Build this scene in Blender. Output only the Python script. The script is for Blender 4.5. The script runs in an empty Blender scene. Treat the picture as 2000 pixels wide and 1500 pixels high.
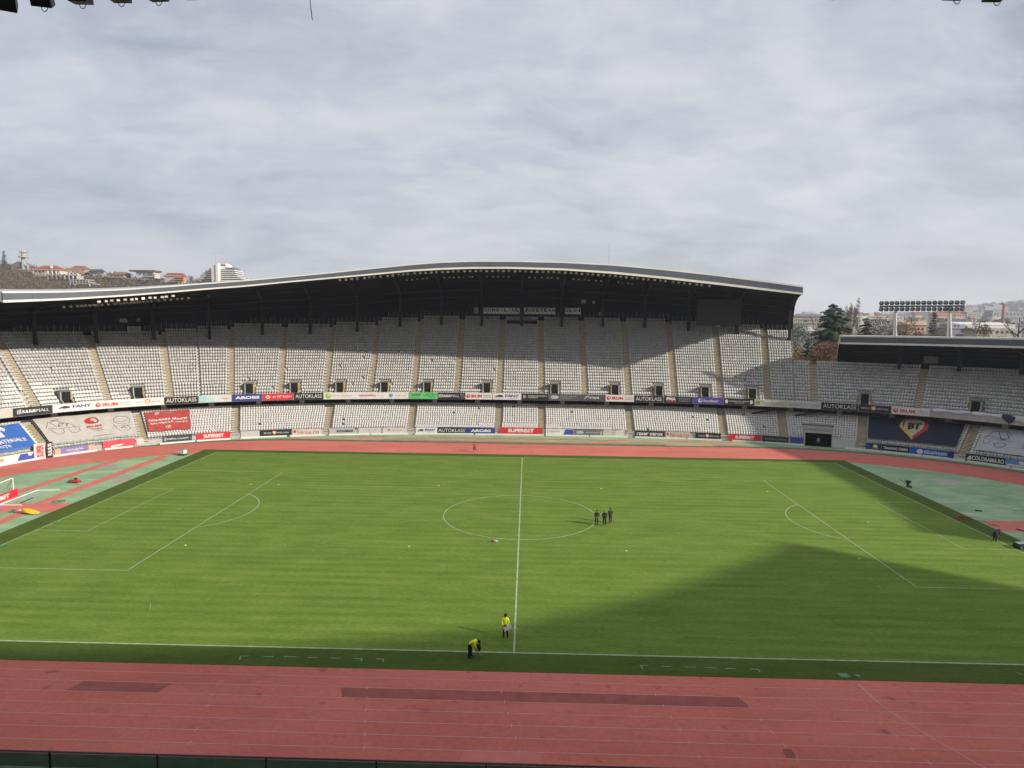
import bpy, bmesh, math, random
import numpy as np
from mathutils import Vector, Matrix

R = math.radians
rnd = random.Random(7)
sc = bpy.context.scene
COL = sc.collection

# ------------------------------------------------------------------ camera
CAM = np.array([0.65702, -46.63044, 23.77278])
YAW, PIT, ROL, FPX = -0.0222865, -0.0974342, 0.012745, 1338.4466
_F = np.array([math.sin(YAW)*math.cos(PIT), math.cos(YAW)*math.cos(PIT), math.sin(PIT)])
_R = np.array([math.cos(YAW), -math.sin(YAW), 0.0]); _U = np.cross(_R, _F)
_R2 = _R*math.cos(ROL) + _U*math.sin(ROL); _U2 = -_R*math.sin(ROL) + _U*math.cos(ROL)
cd = bpy.data.cameras.new('camera'); cam = bpy.data.objects.new('camera', cd); COL.objects.link(cam)
cam.matrix_world = Matrix(((_R2[0], _U2[0], -_F[0], CAM[0]), (_R2[1], _U2[1], -_F[1], CAM[1]),
                           (_R2[2], _U2[2], -_F[2], CAM[2]), (0, 0, 0, 1)))
cd.sensor_width = 36; cd.lens = 36*FPX/2000; cd.clip_start = 0.1; cd.clip_end = 20000
sc.camera = cam

# ------------------------------------------------------------------ light
SUN_AZ, SUN_EL = R(23.5), R(24.3)          # the light travels to -x and +y
SUNV = Vector((math.cos(SUN_AZ)*math.cos(SUN_EL), -math.sin(SUN_AZ)*math.cos(SUN_EL), math.sin(SUN_EL)))
sl = bpy.data.lights.new('sun', 'SUN'); sl.energy = 3.35; sl.angle = R(1.35); sl.color = (1.0, 0.915, 0.80)
so = bpy.data.objects.new('sun', sl); COL.objects.link(so)
so.rotation_euler = SUNV.to_track_quat('Z', 'Y').to_euler(); so.location = (0, 0, 60)

w = bpy.data.worlds.new('World'); sc.world = w; w.use_nodes = True
nt = w.node_tree; nt.nodes.clear(); N = nt.nodes.new; L = nt.links.new
def wm(op, a=None, b=None, c=None):
    n = N('ShaderNodeMath'); n.operation = op
    for i, x in enumerate((a, b, c)):
        if x is None: continue
        if isinstance(x, (int, float)): n.inputs[i].default_value = x
        else: L(x, n.inputs[i])
    return n.outputs[0]
tc = N('ShaderNodeTexCoord'); sep = N('ShaderNodeSeparateXYZ'); L(tc.outputs['Generated'], sep.inputs[0])
zz = wm('ADD', wm('MAXIMUM', sep.outputs[2], 0.0), 0.26)
cmb = N('ShaderNodeCombineXYZ')
L(wm('DIVIDE', sep.outputs[0], zz), cmb.inputs[0]); L(wm('DIVIDE', sep.outputs[1], zz), cmb.inputs[1])
def wnoise(scale, detail, rough, dist, off, sx=1.0, sy=1.0, rot=0.0):
    mp = N('ShaderNodeMapping'); L(cmb.outputs[0], mp.inputs[0])
    mp.inputs['Location'].default_value = off; mp.inputs['Scale'].default_value = (sx, sy, 1)
    mp.inputs['Rotation'].default_value = (0, 0, rot)
    n = N('ShaderNodeTexNoise'); L(mp.outputs[0], n.inputs['Vector'])
    n.inputs['Scale'].default_value = scale; n.inputs['Detail'].default_value = detail
    n.inputs['Roughness'].default_value = rough; n.inputs['Distortion'].default_value = dist
    return n.outputs['Fac']
n1 = wnoise(0.80, 10, 0.54, 0.55, (3.7, 1.1, 0.4), 0.9, 0.95, R(-24))
n2 = wnoise(3.4, 9, 0.60, 0.60, (0.3, 5.2, 2.0), 0.85, 1.25, R(-30))
n3 = wnoise(11.0, 6, 0.55, 0.4, (4.3, 0.2, 1.0), 0.85, 1.2, R(-12))
mixn = wm('ADD', wm('MULTIPLY', n1, 0.62), wm('ADD', wm('MULTIPLY', n2, 0.29), wm('MULTIPLY', n3, 0.09)))
ramp = N('ShaderNodeValToRGB'); L(mixn, ramp.inputs[0])
el = ramp.color_ramp.elements
el[0].position = 0.36; el[0].color = (0.238, 0.254, 0.300, 1)
el[1].position = 0.64; el[1].color = (0.458, 0.462, 0.482, 1)
e = el.new(0.44); e.color = (0.318, 0.336, 0.384, 1)
e = el.new(0.52); e.color = (0.390, 0.400, 0.436, 1)
# brighter, warmer veil low down and towards the sun
dsun = N('ShaderNodeVectorMath'); dsun.operation = 'DOT_PRODUCT'; L(tc.outputs['Generated'], dsun.inputs[0])
dsun.inputs[1].default_value = SUNV
veil = wm('MULTIPLY', wm('POWER', wm('SUBTRACT', 1.0, wm('MINIMUM', wm('MAXIMUM', sep.outputs[2], 0.0), 1.0)), 7.0),
          wm('MULTIPLY_ADD', dsun.outputs['Value'], 0.75, 0.46))
vm = N('ShaderNodeMixRGB'); vm.use_clamp = False
L(wm('MINIMUM', wm('MAXIMUM', veil, 0.0), 0.92), vm.inputs[0]); L(ramp.outputs[0], vm.inputs[1]); vm.inputs[2].default_value = (0.525, 0.530, 0.520, 1)
bgc = N('ShaderNodeBackground'); L(vm.outputs[0], bgc.inputs[0]); bgc.inputs[1].default_value = 1.0
sky = N('ShaderNodeTexSky'); sky.sky_type = 'NISHITA'; sky.sun_disc = False
sky.sun_elevation = SUN_EL; sky.sun_rotation = math.atan2(SUNV.x, SUNV.y); sky.dust_density = 2.0
bgs = N('ShaderNodeBackground'); L(sky.outputs[0], bgs.inputs[0]); bgs.inputs[1].default_value = 0.08
ms = N('ShaderNodeMixShader'); ms.inputs[0].default_value = 0.88
cov = wm('MINIMUM', wm('MULTIPLY_ADD', mixn, 0.8, 0.52), 0.97); L(cov, ms.inputs[0])
L(bgs.outputs[0], ms.inputs[1]); L(bgc.outputs[0], ms.inputs[2])
wo = N('ShaderNodeOutputWorld'); L(ms.outputs[0], wo.inputs[0])

vs = sc.view_settings; vs.view_transform = 'Standard'; vs.look = 'None'; vs.exposure = 0.8; vs.gamma = 1.0
vs.use_curve_mapping = False
sc.cycles.use_denoising = True
sc.cycles.max_bounces = 6; sc.cycles.diffuse_bounces = 4; sc.cycles.transparent_max_bounces = 8

# ------------------------------------------------------------------ helpers
def ray(u, v): return _F + _R2*(u-1000)/FPX + _U2*(750-v)/FPX
def gz(u, v, z=0.0):
    d = ray(u, v); t = (z-CAM[2])/d[2]; return CAM + d*t
def gdist(u, v, y):
    d = ray(u, v); t = (y-CAM[1])/d[1]; return CAM + d*t

# the bowl: fascia curve of the upper tier (a superellipse), arc length s from its far middle, d outward
X0, NE, AE, BE = 3.5, 2.5, 92.0, 62.0
_th = np.linspace(0, 2*np.pi, 12001)
_c = np.stack([X0+AE*np.sign(np.cos(_th))*np.abs(np.cos(_th))**(2/NE), 34+BE*np.sign(np.sin(_th))*np.abs(np.sin(_th))**(2/NE)], 1)
_seg = np.hypot(*np.diff(_c, axis=0).T); _S = np.concatenate([[0], np.cumsum(_seg)])
PERIM = _S[-1]
_us = np.linspace(0, PERIM, 4001); _cx = np.interp(_us, _S, _c[:, 0]); _cy = np.interp(_us, _S, _c[:, 1])
_k = np.ones(61)/61
def _sm(a): return np.convolve(np.concatenate([a[-31:-1], a, a[1:31]]), _k, 'valid')
_tx = _sm(np.gradient(_cx)); _ty = _sm(np.gradient(_cy)); _l = np.hypot(_tx, _ty); _nx, _ny = _ty/_l, -_tx/_l
S_TOP = PERIM/4
_ang = np.unwrap(np.arctan2(_nx, _ny)); _sq = S_TOP-_us                    # stair lines run a little off the true normal
_ang += np.radians(np.interp(_sq, [-150, -125, -95, -60, -38, -22, 0, 30, 55, 75, 110, 150], [0, 3.0, 2.4, 3.2, 3.0, 0.6, 0, 0.4, -1.2, 0.4, 1.6, 0]))
_nx, _ny = np.sin(_ang), np.cos(_ang)
def cn(s):
    q = (S_TOP - s) % PERIM
    return (np.interp(q, _us, _cx), np.interp(q, _us, _cy)), (np.interp(q, _us, _nx), np.interp(q, _us, _ny))
def pt(s, d, z=0.0):
    (x, y), (nx, ny) = cn(s); return Vector((x+nx*d, y+ny*d, z))
def frame_at(s):
    _, (nx, ny) = cn(s)
    return Vector((ny, -nx, 0)), Vector((nx, ny, 0))      # to the right as seen from the pitch, outward
_sgrid = np.linspace(-215, 215, 4301)
_gC = [np.array(a) for a in cn(_sgrid)[0]]; _gN = [np.array(a) for a in cn(_sgrid)[1]]
def s_at(u, v, d):
    x = _gC[0]+_gN[0]*d-CAM[0]; y = _gC[1]+_gN[1]*d-CAM[1]; r = ray(u, v)
    c = x*r[1]-y*r[0]; f = (x*r[0]+y*r[1]) > 0
    i = np.where(f[:-1] & (c[:-1]*c[1:] <= 0) & (_gC[1][:-1] > 30))[0]
    k = i[len(i)//2]; wgt = c[k]/(c[k]-c[k+1]+1e-12); s = _sgrid[k]+(_sgrid[k+1]-_sgrid[k])*wgt
    t = math.hypot(x[k], y[k])/math.hypot(r[0], r[1])
    return float(s), float(CAM[2]+t*r[2])

def mat(name, col, rough=0.8, var=0.0, scale=1.0, spec=0.3, metal=0.0, col2=None, bump=0.0, bscale=20.0, detail=5, stretch=(1, 1, 1), emit=None):
    m = bpy.data.materials.new(name); m.use_nodes = True
    t = m.node_tree; b = t.nodes['Principled BSDF']
    b.inputs['Roughness'].default_value = rough; b.inputs['Metallic'].default_value = metal
    b.inputs['Specular IOR Level'].default_value = spec
    b.inputs['Base Color'].default_value = (*col, 1)
    if var or col2 or bump:
        g = t.nodes.new('ShaderNodeNewGeometry'); mp = t.nodes.new('ShaderNodeMapping'); t.links.new(g.outputs['Position'], mp.inputs[0])
        mp.inputs['Scale'].default_value = stretch
    if var or col2:
        n = t.nodes.new('ShaderNodeTexNoise'); t.links.new(mp.outputs[0], n.inputs['Vector'])
        n.inputs['Scale'].default_value = scale; n.inputs['Detail'].default_value = detail; n.inputs['Roughness'].default_value = 0.62
        r = t.nodes.new('ShaderNodeValToRGB'); t.links.new(n.outputs['Fac'], r.inputs[0])
        r.color_ramp.elements[0].position = 0.32; r.color_ramp.elements[1].position = 0.68
        c2 = col2 or tuple(c*(1+var) for c in col)
        r.color_ramp.elements[0].color = (*[c*(1-var) for c in col], 1); r.color_ramp.elements[1].color = (*c2, 1)
        t.links.new(r.outputs[0], b.inputs['Base Color'])
    if bump:
        n = t.nodes.new('ShaderNodeTexNoise'); t.links.new(mp.outputs[0], n.inputs['Vector']); n.inputs['Scale'].default_value = bscale; n.inputs['Detail'].default_value = 6
        bp = t.nodes.new('ShaderNodeBump'); bp.inputs['Strength'].default_value = bump; bp.inputs['Distance'].default_value = 0.05
        t.links.new(n.outputs['Fac'], bp.inputs['Height']); t.links.new(bp.outputs[0], b.inputs['Normal'])
    return m

ORG = {}
def tag(o, label=None, cat=None, group=None, kind=None):
    if label: o['label'] = label
    if cat: o['category'] = cat
    if group: o['group'] = group
    if kind: o['kind'] = kind
    return o
def empty(name, loc=(0, 0, 0), label=None, cat=None, group=None, kind=None, parent=None):
    o = bpy.data.objects.new(name, None); COL.objects.link(o); loc = Vector(loc)
    ORG[o.name] = loc
    o.location = loc - (ORG[parent.name] if parent else Vector((0, 0, 0)))
    if parent: o.parent = parent
    o.empty_display_size = 0.3
    return tag(o, label, cat, group, kind)
class MB:
    """collects geometry in world coordinates"""
    def __init__(s): s.v = []; s.f = []; s.m = []
    def add(s, vs, fs, mi=0):
        k = len(s.v); s.v.extend([tuple(p) for p in vs]); s.f.extend([tuple(i+k for i in f) for f in fs]); s.m.extend([mi]*len(fs)); return s
    def quad(s, a, b, c, d, mi=0): return s.add((a, b, c, d), ((0, 1, 2, 3),), mi)
    def poly(s, ps, mi=0): return s.add(ps, (tuple(range(len(ps))),), mi)
    def box(s, c, size, rz=0.0, mi=0, M=None):
        x, y, z = [q/2 for q in size]
        vs = [Vector((i*x, j*y, k*z)) for k in (-1, 1) for j in (-1, 1) for i in (-1, 1)]
        if M is None: M = Matrix.Rotation(rz, 3, 'Z')
        vs = [M @ p + Vector(c) for p in vs]
        return s.add(vs, ((0, 2, 3, 1), (4, 5, 7, 6), (0, 1, 5, 4), (2, 6, 7, 3), (0, 4, 6, 2), (1, 3, 7, 5)), mi)
    def hexa(s, p, mi=0):      # 8 corners, bottom 4 then top 4, same winding
        return s.add(p, ((3, 2, 1, 0), (4, 5, 6, 7), (0, 1, 5, 4), (1, 2, 6, 5), (2, 3, 7, 6), (3, 0, 4, 7)), mi)
    def bar(s, a, b, w, h=None, mi=0, up=(0, 0, 1)):
        a, b = Vector(a), Vector(b); d = (b-a); ln = d.length
        if ln < 1e-6: return s
        d /= ln; u = Vector(up)
        if abs(d.dot(u)) > 0.98: u = Vector((1, 0, 0))
        x = d.cross(u).normalized(); y = x.cross(d)
        return s.box((a+b)/2, (w, ln, h or w), 0, mi, Matrix((x, d, y)).transposed())
    def tube(s, pts, rads, n=8, mi=0, cap=True):
        pts = [Vector(p) for p in pts]
        if not hasattr(rads, '__len__'): rads = [rads]*len(pts)
        rings = []
        for i, p in enumerate(pts):
            d = (pts[min(i+1, len(pts)-1)]-pts[max(i-1, 0)]).normalized()
            u = Vector((0, 0, 1)) if abs(d.z) < 0.95 else Vector((1, 0, 0))
            x = d.cross(u).normalized(); y = x.cross(d)
            rings.append([p+(x*math.cos(6.28318*k/n)+y*math.sin(6.28318*k/n))*rads[i] for k in range(n)])
        vs = [q for r in rings for q in r]; fs = []
        for i in range(len(pts)-1):
            for k in range(n): fs.append((i*n+k, i*n+(k+1) % n, (i+1)*n+(k+1) % n, (i+1)*n+k))
        if cap: fs.append(tuple(range(n))[::-1]); fs.append(tuple((len(pts)-1)*n+k for k in range(n)))
        return s.add(vs, fs, mi)
    def lathe(s, c, prof, n=12, mi=0):
        c = Vector(c); vs = [c+Vector((r*math.cos(6.28318*k/n), r*math.sin(6.28318*k/n), z)) for r, z in prof for k in range(n)]
        fs = [(i*n+k, i*n+(k+1) % n, (i+1)*n+(k+1) % n, (i+1)*n+k) for i in range(len(prof)-1) for k in range(n)]
        fs.append(tuple((len(prof)-1)*n+k for k in range(n))); fs.append(tuple(range(n))[::-1])
        return s.add(vs, fs, mi)
    def build(s, name, mats, parent=None, org=None, smooth=False, **kw):
        if not isinstance(mats, (list, tuple)): mats = [mats]
        o_ = ORG[parent.name] if parent else Vector(org if org is not None else (0, 0, 0))
        me = bpy.data.meshes.new(name)
        v = np.array(s.v, dtype=np.float64).reshape(-1, 3) - np.array(o_)
        me.from_pydata(v.tolist(), [], s.f)
        for m_ in mats: me.materials.append(m_)
        if len(mats) > 1: me.polygons.foreach_set('material_index', s.m)
        if smooth: me.polygons.foreach_set('use_smooth', [True]*len(me.polygons))
        me.update()
        return place(name, me, parent, o_, **kw)
def place(name, me, parent=None, o_=(0, 0, 0), loc=None, **kw):
    o = bpy.data.objects.new(name, me); COL.objects.link(o)
    if parent: o.parent = parent; ORG[o.name] = ORG[parent.name]
    else: o.location = o_; ORG[o.name] = Vector(o_)
    return tag(o, **kw)
def sub(parent_obj): return parent_obj            # children of meshes share the mesh's origin
def bigmesh(name, V, F, mi, mats, parent=None, **kw):
    """V (n,3), F (m,4) quads, numpy"""
    o_ = ORG[parent.name] if parent else Vector((0, 0, 0))
    me = bpy.data.meshes.new(name); V = V-np.array(o_)
    me.vertices.add(len(V)); me.vertices.foreach_set('co', V.astype(np.float32).ravel())
    me.loops.add(F.size); me.loops.foreach_set('vertex_index', F.astype(np.int32).ravel())
    me.polygons.add(len(F)); me.polygons.foreach_set('loop_start', np.arange(0, F.size, F.shape[1], dtype=np.int32))
    for m_ in mats: me.materials.append(m_)
    if mi is not None: me.polygons.foreach_set('material_index', mi.astype(np.int32))
    me.update(calc_edges=True); me.validate()
    return place(name, me, parent, o_, **kw)
# ------------------------------------------------------------------ ground, pitch and track
def nodes_mat(name):
    m = bpy.data.materials.new(name); m.use_nodes = True; t = m.node_tree
    b = t.nodes['Principled BSDF']; b.inputs['Roughness'].default_value = 0.9; b.inputs['Specular IOR Level'].default_value = 0.2
    g = t.nodes.new('ShaderNodeNewGeometry')
    def noise(scale, detail=4, st=(1, 1, 1), rough=0.6, dist=0.0):
        mp = t.nodes.new('ShaderNodeMapping'); t.links.new(g.outputs['Position'], mp.inputs[0]); mp.inputs['Scale'].default_value = st
        n = t.nodes.new('ShaderNodeTexNoise'); t.links.new(mp.outputs[0], n.inputs['Vector'])
        n.inputs['Scale'].default_value = scale; n.inputs['Detail'].default_value = detail; n.inputs['Roughness'].default_value = rough; n.inputs['Distortion'].default_value = dist
        return n.outputs['Fac']
    def math_(op, a, b_=None, c=None, clamp=False):
        n = t.nodes.new('ShaderNodeMath'); n.operation = op; n.use_clamp = clamp
        for i, x in enumerate((a, b_, c)):
            if x is None: continue
            if isinstance(x, (int, float)): n.inputs[i].default_value = x
            else: t.links.new(x, n.inputs[i])
        return n.outputs[0]
    def ramp(f, stops):
        r = t.nodes.new('ShaderNodeValToRGB'); t.links.new(f, r.inputs[0]); e = r.color_ramp.elements
        e[0].position, e[0].color = stops[0][0], (*stops[0][1], 1); e[1].position, e[1].color = stops[-1][0], (*stops[-1][1], 1)
        for p, c in stops[1:-1]: q = e.new(p); q.color = (*c, 1)
        return r.outputs[0]
    def mix(f, a, c, mode='MIX'):
        n = t.nodes.new('ShaderNodeMixRGB'); n.blend_type = mode
        for i, x in enumerate((f, a, c)):
            if isinstance(x, (int, float)): n.inputs[i].default_value = x
            elif isinstance(x, tuple): n.inputs[i].default_value = (*x, 1)
            else: t.links.new(x, n.inputs[i])
        return n.outputs[0]
    def bump(h, strength=0.3, dist=0.02):
        n = t.nodes.new('ShaderNodeBump'); n.inputs['Strength'].default_value = strength; n.inputs['Distance'].default_value = dist
        t.links.new(h, n.inputs['Height']); t.links.new(n.outputs[0], b.inputs['Normal'])
    sp = t.nodes.new('ShaderNodeSeparateXYZ'); t.links.new(g.outputs['Position'], sp.inputs[0])
    class Q: pass
    q = Q(); q.m, q.t, q.b, q.noise, q.math, q.ramp, q.mix, q.bump, q.xyz = m, t, b, noise, math_, ramp, mix, bump, sp.outputs
    q.out = lambda c: t.links.new(c, b.inputs['Base Color'])
    return q

def grass_mat(name, k=1.0, stripes=True):
    q = nodes_mat(name)
    blade = q.noise(3.4, 8, (0.6, 1.3, 1), 0.82)
    mott = q.noise(0.35, 6, (0.6, 1.4, 1), 0.62)
    streak = q.noise(1.1, 5, (0.05, 1.2, 1), 0.6)
    f = q.math('ADD', q.math('MULTIPLY', blade, 0.60), q.math('ADD', q.math('MULTIPLY', mott, 0.32), q.math('MULTIPLY', streak, 0.16)))
    if stripes:
        wv = q.math('SINE', q.math('MULTIPLY', q.xyz[1], 6.28318/10.6))
        fine = q.math('SINE', q.math('MULTIPLY_ADD', q.xyz[1], 6.28318/1.55, q.math('MULTIPLY', mott, 2.0)))
        zone = q.noise(0.055, 3, (1, 1, 1)); zone = q.math('MULTIPLY', q.math('SUBTRACT', zone, 0.34, clamp=True), 1.0)
        f = q.math('ADD', f, q.math('ADD', q.math('MULTIPLY', q.math('MULTIPLY', fine, zone), 0.15), q.math('MULTIPLY', wv, 0.010)))
    c = q.ramp(f, [(0.34, (0.045*k, 0.090*k, 0.010*k)), (0.50, (0.083*k, 0.142*k, 0.018*k)), (0.60, (0.115*k, 0.174*k, 0.027*k)), (0.72, (0.165*k, 0.205*k, 0.038*k))])
    yel = q.noise(0.16, 5, (0.7, 1.2, 1)); c = q.mix(q.math('MULTIPLY', q.math('SUBTRACT', yel, 0.58, clamp=True), 1.8), c, (0.165*k, 0.165*k, 0.038*k))
    q.out(c); q.bump(blade, 0.5, 0.03)
    return q.m
M_GRASS = grass_mat('pitch_grass', 1.26); M_TURF = grass_mat('margin_turf', 0.68, False)

q = nodes_mat('track_red')
big = q.noise(0.12, 5, (0.5, 1.2, 1)); fine = q.noise(3.0, 5); smear = q.noise(0.5, 6, (0.3, 1.1, 1), 0.7, 0.6); spot = q.noise(0.9, 3, (1, 1, 1), 0.4)
c = q.ramp(q.math('ADD', q.math('MULTIPLY', big, 0.6), q.math('MULTIPLY', fine, 0.4)), [(0.34, (0.500, 0.132, 0.100)), (0.52, (0.605, 0.172, 0.130)), (0.68, (0.665, 0.212, 0.164))])
c = q.mix(q.math('MULTIPLY', q.math('SUBTRACT', smear, 0.53, clamp=True), 2.8), c, (0.385, 0.120, 0.095))
c = q.mix(q.math('MULTIPLY', q.math('SUBTRACT', spot, 0.66, clamp=True), 6.0, clamp=True), c, (0.25, 0.08, 0.066))
q.out(c); q.bump(fine, 0.15, 0.005); M_TRACK = q.m
M_TRACK_DARK = mat('track_patch_dark', (0.340, 0.100, 0.080), 0.85, 0.16, 0.9)
M_TRACK_LITE = mat('track_patch_pale', (0.62, 0.19, 0.15), 0.85, 0.08, 0.9)
M_RUNWAY = mat('runway_red', (0.56, 0.165, 0.13), 0.85, 0.12, 0.5)

def apron_mat(name, base, pale, dark):
    q = nodes_mat(name)
    a = q.noise(0.20, 6, (0.8, 1.5, 1), 0.62, 0.7); b_ = q.noise(0.55, 6, (0.7, 1.6, 1), 0.65, 1.2); fine = q.noise(4, 4)
    c = q.ramp(q.math('ADD', q.math('MULTIPLY', a, 0.8), q.math('MULTIPLY', fine, 0.2)), [(0.34, base), (0.52, tuple((x+y)/2 for x, y in zip(base, pale))), (0.66, pale)])
    c = q.mix(q.math('MULTIPLY', q.math('SUBTRACT', b_, 0.60, clamp=True), 5.0, clamp=True), c, dark)
    q.out(c); q.b.inputs['Roughness'].default_value = 0.75
    return q.m
M_APRON = apron_mat('apron_green', (0.185, 0.325, 0.175), (0.385, 0.500, 0.305), (0.130, 0.200, 0.105))
M_BORDER = mat('border_green', (0.085, 0.130, 0.078), 0.85, 0.2, 0.6, col2=(0.15, 0.20, 0.12))
M_LINE = mat('line_paint', (0.36, 0.42, 0.27), 0.8, 0.28, 1.2)
M_LANE = mat('lane_paint', (0.60, 0.36, 0.32), 0.8, 0.16, 1.0)
M_SAND = mat('sand', (0.42, 0.33, 0.21), 0.95, 0.12, 1.0)

q = nodes_mat('ground_earth')
a = q.noise(0.012, 6); b_ = q.noise(0.15, 5)
q.out(q.ramp(q.math('ADD', q.math('MULTIPLY', a, 0.6), q.math('MULTIPLY', b_, 0.4)), [(0.35, (0.075, 0.070, 0.045)), (0.5, (0.12, 0.105, 0.072)), (0.65, (0.16, 0.14, 0.105))])); M_GROUND = q.m

mb = MB(); n = 96
ring = [(0, 0)] + [(r*math.cos(6.28318*k/n), r*math.sin(6.28318*k/n)) for r in (150, 600, 2500, 9000) for k in range(n)]
fs = [(0, 1+k, 1+(k+1) % n) for k in range(n)] + [(1+i*n+k, 1+(i+1)*n+k, 1+(i+1)*n+(k+1) % n, 1+i*n+(k+1) % n) for i in range(3) for k in range(n)]
mb.add([(x, y+60, -0.6) for x, y in ring], fs); mb.build('ground', M_GROUND, kind='structure')

def sheet(name, pts, z, m, parent=None, **kw):
    b = MB(); b.poly([(p[0], p[1], z) for p in pts]); return b.build(name, m, parent, **kw)
oval = [pt(s, -5.7) for s in np.linspace(0, PERIM, 161)[:-1]][::-1]
apron = sheet('apron', oval, 0.0, M_APRON, kind='structure')
CL, CR, CY, RI = -40.5, 43.5, 34.0, 36.6
def oval_pts(r, n=48):
    a = [(CR+r*math.cos(t), CY+r*math.sin(t)) for t in np.linspace(-math.pi/2, math.pi/2, n)]
    return a+[(CL+r*math.cos(t), CY+r*math.sin(t)) for t in np.linspace(math.pi/2, 3*math.pi/2, n)]
def ringmesh(name, r0, r1, z, m, parent=None, **kw):
    a, b_ = oval_pts(r0), oval_pts(r1); k = len(a); mb = MB()
    mb.add([(x, y, z) for x, y in a]+[(x, y, z) for x, y in b_], [(i, k+i, k+(i+1) % k, (i+1) % k) for i in range(k)]); return mb.build(name, m, parent, **kw)
ringmesh('track_border', RI+9.76, RI+11.6, 0.004, M_BORDER, kind='structure')
track = ringmesh('running_track', RI, RI+9.76, 0.008, M_TRACK, kind='structure')
for i in range(9): ringmesh('lane_line', RI+1.22*i-0.024, RI+1.22*i+0.024, 0.018, M_LANE, track)
def quadpx(name, px, z, m, parent=None, **kw):
    return sheet(name, [gz(u, v, z) for u, v in px], z, m, parent, **kw)
def yband(name, x0, x1, y0, y1, z, m, parent, sk=0.0): return sheet(name, [(x0, y0), (x1, y0), (x1+sk, y1), (x0+sk, y1)], z, m, parent)
yT = CY-RI
yband('surface_patch', -28.1, -22.3, yT-3.6, yT-2.45, 0.013, M_TRACK_DARK, track, 0.4)
yband('surface_patch', -10.6, 14.7, yT-3.6, yT-2.45, 0.013, M_TRACK_DARK, track, -0.4)
quadpx('surface_patch', [(1527, 1463), (1545, 1463), (1556, 1480), (1536, 1480)], 0.013, M_TRACK_DARK, track)
quadpx('surface_patch', [(905, 1466), (1058, 1471), (1056, 1492), (898, 1487)], 0.013, M_TRACK_LITE, track)
def stripe(name, pts, wd, z, m, parent):
    mb = MB(); P_ = [Vector((p[0], p[1], z)) for p in pts]
    for i in range(len(P_)-1):
        d = (P_[i+1]-P_[i]).normalized(); nrm = Vector((-d.y, d.x, 0))*wd/2; e_ = d*wd/2 if len(P_) == 2 else Vector((0, 0, 0))
        mb.quad(P_[i]-nrm-e_, P_[i+1]-nrm+e_, P_[i+1]+nrm+e_, P_[i]+nrm-e_)
    return mb.build(name, m, parent)
stripe('start_line', [gz(u, v) for u, v in ((1676, 1336), (1714, 1372), (1760, 1405), (1823, 1444), (1880, 1476), (1925, 1502))], 0.07, 0.022, M_LANE, track)
for x in (-19.5, -9.8, -1.2, 8.6, 13.9, 21.0):
    for k in range(2, 8): stripe('lane_tick', [(x+.25*k, yT-1.22*k-.16), (x+.25*k, yT-1.22*k+.16)], 0.05, 0.022, M_LANE, track)
# infield runways and circles
def band_px(name, a, b_, wd, z=0.004, m=None): return stripe(name, [gz(*a), gz(*b_)], wd, z, m or M_RUNWAY, apron)
band_px('runway', (225, 900), (-60, 992), 1.5)
band_px('runway', (318, 892.5), (60, 990), 1.6)
band_px('runway', (60, 995), (-40, 1036), 1.5)
quadpx('runway', [(-60, 983), (150, 983), (113, 1001), (-60, 1001)], 0.0065, M_RUNWAY, apron)
quadpx('runway', [(1915, 1017), (2060, 1019), (2060, 1041), (1955, 1037)], 0.004, M_RUNWAY, apron)
sheet('throwing_circle', [(63.9+1.9*math.cos(t), 56.1+1.9*math.sin(t)) for t in np.linspace(0, 6.283, 25)[:-1]], 0.006, mat('circle_concrete', (0.42, 0.37, 0.33), 0.9, 0.12, 1.5), apron)
M_WORN = mat('worn_concrete', (0.36, 0.30, 0.26), 0.9, 0.15, 1.5)
for u, v, r in ((212, 911, 1.3), (242, 938, 1.4)):
    g = gz(u, v); sheet('throwing_circle', [(g[0]+r*math.cos(t), g[1]+r*math.sin(t)) for t in np.linspace(0, 6.283, 25)[:-1]], 0.006, M_WORN, apron)
# far side jump runways and sand pits
yo = CY+RI+9.76
for y in (yo+2.0, yo+5.2): sheet('runway', [(-33, y), (42, y), (42, y+1.2), (-33, y+1.2)], 0.006, M_RUNWAY, apron)
sheet('sand_pit', [(-45, yo+1.9), (-27, yo+1.6), (-27, yo+4.4), (-45, yo+3.6)], 0.012, M_SAND, apron)
sheet('sand_pit', [(-27, yo+4.9), (-18, yo+4.9), (-18, yo+7.0), (-27, yo+6.9)], 0.012, M_SAND, apron)
sheet('sand_pit', [(27, yo+1.4), (36, yo+1.2), (36, yo+4.4), (27, yo+4.4)], 0.012, M_SAND, apron)
sheet('sand_pit', [(20, yo+4.9), (28, yo+4.9), (28, yo+7.2), (20, yo+7.2)], 0.012, M_SAND, apron)

GX0, GX1, GY0, GY1 = -55.6, 55.2, -2.65, 70.5
pitch = sheet('pitch', [(GX0, GY0), (GX1, GY0), (GX1, GY1), (GX0, GY1)], 0.020, M_GRASS, kind='structure')
for x0, y0, x1, y1 in ((GX0, GY0, GX1, -0.12), (GX0, 68.3, GX1, GY1), (GX0, -0.12, -52.8, 68.3), (52.8, -0.12, GX1, 68.3)):
    sheet('turf_margin', [(x0, y0), (x1, y0), (x1, y1), (x0, y1)], 0.025, M_TURF, pitch)
mb = MB()        # raised lip of turf where it meets the track
for (x0, y0), (x1, y1) in (((GX0, GY0), (GX1, GY0)), ((GX1, GY0), (GX1, GY1)), ((GX1, GY1), (GX0, GY1)), ((GX0, GY1), (GX0, GY0))):
    mb.quad((x0, y0, -0.01), (x1, y1, -0.01), (x1, y1, 0.02), (x0, y0, 0.02))
mb.build('turf_edge', M_TURF, pitch)
M_DASH = mat('faint_paint', (0.22, 0.29, 0.18), 0.8, 0.25, 2.0)
_lz = [0.031]
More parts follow.
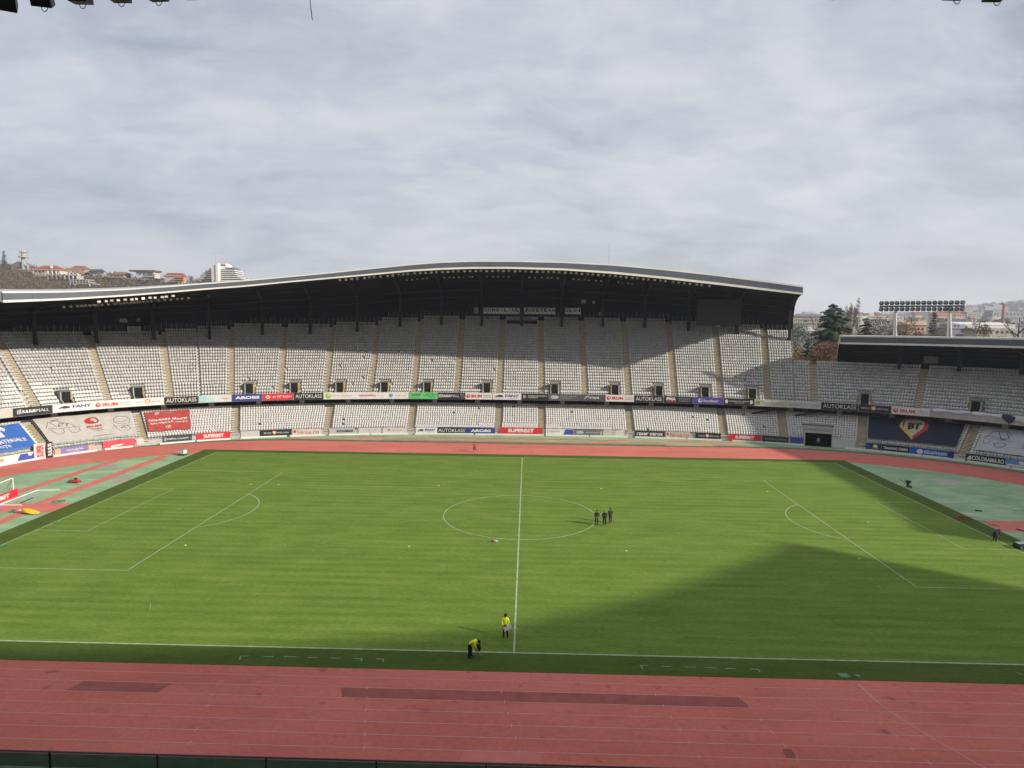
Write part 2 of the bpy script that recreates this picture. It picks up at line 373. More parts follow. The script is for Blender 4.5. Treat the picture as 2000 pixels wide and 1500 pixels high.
def ln(*p, wd=0.105, m=None): _lz[0] += 0.0004; stripe('white_line', p, wd, _lz[0], m or M_LINE, pitch)
ln((-52.5, 0), (52.5, 0), wd=0.15); ln((-52.5, 68), (52.5, 68)); ln((0, 0), (0, 68), wd=0.14)
for s in (-1, 1):
    ln((s*52.5, 0), (s*52.5, 68), wd=.09); ln((s*52.5, 13.84), (s*36, 13.84), wd=.09); ln((s*36, 13.84), (s*36, 54.16), wd=.09); ln((s*36, 54.16), (s*52.5, 54.16), wd=.07)
    ln((s*52.5, 24.84), (s*47, 24.84), wd=.07); ln((s*47, 24.84), (s*47, 43.16), wd=.07); ln((s*47, 43.16), (s*52.5, 43.16), wd=.07)
    a0 = math.acos(5.5/9.15); ln(*[(s*(41.5-9.15*math.cos(t)), 34+9.15*math.sin(t)) for t in np.linspace(-a0, a0, 25)])
    ln(*[(s*41.5+0.12*math.cos(t), 34+0.12*math.sin(t)) for t in np.linspace(0, 6.283, 9)])
ln(*[(9.15*math.cos(t), 34+9.15*math.sin(t)) for t in np.linspace(0, 6.2832, 81)])
for pts in ([(468, 1290), (470, 1282), (486, 1282.3)], [(516, 1283), (533, 1283.5)], [(556, 1283), (578, 1284)], [(603, 1285), (620, 1285.5)], [(646, 1286), (664, 1286.7)],
            [(690, 1287), (707, 1287.5), (705, 1293)], [(735, 1288), (749, 1288.5), (748, 1294)], [(1256, 1308), (1251, 1300.5), (1266, 1301)], [(1293, 1302), (1310, 1302.6)], [(1338, 1303.5), (1358, 1304.2)],
            [(1378, 1305), (1398, 1305.8)], [(1417, 1306.5), (1436, 1307.2)], [(1466, 1308), (1480, 1308.4), (1485, 1314)], [(1985, 1314), (1997, 1319)]):
    ln(*[gz(*p) for p in pts], wd=0.1, m=M_DASH)
M_COVER = mat('sprinkler_cover', (0.13, 0.27, 0.15), 0.7, 0.1, 2)
quadpx('sprinkler_cover', [(1634, 1314.5), (1653, 1314.5), (1663, 1323), (1644, 1323)], 0.052, M_COVER, pitch)
quadpx('sprinkler_cover', [(1668, 1317), (1678, 1317.5), (1682, 1322), (1672, 1321)], 0.052, M_COVER, pitch)
# ------------------------------------------------------------------ stands
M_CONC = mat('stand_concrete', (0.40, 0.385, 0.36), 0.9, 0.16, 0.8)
M_CONC_D = mat('dark_concrete', (0.19, 0.18, 0.165), 0.9, 0.2, 0.7)  # darker concrete for slabs, thresholds and the raker underside
M_STEP = mat('aisle_concrete', (0.54, 0.465, 0.33), 0.9, 0.14, 1.2)
M_STEP_E = mat('aisle_step_edge', (0.20, 0.165, 0.11), 0.9, 0.14, 1.2)
M_SEAT = [mat('seat_white', (0.55, 0.54, 0.515), 0.5, 0.13, 2.2, spec=0.35), mat('seat_grey', (0.47, 0.465, 0.455), 0.5, 0.12, 2.2, spec=0.35), mat('seat_dark_grey', (0.40, 0.40, 0.40), 0.5, 0.12, 2.2, spec=0.35)]
M_BLACK = mat('void_black', (0.012, 0.012, 0.014), 0.9)  # black stands for unlit depth in the entrances and tunnel; desk fronts share it
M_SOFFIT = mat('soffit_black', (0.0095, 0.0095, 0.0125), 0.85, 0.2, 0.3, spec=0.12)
M_STEEL_D = mat('dark_steel', (0.011, 0.0115, 0.014), 0.6, spec=0.3)
M_FASC_W = mat('fascia_white', (0.62, 0.60, 0.545), 0.55, 0.05, 0.4)
M_FASC_B = mat('fascia_slate', (0.082, 0.095, 0.118), 0.5, 0.06, 0.4, spec=0.3)
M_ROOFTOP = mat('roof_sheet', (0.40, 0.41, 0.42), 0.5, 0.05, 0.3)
M_STEEL = mat('galvanised_steel', (0.30, 0.31, 0.32), 0.45, 0.05, 2, metal=0.4)
M_WHITE = mat('white_paint', (0.66, 0.65, 0.61), 0.55, 0.06, 1.5)
M_PANEL_D = mat('dark_panel', (0.030, 0.031, 0.035), 0.5, spec=0.2)
M_WALL_SUNLIT = mat('sunlit_side_wall', (0.38, 0.30, 0.10), 0.85, 0.1, 1.5)  # ochre colour stands for sunlight on one concrete side wall of each entrance
q = nodes_mat('screen_glass'); q.b.inputs['Base Color'].default_value = (0.05, 0.055, 0.06, 1); q.b.inputs['Roughness'].default_value = 0.15
_tr = q.t.nodes.new('ShaderNodeBsdfTransparent'); _tr.inputs[0].default_value = (0.55, 0.58, 0.60, 1); _mx = q.t.nodes.new('ShaderNodeMixShader'); _mx.inputs[0].default_value = 0.45
q.t.links.new(_tr.outputs[0], _mx.inputs[1]); q.t.links.new(q.b.outputs[0], _mx.inputs[2]); q.t.links.new(_mx.outputs[0], q.t.nodes['Material Output'].inputs[0]); M_GLASS = q.m

UD0, UDD, UZ0, UZD = 0.5, 0.82, 7.1, 0.57         # upper tier rows
LD0, LDD, LZ0, LZD, LN = -5.3, 0.72, 1.05, 0.355, 11   # lower tier rows
def ud(j): return UD0+UDD*j
def uz(j): return UZ0+UZD*j
def ldd(i): return LD0+LDD*i
def lz(i): return LZ0+LZD*i
_nt = []
for u, v, n in ((10, 656, 21), (80, 650, 22), (150, 648, 22), (230, 645, 22), (300, 642, 23), (380, 640, 23), (450, 637, 24), (540, 634, 25), (620, 631, 25), (700, 628, 26), (780, 621, 28), (860, 617, 29),
                (1000, 617, 29), (1100, 619, 29), (1200, 621, 29), (1280, 624, 29), (1360, 628, 28), (1440, 634, 27), (1500, 637, 26), (1535, 643, 25)):
    _nt.append((s_at(u, v, ud(n))[0], n))
S_END = s_at(1546, 660, 18.0)[0]                  # right end of the tall part
S_LEFT = s_at(3, 640, 14.0)[0]-1.0                # left end of the tall part
SMIN, SMAX = -PERIM/4, PERIM/4
_ns = sorted(_nt)
def nrow_raw(s): return float(np.interp(s, [a for a, _ in _ns], [b for _, b in _ns]))
U_AISLE = [(-40, 800), (78, 788), (214, 779), (333, 771), (450, 768), (545.5, 767), (634, 767), (721, 767), (806.5, 767), (892, 768), (975.5, 768), (1058, 769), (1143.5, 770), (1229, 772), (1318.5, 774), (1408.5, 777), (1501.5, 780), (1591.5, 785), (1791, 798)]
UA = [s_at(u, v, 0.0)[0] for u, v in U_AISLE]
_step = UA[1]-UA[0]
a = UA[0]-16
while a > SMIN+4: UA.insert(0, a); a -= 16
a = UA[-1]+19
while a < SMAX-4: UA.append(a); a += 19
S_THIN = s_at(392, 772, 0.0)[0]
UBK = sorted([SMIN, SMAX, S_END, S_LEFT, S_THIN]+UA)
def nblock(s0, s1):
    m = (s0+s1)/2
    return 14 if (m > S_END or m < S_LEFT) else int(round(nrow_raw(m)))
UBLOCKS = [(UBK[i], UBK[i+1], nblock(UBK[i], UBK[i+1])) for i in range(len(UBK)-1) if UBK[i+1]-UBK[i] > 0.4]
def nrow(s):
    for s0, s1, n in UBLOCKS:
        if s0 <= s < s1: return n
    return 14
VOM = [s_at(u, v, 2.0)[0] for u, v in ((128, 775), (270, 768), (487, 760), (575, 758), (664, 757), (751, 757), (835, 757), (951, 758), (1083, 760), (1201, 762), (1287, 764), (1377, 766), (1469, 770), (1689, 779), (1906, 796))]
VJ, VHW = 4, 0.86
TUN0, TUN1 = s_at(1572, 860, -5.6)[0], s_at(1624, 864, -5.6)[0]
TJ = 5
L_AISLE = [s_at(u, v, -1.5)[0] for u, v in ((72, 842), (273, 830), (460, 822), (643, 818), (805, 818), (974, 818), (1058, 819), (1229, 821), (1410, 826), (1528, 832), (1684, 845), (1893, 865))]
LA = list(L_AISLE)
a = LA[0]-19
while a > SMIN+4: LA.insert(0, a); a -= 19
a = LA[-1]+19
while a < SMAX-4: LA.append(a); a += 19
LBK = [SMIN]+LA+[SMAX]

def samples(extra, step=1.6):
    e = sorted(set([SMIN, SMAX]+list(extra))); out = []
    for a, b in zip(e[:-1], e[1:]):
        k = max(1, int((b-a)/step)); out += list(np.linspace(a, b, k+1)[:-1])
    return out+[SMAX]
def terrace(name, ss, dz, keep, m, parent):
    """dz = list of (d, z) per row (rows+1), keep(j, s) -> bool"""
    V = []; F = []; P_ = len(dz)*2
    prof = []
    for j, (d, z) in enumerate(dz): prof += [(d, (dz[j-1][1] if j else z-0.02)), (d, z)]
    for s in ss:
        (x, y), (nx, ny) = cn(s)
        V += [(x+nx*d, y+ny*d, z) for d, z in prof]
    for i in range(len(ss)-1):
        mid = (ss[i]+ss[i+1])/2
        for k in range(P_-1):
            j = k//2
            if keep(j, mid): F.append((i*P_+k, (i+1)*P_+k, (i+1)*P_+k+1, i*P_+k+1))
    mb = MB(); mb.add(V, F); return mb.build(name, m, parent)

upper = empty('upper_stand', pt(0, 0, UZ0), 'tall upper tier of grey and white seats under the curved black roof', 'stand')
lower = empty('lower_stand', pt(0, -5.3, 0), 'low front tier of white seats below the advertising fascia', 'stand')
ext = [x for s0, s1, _ in UBLOCKS for x in (s0, s1)]+[v+k for v in VOM for k in (-VHW, VHW)]
us_ = samples(ext); NMAX = 29
inv = lambda s: any(abs(s-v) < VHW for v in VOM)
t_up = terrace('terrace', us_, [(ud(j), uz(j)) for j in range(NMAX+1)], lambda j, s: j < nrow(s) and not (j < VJ and inv(s)), M_CONC, upper)
ls_ = samples(LBK+[TUN0, TUN1])
intun = lambda s: TUN0 < s < TUN1
t_lo = terrace('terrace', ls_, [(ldd(i), lz(i)) for i in range(LN+2)], lambda j, s: not (j < TJ and intun(s)), M_CONC, lower)

def sweep(name, ss, prof, m, parent, close=True, skip=None):
    V = []; F = []; k = len(prof)
    for s in ss:
        (x, y), (nx, ny) = cn(s); V += [(x+nx*d, y+ny*d, z) for d, z in prof]
    for i in range(len(ss)-1):
        if skip and skip((ss[i]+ss[i+1])/2): continue
        for q_ in range(k if close else k-1): F.append((i*k+q_, (i+1)*k+q_, (i+1)*k+(q_+1) % k, i*k+(q_+1) % k))
    if close: F += [tuple(range(k))[::-1], tuple((len(ss)-1)*k+q_ for q_ in range(k))]
    mb = MB(); mb.add(V, F); return mb.build(name, m, parent)
sweep('front_wall', ls_, [(-5.62, -0.1), (-5.62, 1.02), (-5.32, 1.02), (-5.32, -0.1)], M_CONC, lower, skip=intun)
sweep('fascia_beam', us_, [(0.0, 6.45), (0.0, 7.86), (0.28, 7.86), (0.28, 7.09), (0.6, 7.08), (3.8, 6.9), (3.8, 6.45)], M_CONC, upper)
sweep('concourse_wall', ls_, [(5.2, 4.6), (5.2, 7.0), (5.5, 7.0), (5.5, 4.6)], M_PANEL_D, lower)
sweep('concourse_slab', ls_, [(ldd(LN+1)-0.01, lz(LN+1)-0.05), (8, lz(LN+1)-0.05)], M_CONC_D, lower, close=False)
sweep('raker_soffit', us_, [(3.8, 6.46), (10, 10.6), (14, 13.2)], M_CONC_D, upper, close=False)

# aisle stairs, each a part
def aisle(s, hw, rows, dd, df, zf, zd, parent, j0=0):
    t, o = frame_at(s); rz = math.atan2(t.y, t.x); mb = MB()
    for j in range(j0, rows):
        h = zd/2; d0 = df(j)
        mb.box(pt(s, d0-dd*0.25, zf(j)-zd+h/2+0.01), (hw*2, dd*0.5, h+0.02), rz, 0)
        mb.box(pt(s, d0+dd*0.25, zf(j)+0.012), (hw*2, dd*0.5-0.01, 0.03), rz, 0)
        for dq, zq in ((d0-dd*0.5-0.006, zf(j)-zd+h-0.10), (d0-0.006, zf(j)-0.10)):
            mb.box(pt(s, dq, zq), (hw*2-0.04, 0.012, 0.17), rz, 1)
    mb.build('aisle_stairs', [M_STEP, M_STEP_E], parent)
for s in UA: aisle(s, 0.62, nrow(s-0.5) if s < S_END else 14, UDD, ud, uz, UZD, upper)
for s in LA: aisle(s, 0.72, LN, LDD, ldd, lz, LZD, lower)

# vomitories
VDD = 1.7
M_STEEL_G = mat('rail_grey', (0.16, 0.165, 0.165), 0.5)
for s in VOM:
    t, o = frame_at(s); rz = math.atan2(t.y, t.x); zt = 9.75
    vm_ = empty('entrance', pt(s, VDD, UZ0), parent=upper)
    for sg in (-1, 1):          # side walls follow the rake
        mb = MB(); a = t*(sg*(VHW-0.16)); b = t*(sg*(VHW+0.02)); p0 = pt(s, 0.3); p1 = pt(s, ud(VJ)+0.4)
        z0a, z0b, z1b = 6.9, UZ0+0.9, zt+0.02
        pm = pt(s, VDD)
        for q0, q1, za, zb_ in ((p0, pm, z0b, UZ0+1.35), (pm, p1, zt, zt)):
            mb.hexa([Vector((*(q0+a).xy, z0a)), Vector((*(q1+a).xy, z0a)), Vector((*(q1+b).xy, z0a)), Vector((*(q0+b).xy, z0a)),
                 Vector((*(q0+a).xy, za)), Vector((*(q1+a).xy, zb_)), Vector((*(q1+b).xy, zb_)), Vector((*(q0+b).xy, za))])
        mb.build('side_wall', M_WALL_SUNLIT if (sg > 0) == (s < 0) else M_CONC, vm_)  # one wall per entrance carries painted sunlight
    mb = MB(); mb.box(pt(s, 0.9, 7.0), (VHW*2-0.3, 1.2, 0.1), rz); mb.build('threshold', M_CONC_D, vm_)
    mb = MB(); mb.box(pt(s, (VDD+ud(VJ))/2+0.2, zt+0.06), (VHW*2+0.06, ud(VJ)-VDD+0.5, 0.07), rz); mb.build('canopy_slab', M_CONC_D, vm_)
    mb = MB(); mb.box(pt(s, VDD+1.35, 8.35), (VHW*2-0.34, 2.6, 2.66), rz); mb.build('passage_shade', M_BLACK, vm_)  # solid black block: the doorway's darkness is painted on
    mb = MB()
    for z in (zt+0.3, zt+0.6): mb.box(pt(s, VDD+0.2, z), (VHW*2, 0.04, 0.04), rz)
    for k in range(5): mb.box(pt(s, VDD+0.2)+t*(-VHW+0.03+k*(VHW-0.03)/2)+Vector((0, 0, zt+0.36)), (0.03, 0.03, 0.5), rz)
    mb.build('guard_rail', M_STEEL_G, vm_)
    mb = MB()
    for z in (7.55, 7.95): mb.box(pt(s, 0.45, z), (VHW*2-0.3, 0.04, 0.04), rz)
    for k in (-1, 0, 1): mb.box(pt(s, 0.45)+t*(k*(VHW-0.2))+Vector((0, 0, 7.5)), (0.04, 0.04, 0.9), rz)
    mb.build('front_rail', M_STEEL, vm_)

# the players' tunnel in the lower tier
tm = (TUN0+TUN1)/2; t, o = frame_at(tm); rz = math.atan2(t.y, t.x); tw = (pt(TUN1, -5.6)-pt(TUN0, -5.6)).length
tun = empty('players_tunnel', pt(tm, -5.6, 0), 'wide black tunnel mouth under white seats near the right corner', 'tunnel')
mb = MB(); mb.box(pt(tm, -1.4, 1.2), (tw, 7.2, 2.5), rz); mb.f = mb.f[:2]+mb.f[3:]; mb.m = mb.m[:-1]; mb.build('passage_shade', M_BLACK, tun)  # open-fronted box, its inside painted black as tunnel shade
mb = MB(); mb.box(pt(tm, -5.3, 2.72), (tw+0.5, 1.0, 0.36), rz); mb.build('lintel', M_CONC, tun)
for k in (-1, 1): mb = MB(); mb.box(pt(tm, -5.2, 1.26)+t*(k*(tw/2+0.13)), (0.26, 1.2, 2.52), rz); mb.build('jamb', M_CONC, tun)
mb = MB()
for z in (3.1, 3.35): mb.box(pt(tm, -5.5, z), (tw+0.4, 0.05, 0.05), rz)
for k in range(9): mb.box(pt(tm, -5.5, 3.1)+t*(-tw/2+k*tw/8), (0.05, 0.05, 0.55), rz)
mb.build('guard_rail', M_STEEL, tun)

# seats --------------------------------------------------------------------
def seat_mesh(wd=0.435):
    b = MB(); h = wd/2
    # moulded back: rounded top, slight curve
    pr = [(-h, .40), (h, .40), (h*1.0, .68), (h*.80, .79), (h*.40, .835), (-h*.40, .835), (-h*.80, .79), (-h*1.0, .68)]
    n = len(pr)
    fy = lambda x, z: 0.30+0.10*(z-.40)/.43-0.014*(x/h)**2
    vs = [(x, fy(x, z), z) for x, z in pr]+[(x*.98, fy(x, z)+.055, z*0.995) for x, z in pr]
    b.add(vs, [tuple(range(n))]+[(i, i+n, (i+1) % n+n, (i+1) % n) for i in range(n)])
    b.hexa([(-h, -.06, .34), (h, -.06, .34), (h*.96, .33, .36), (-h*.96, .33, .36), (-h, -.09, .425), (h, -.09, .425), (h*.96, .33, .41), (-h*.96, .33, .41)])
    b.add([(-.05, .1, 0), (.05, .1, 0), (.05, .2, 0), (-.05, .2, 0), (-.05, .1, .35), (.05, .1, .35), (.05, .2, .35), (-.05, .2, .35)], [(0, 1, 5, 4), (1, 2, 6, 5), (3, 0, 4, 7)])
    return b
_sb = seat_mesh()
def tri_arrays(b):
    V = np.array(b.v, float); T = []
    for f in b.f:
        for i in range(1, len(f)-1): T.append((f[0], f[i], f[i+1]))
    return V, np.array(T)
SV, ST = tri_arrays(_sb)
seat_me = []
for m_ in M_SEAT:
    me = bpy.data.meshes.new('seat'); me.from_pydata(_sb.v, [], _sb.f); me.materials.append(m_); me.update(); seat_me.append(me)
COVER = []      # (s0, s1) lower tier ranges hidden under cloth: seats there stay, the cloth lies on them
def layout(blocks, df, zf, rowsf, gap, pitch_, skip, tone, back):
    out = []
    for s0, s1 in blocks:
        for j in range(rowsf(s0, s1)):
            d = df(j)+back
            k = np.linspace(s0, s1, 9); p = np.array([pt(x, d).xy for x in k]); ln_ = np.hypot(*np.diff(p, axis=0).T).sum()
            thin = lambda x: any(abs(x-y) < 0.01 for y in (S_END, S_LEFT, S_THIN)); g0 = 0.16 if thin(s0) else gap; g1 = 0.16 if thin(s1) else gap
            n = int((ln_-g0-g1)/pitch_)
            if n < 1: continue
            ea, eb = g0/ln_*(s1-s0), g1/ln_*(s1-s0)
            for i in range(n):
                s = s0+ea+(s1-s0-ea-eb)*(i+0.5)/n
                if skip(j, s): continue
                out.append((s, d, zf(j), tone(j, s)))
    return out
r2 = random.Random(3)
def tone_u(j, s):
    x = r2.random(); jj = j+r2.gauss(0, 1.6)
    if s > S_END-2: return 0 if x < .72 else 1
    if jj < 7: return 0 if x < .95 else 1
    if jj < 10: return 0 if x < .72 else 1
    if jj < 13: return 0 if x < .40 else 1
    if jj < 17: return 0 if x < .10 else 1
    return 0 if x < .02 else (2 if x < .22 else 1)
def tone_l(j, s): x = r2.random(); return 0 if x < .95 else 1
broken = lambda: r2.random() < 0.004
SU = layout([(a, b) for a, b, _ in UBLOCKS], ud, uz, nblock, 0.68, 0.475, lambda j, s: (j <= VJ and any(abs(s-v) < VHW+0.35 for v in VOM)) or broken(), tone_u, 0.30)
SLW = layout(list(zip(LBK[:-1], LBK[1:])), ldd, lz, lambda a, b: LN, 0.78, 0.468, lambda j, s: (j <= TJ and TUN0-0.3 < s < TUN1+0.3) or broken(), tone_l, 0.22)
def visible(s): return -152 < s < 140
def put_seats(lst, parent):
    lst = [q_ for q_ in lst if visible(q_[0])]
    # the 300 that show largest: nearest to the camera among those inside the frame
    def key(q_):
        p = pt(q_[0], q_[1], q_[2]); dv = np.array(p)-CAM; z = dv@_F; u = 1000+FPX*(dv@_R2)/z
        return (0 if 8 < u < 1992 else 1, dv@dv)
    order = sorted(range(len(lst)), key=lambda i: key(lst[i])); near = set(order[:300])
    V = []; T = []; MI = []; k = 0
    for i, (s, d, z, tn) in enumerate(lst):
        t, o = frame_at(s); p = pt(s, d, z)
        if i in near:
            ob = bpy.data.objects.new('seat', seat_me[tn]); COL.objects.link(ob); ob.parent = parent; ob.location = p-ORG[parent.name]; ob.rotation_euler = (0, 0, math.atan2(t.y, t.x)); continue
        A = np.array(((t.x, t.y, 0), (o.x, o.y, 0), (0, 0, 1))); V.append(SV@A+np.array(p)); T.append(ST+k); k += len(SV); MI.append(np.full(len(ST), tn))
    o = bigmesh('seat_rows', np.concatenate(V), np.concatenate(T), np.concatenate(MI), M_SEAT, parent, kind='stuff'); return len(lst)
print('seats', put_seats(SU, upper), put_seats(SLW, lower))

# ------------------------------------------------------------------ roofs
_rb = [(5, 591), (60, 589), (130, 586), (240, 579), (330, 572), (400, 566), (480, 560), (560, 552), (640, 545), (720, 538), (800, 530.5), (860, 527), (920, 525), (1000, 525), (1100, 528), (1200, 535), (1300, 545), (1400, 556), (1500, 568), (1568, 575.5)]
_rt = [(5, 569), (60, 569), (130, 568.5), (240, 564.5), (330, 558.5), (400, 553), (480, 547), (560, 540), (640, 532.5), (720, 524), (800, 516), (860, 511), (920, 509), (1000, 509), (1100, 511), (1200, 516), (1300, 525), (1400, 536), (1500, 549), (1568, 559)]
RD = -0.3
def rdu(u): return float(np.interp(u, [5, 130, 330, 480, 640, 860, 1000, 1100, 1300, 1400, 1500, 1568], [-4.0, -5.0, -6.4, -7.0, -7.4, -7.4, -6.5, -5.5, -3.6, -2.2, -0.9, -0.3]))
RB = [s_at(u, v, rdu(u)) for u, v in _rb]; RT = [s_at(u, v, rdu(u)) for u, v in _rt]
_rds = [(s_at(u, v, rdu(u))[0], rdu(u)) for u, v in _rb]
frd = lambda s: float(np.interp(s, [a for a, _ in _rds], [b for _, b in _rds]))
rzb = lambda s: float(np.interp(s, [a for a, _ in RB], [b for _, b in RB])); rzt = lambda s: float(np.interp(s, [a for a, _ in RT], [b for _, b in RT]))
SR0, SR1 = RB[0][0], RB[-1][0]
COLU = [s_at(u, v, 17.0)[0] for u, v in ((64, 666), (186, 663), (300, 657), (409, 651), (512, 647), (605.5, 642), (696, 633), (779, 630), (860, 627), (939.5, 628), (1019, 628), (1098.5, 628), (1179.5, 631), (1262.5, 635), (1347, 641), (1441.5, 650))]+[S_END-0.4]
def dback(s): return UD0+UDD*nrow_raw(s)+1.4
def zback(s): return UZ0+UZD*nrow_raw(s)
SOF = [(0.0, 0.0), (0.22, 0.02), (0.42, 0.05), (0.58, 0.10), (0.70, 0.17), (0.80, 0.27), (0.88, 0.40), (0.94, 0.56), (0.975, 0.75), (0.99, 1.0)]
def roof(name, s0, s1, zt, zb, db, zbk, label, flip=False, cols=(), near=False, lowend=2.0, top=0.9, rd=None):
    rd = rd or (lambda s: RD)
    sg = -1 if flip else 1
    T = (lambda v: Vector((2*X0-v[0], 68-v[1], v[2]))) if flip else (lambda v: v)
    rt = empty(name, T(pt((s0+s1)/2, 12, 0)), label, 'roof')
    ss = list(np.linspace(s0, s1, max(8, int((s1-s0)/2.2))))
    def grid(pn, rows, m, smooth=True):
        k = len(rows[0]); V = [T(p) for r in rows for p in r]; F = [(i*k+q_, (i+1)*k+q_, (i+1)*k+q_+1, i*k+q_+1) for i in range(len(rows)-1) for q_ in range(k-1)]
        mb = MB(); mb.add(V, F); return mb.build(pn, m, rt, smooth=smooth)
    def sof(s, f, wv, off=0.0):
        D = db(s); return pt(s, rd(s)+0.25+(D-rd(s)-0.25)*f, zb(s)+0.12+(zbk(s)-zb(s))*wv+off)
    def outp(s, f, wv): D = db(s)+1.2; return pt(s, rd(s)+0.25+(D-rd(s)-0.25)*f, zt(s)-0.1+top*math.sin(math.pi*min(1, f*1.15))+(zbk(s)-zt(s))*wv)
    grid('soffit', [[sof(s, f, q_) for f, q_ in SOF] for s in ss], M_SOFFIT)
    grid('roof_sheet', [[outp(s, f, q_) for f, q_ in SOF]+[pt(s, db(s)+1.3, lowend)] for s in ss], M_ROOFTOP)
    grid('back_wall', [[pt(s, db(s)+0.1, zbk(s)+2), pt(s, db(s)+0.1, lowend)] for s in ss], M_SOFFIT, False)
    for s in (s0, s1):
        mb = MB(); A = [T(sof(s, f, q_)) for f, q_ in SOF]; B = [T(outp(s, f, q_)) for f, q_ in SOF]
        for i in range(len(A)-1): mb.quad(A[i], B[i], B[i+1], A[i+1])
        mb.build('gable_end', M_FASC_W if not near else M_SOFFIT, rt)
    # fascia: white strip, slate panels, white strip
    def strip(pn, a, b, dd, m, ss_):
        V = []; F = []
        for s in ss_:
            h = zt(s)-zb(s); z0, z1 = zb(s)+h*a, zb(s)+h*b; d = rd(s)-0.12*(1-a)
            for dq, zq in ((d-dd, z0), (d-dd, z1), (d+0.35, z1), (d+0.35, z0)): V.append(T(pt(s, dq, zq)))
        for i in range(len(ss_)-1):
            for q_ in range(4): F.append((i*4+q_, (i+1)*4+q_, (i+1)*4+(q_+1) % 4, i*4+(q_+1) % 4))
        F += [(3, 2, 1, 0), tuple((len(ss_)-1)*4+q_ for q_ in range(4))]
        mb = MB(); mb.add(V, F); return mb.build(pn, m, rt)
    strip('fascia_strip', 0.0, 0.215, 0.10, M_FASC_W, ss); strip('fascia_strip', 0.845, 1.0, 0.10, M_FASC_W, ss)
    np_ = max(3, int((s1-s0)/4.4)); ed = np.linspace(s0, s1, np_+1)
    for a, b in zip(ed[:-1], ed[1:]): strip('fascia_panel', 0.218, 0.842, 0.0, M_FASC_B, list(np.linspace(a+0.012, b-0.012, 3)))
    for s in cols:
        t, o = frame_at(s); n_ = nrow_raw(s) if s <= S_END else 14
        dcol = db(s)-4.4; j = int((dcol-UD0)/UDD); zc = uz(j) if s < S_END else uz(13)
        ztop = min(sof(s, f, q_).z for f, q_ in SOF if rd(s)+0.25+(db(s)-rd(s)-0.25)*f <= dcol+1.0)
        mb = MB(); a, b = T(pt(s, dcol, zc)), T(pt(s, dcol+0.9, ztop+0.3)); mb.bar(a, b, 0.62, 0.85, up=T(o)-T(Vector((0, 0, 0)))); mb.build('column', M_STEEL_D, rt)
        mb = MB(); pts = [sof(s, f, q_, -0.35) for f, q_ in SOF[1:-2]]
        for p, r_ in zip(pts[:-1], pts[1:]): mb.bar(T(p), T(r_), 0.42, 0.7)
        mb.build('rib', M_STEEL_D, rt)
        mb = MB()
        if s > S_END-2 or -16 < s < 14: continue
        for k in (-1, 1): mb.bar(T(pt(s, dcol+0.4, zc+2.4)), T(pt(s+k*3.2, dcol+1.5, zc+5.2)), 0.13)
        mb.build('brace', M_STEEL_D, rt)
    for f, q_, rr in ((0.80, 0.27, 0.14), (0.55, 0.09, 0.12), (0.9, 0.45, 0.1)):
        mb = MB(); mb.tube([T(sof(s, f, q_, -0.55)) for s in ss[1:-1]], rr, 6); mb.build('tie_rail', M_PANEL_D, rt)
    return rt
roof('stand_roof', SR0, SR1, rzt, rzb, dback, zback, 'long curved black roof with white edged slate fascia over the far stand', cols=COLU, rd=frd)
SE0 = s_at(1641, 673, 4.0)[0]; SE1 = PERIM/4+24
erd = lambda s: float(np.interp(s, [SE0, SE0+30, SE0+60], [4.0, 0.0, -3.5]))
c21, c19 = (lambda s: float(np.interp(s, [SE0, SE0+50], [20.95, 21.55]))), (lambda s: float(np.interp(s, [SE0, SE0+50], [19.25, 19.85])))
lowb, lowz = (lambda s: UD0+UDD*14+2.6), (lambda s: uz(14)-0.5)
ECOL = [s_at(1755, 722, 9.0)[0], s_at(1870, 730, 9.0)[0], s_at(1990, 745, 9.0)[0]]
roof('stand_roof', SE0, SE1, c21, c19, lowb, lowz, 'low flat black roof over the shaded right end stand', cols=ECOL, top=0.4, rd=erd)
roof('stand_roof', SE0, SE1, c21, c19, lowb, lowz, 'low roof beyond the left edge over the left end stand', flip=True, top=0.4, rd=erd)
NR0 = s_at(118, 580, -3.5)[0]
nrd = lambda s: float(np.interp(s, [NR0, NR0+14, NR0+34, NR0+60], [-2.8, -1.3, 3.4, 5.2]))
nup = lambda s: 0.5+float(np.interp(s, [-40, 10, 50], [0.0, 0.5, 3.2]))
roof('stand_roof', NR0, SR1, lambda s: rzt(s)+nup(s), lambda s: rzb(s)+nup(s), dback, zback, 'roof overhead of the near stand with hanging floodlights', flip=True, near=True, rd=nrd)
# the near half of the bowl mirrors the far half about the centre of the stadium
near = empty('near_stand', (0, -40, 0), 'near grandstand from which the pitch is seen', 'stand')
for o_ in (t_up, t_lo):
    c_ = o_.copy(); COL.objects.link(c_); c_.parent = near; c_.rotation_euler = (0, 0, math.pi)
    src = ORG[upper.name] if o_ is t_up else ORG[lower.name]
    c_.location = Vector((2*X0-src.x, 68-src.y, src.z))-ORG[near.name]
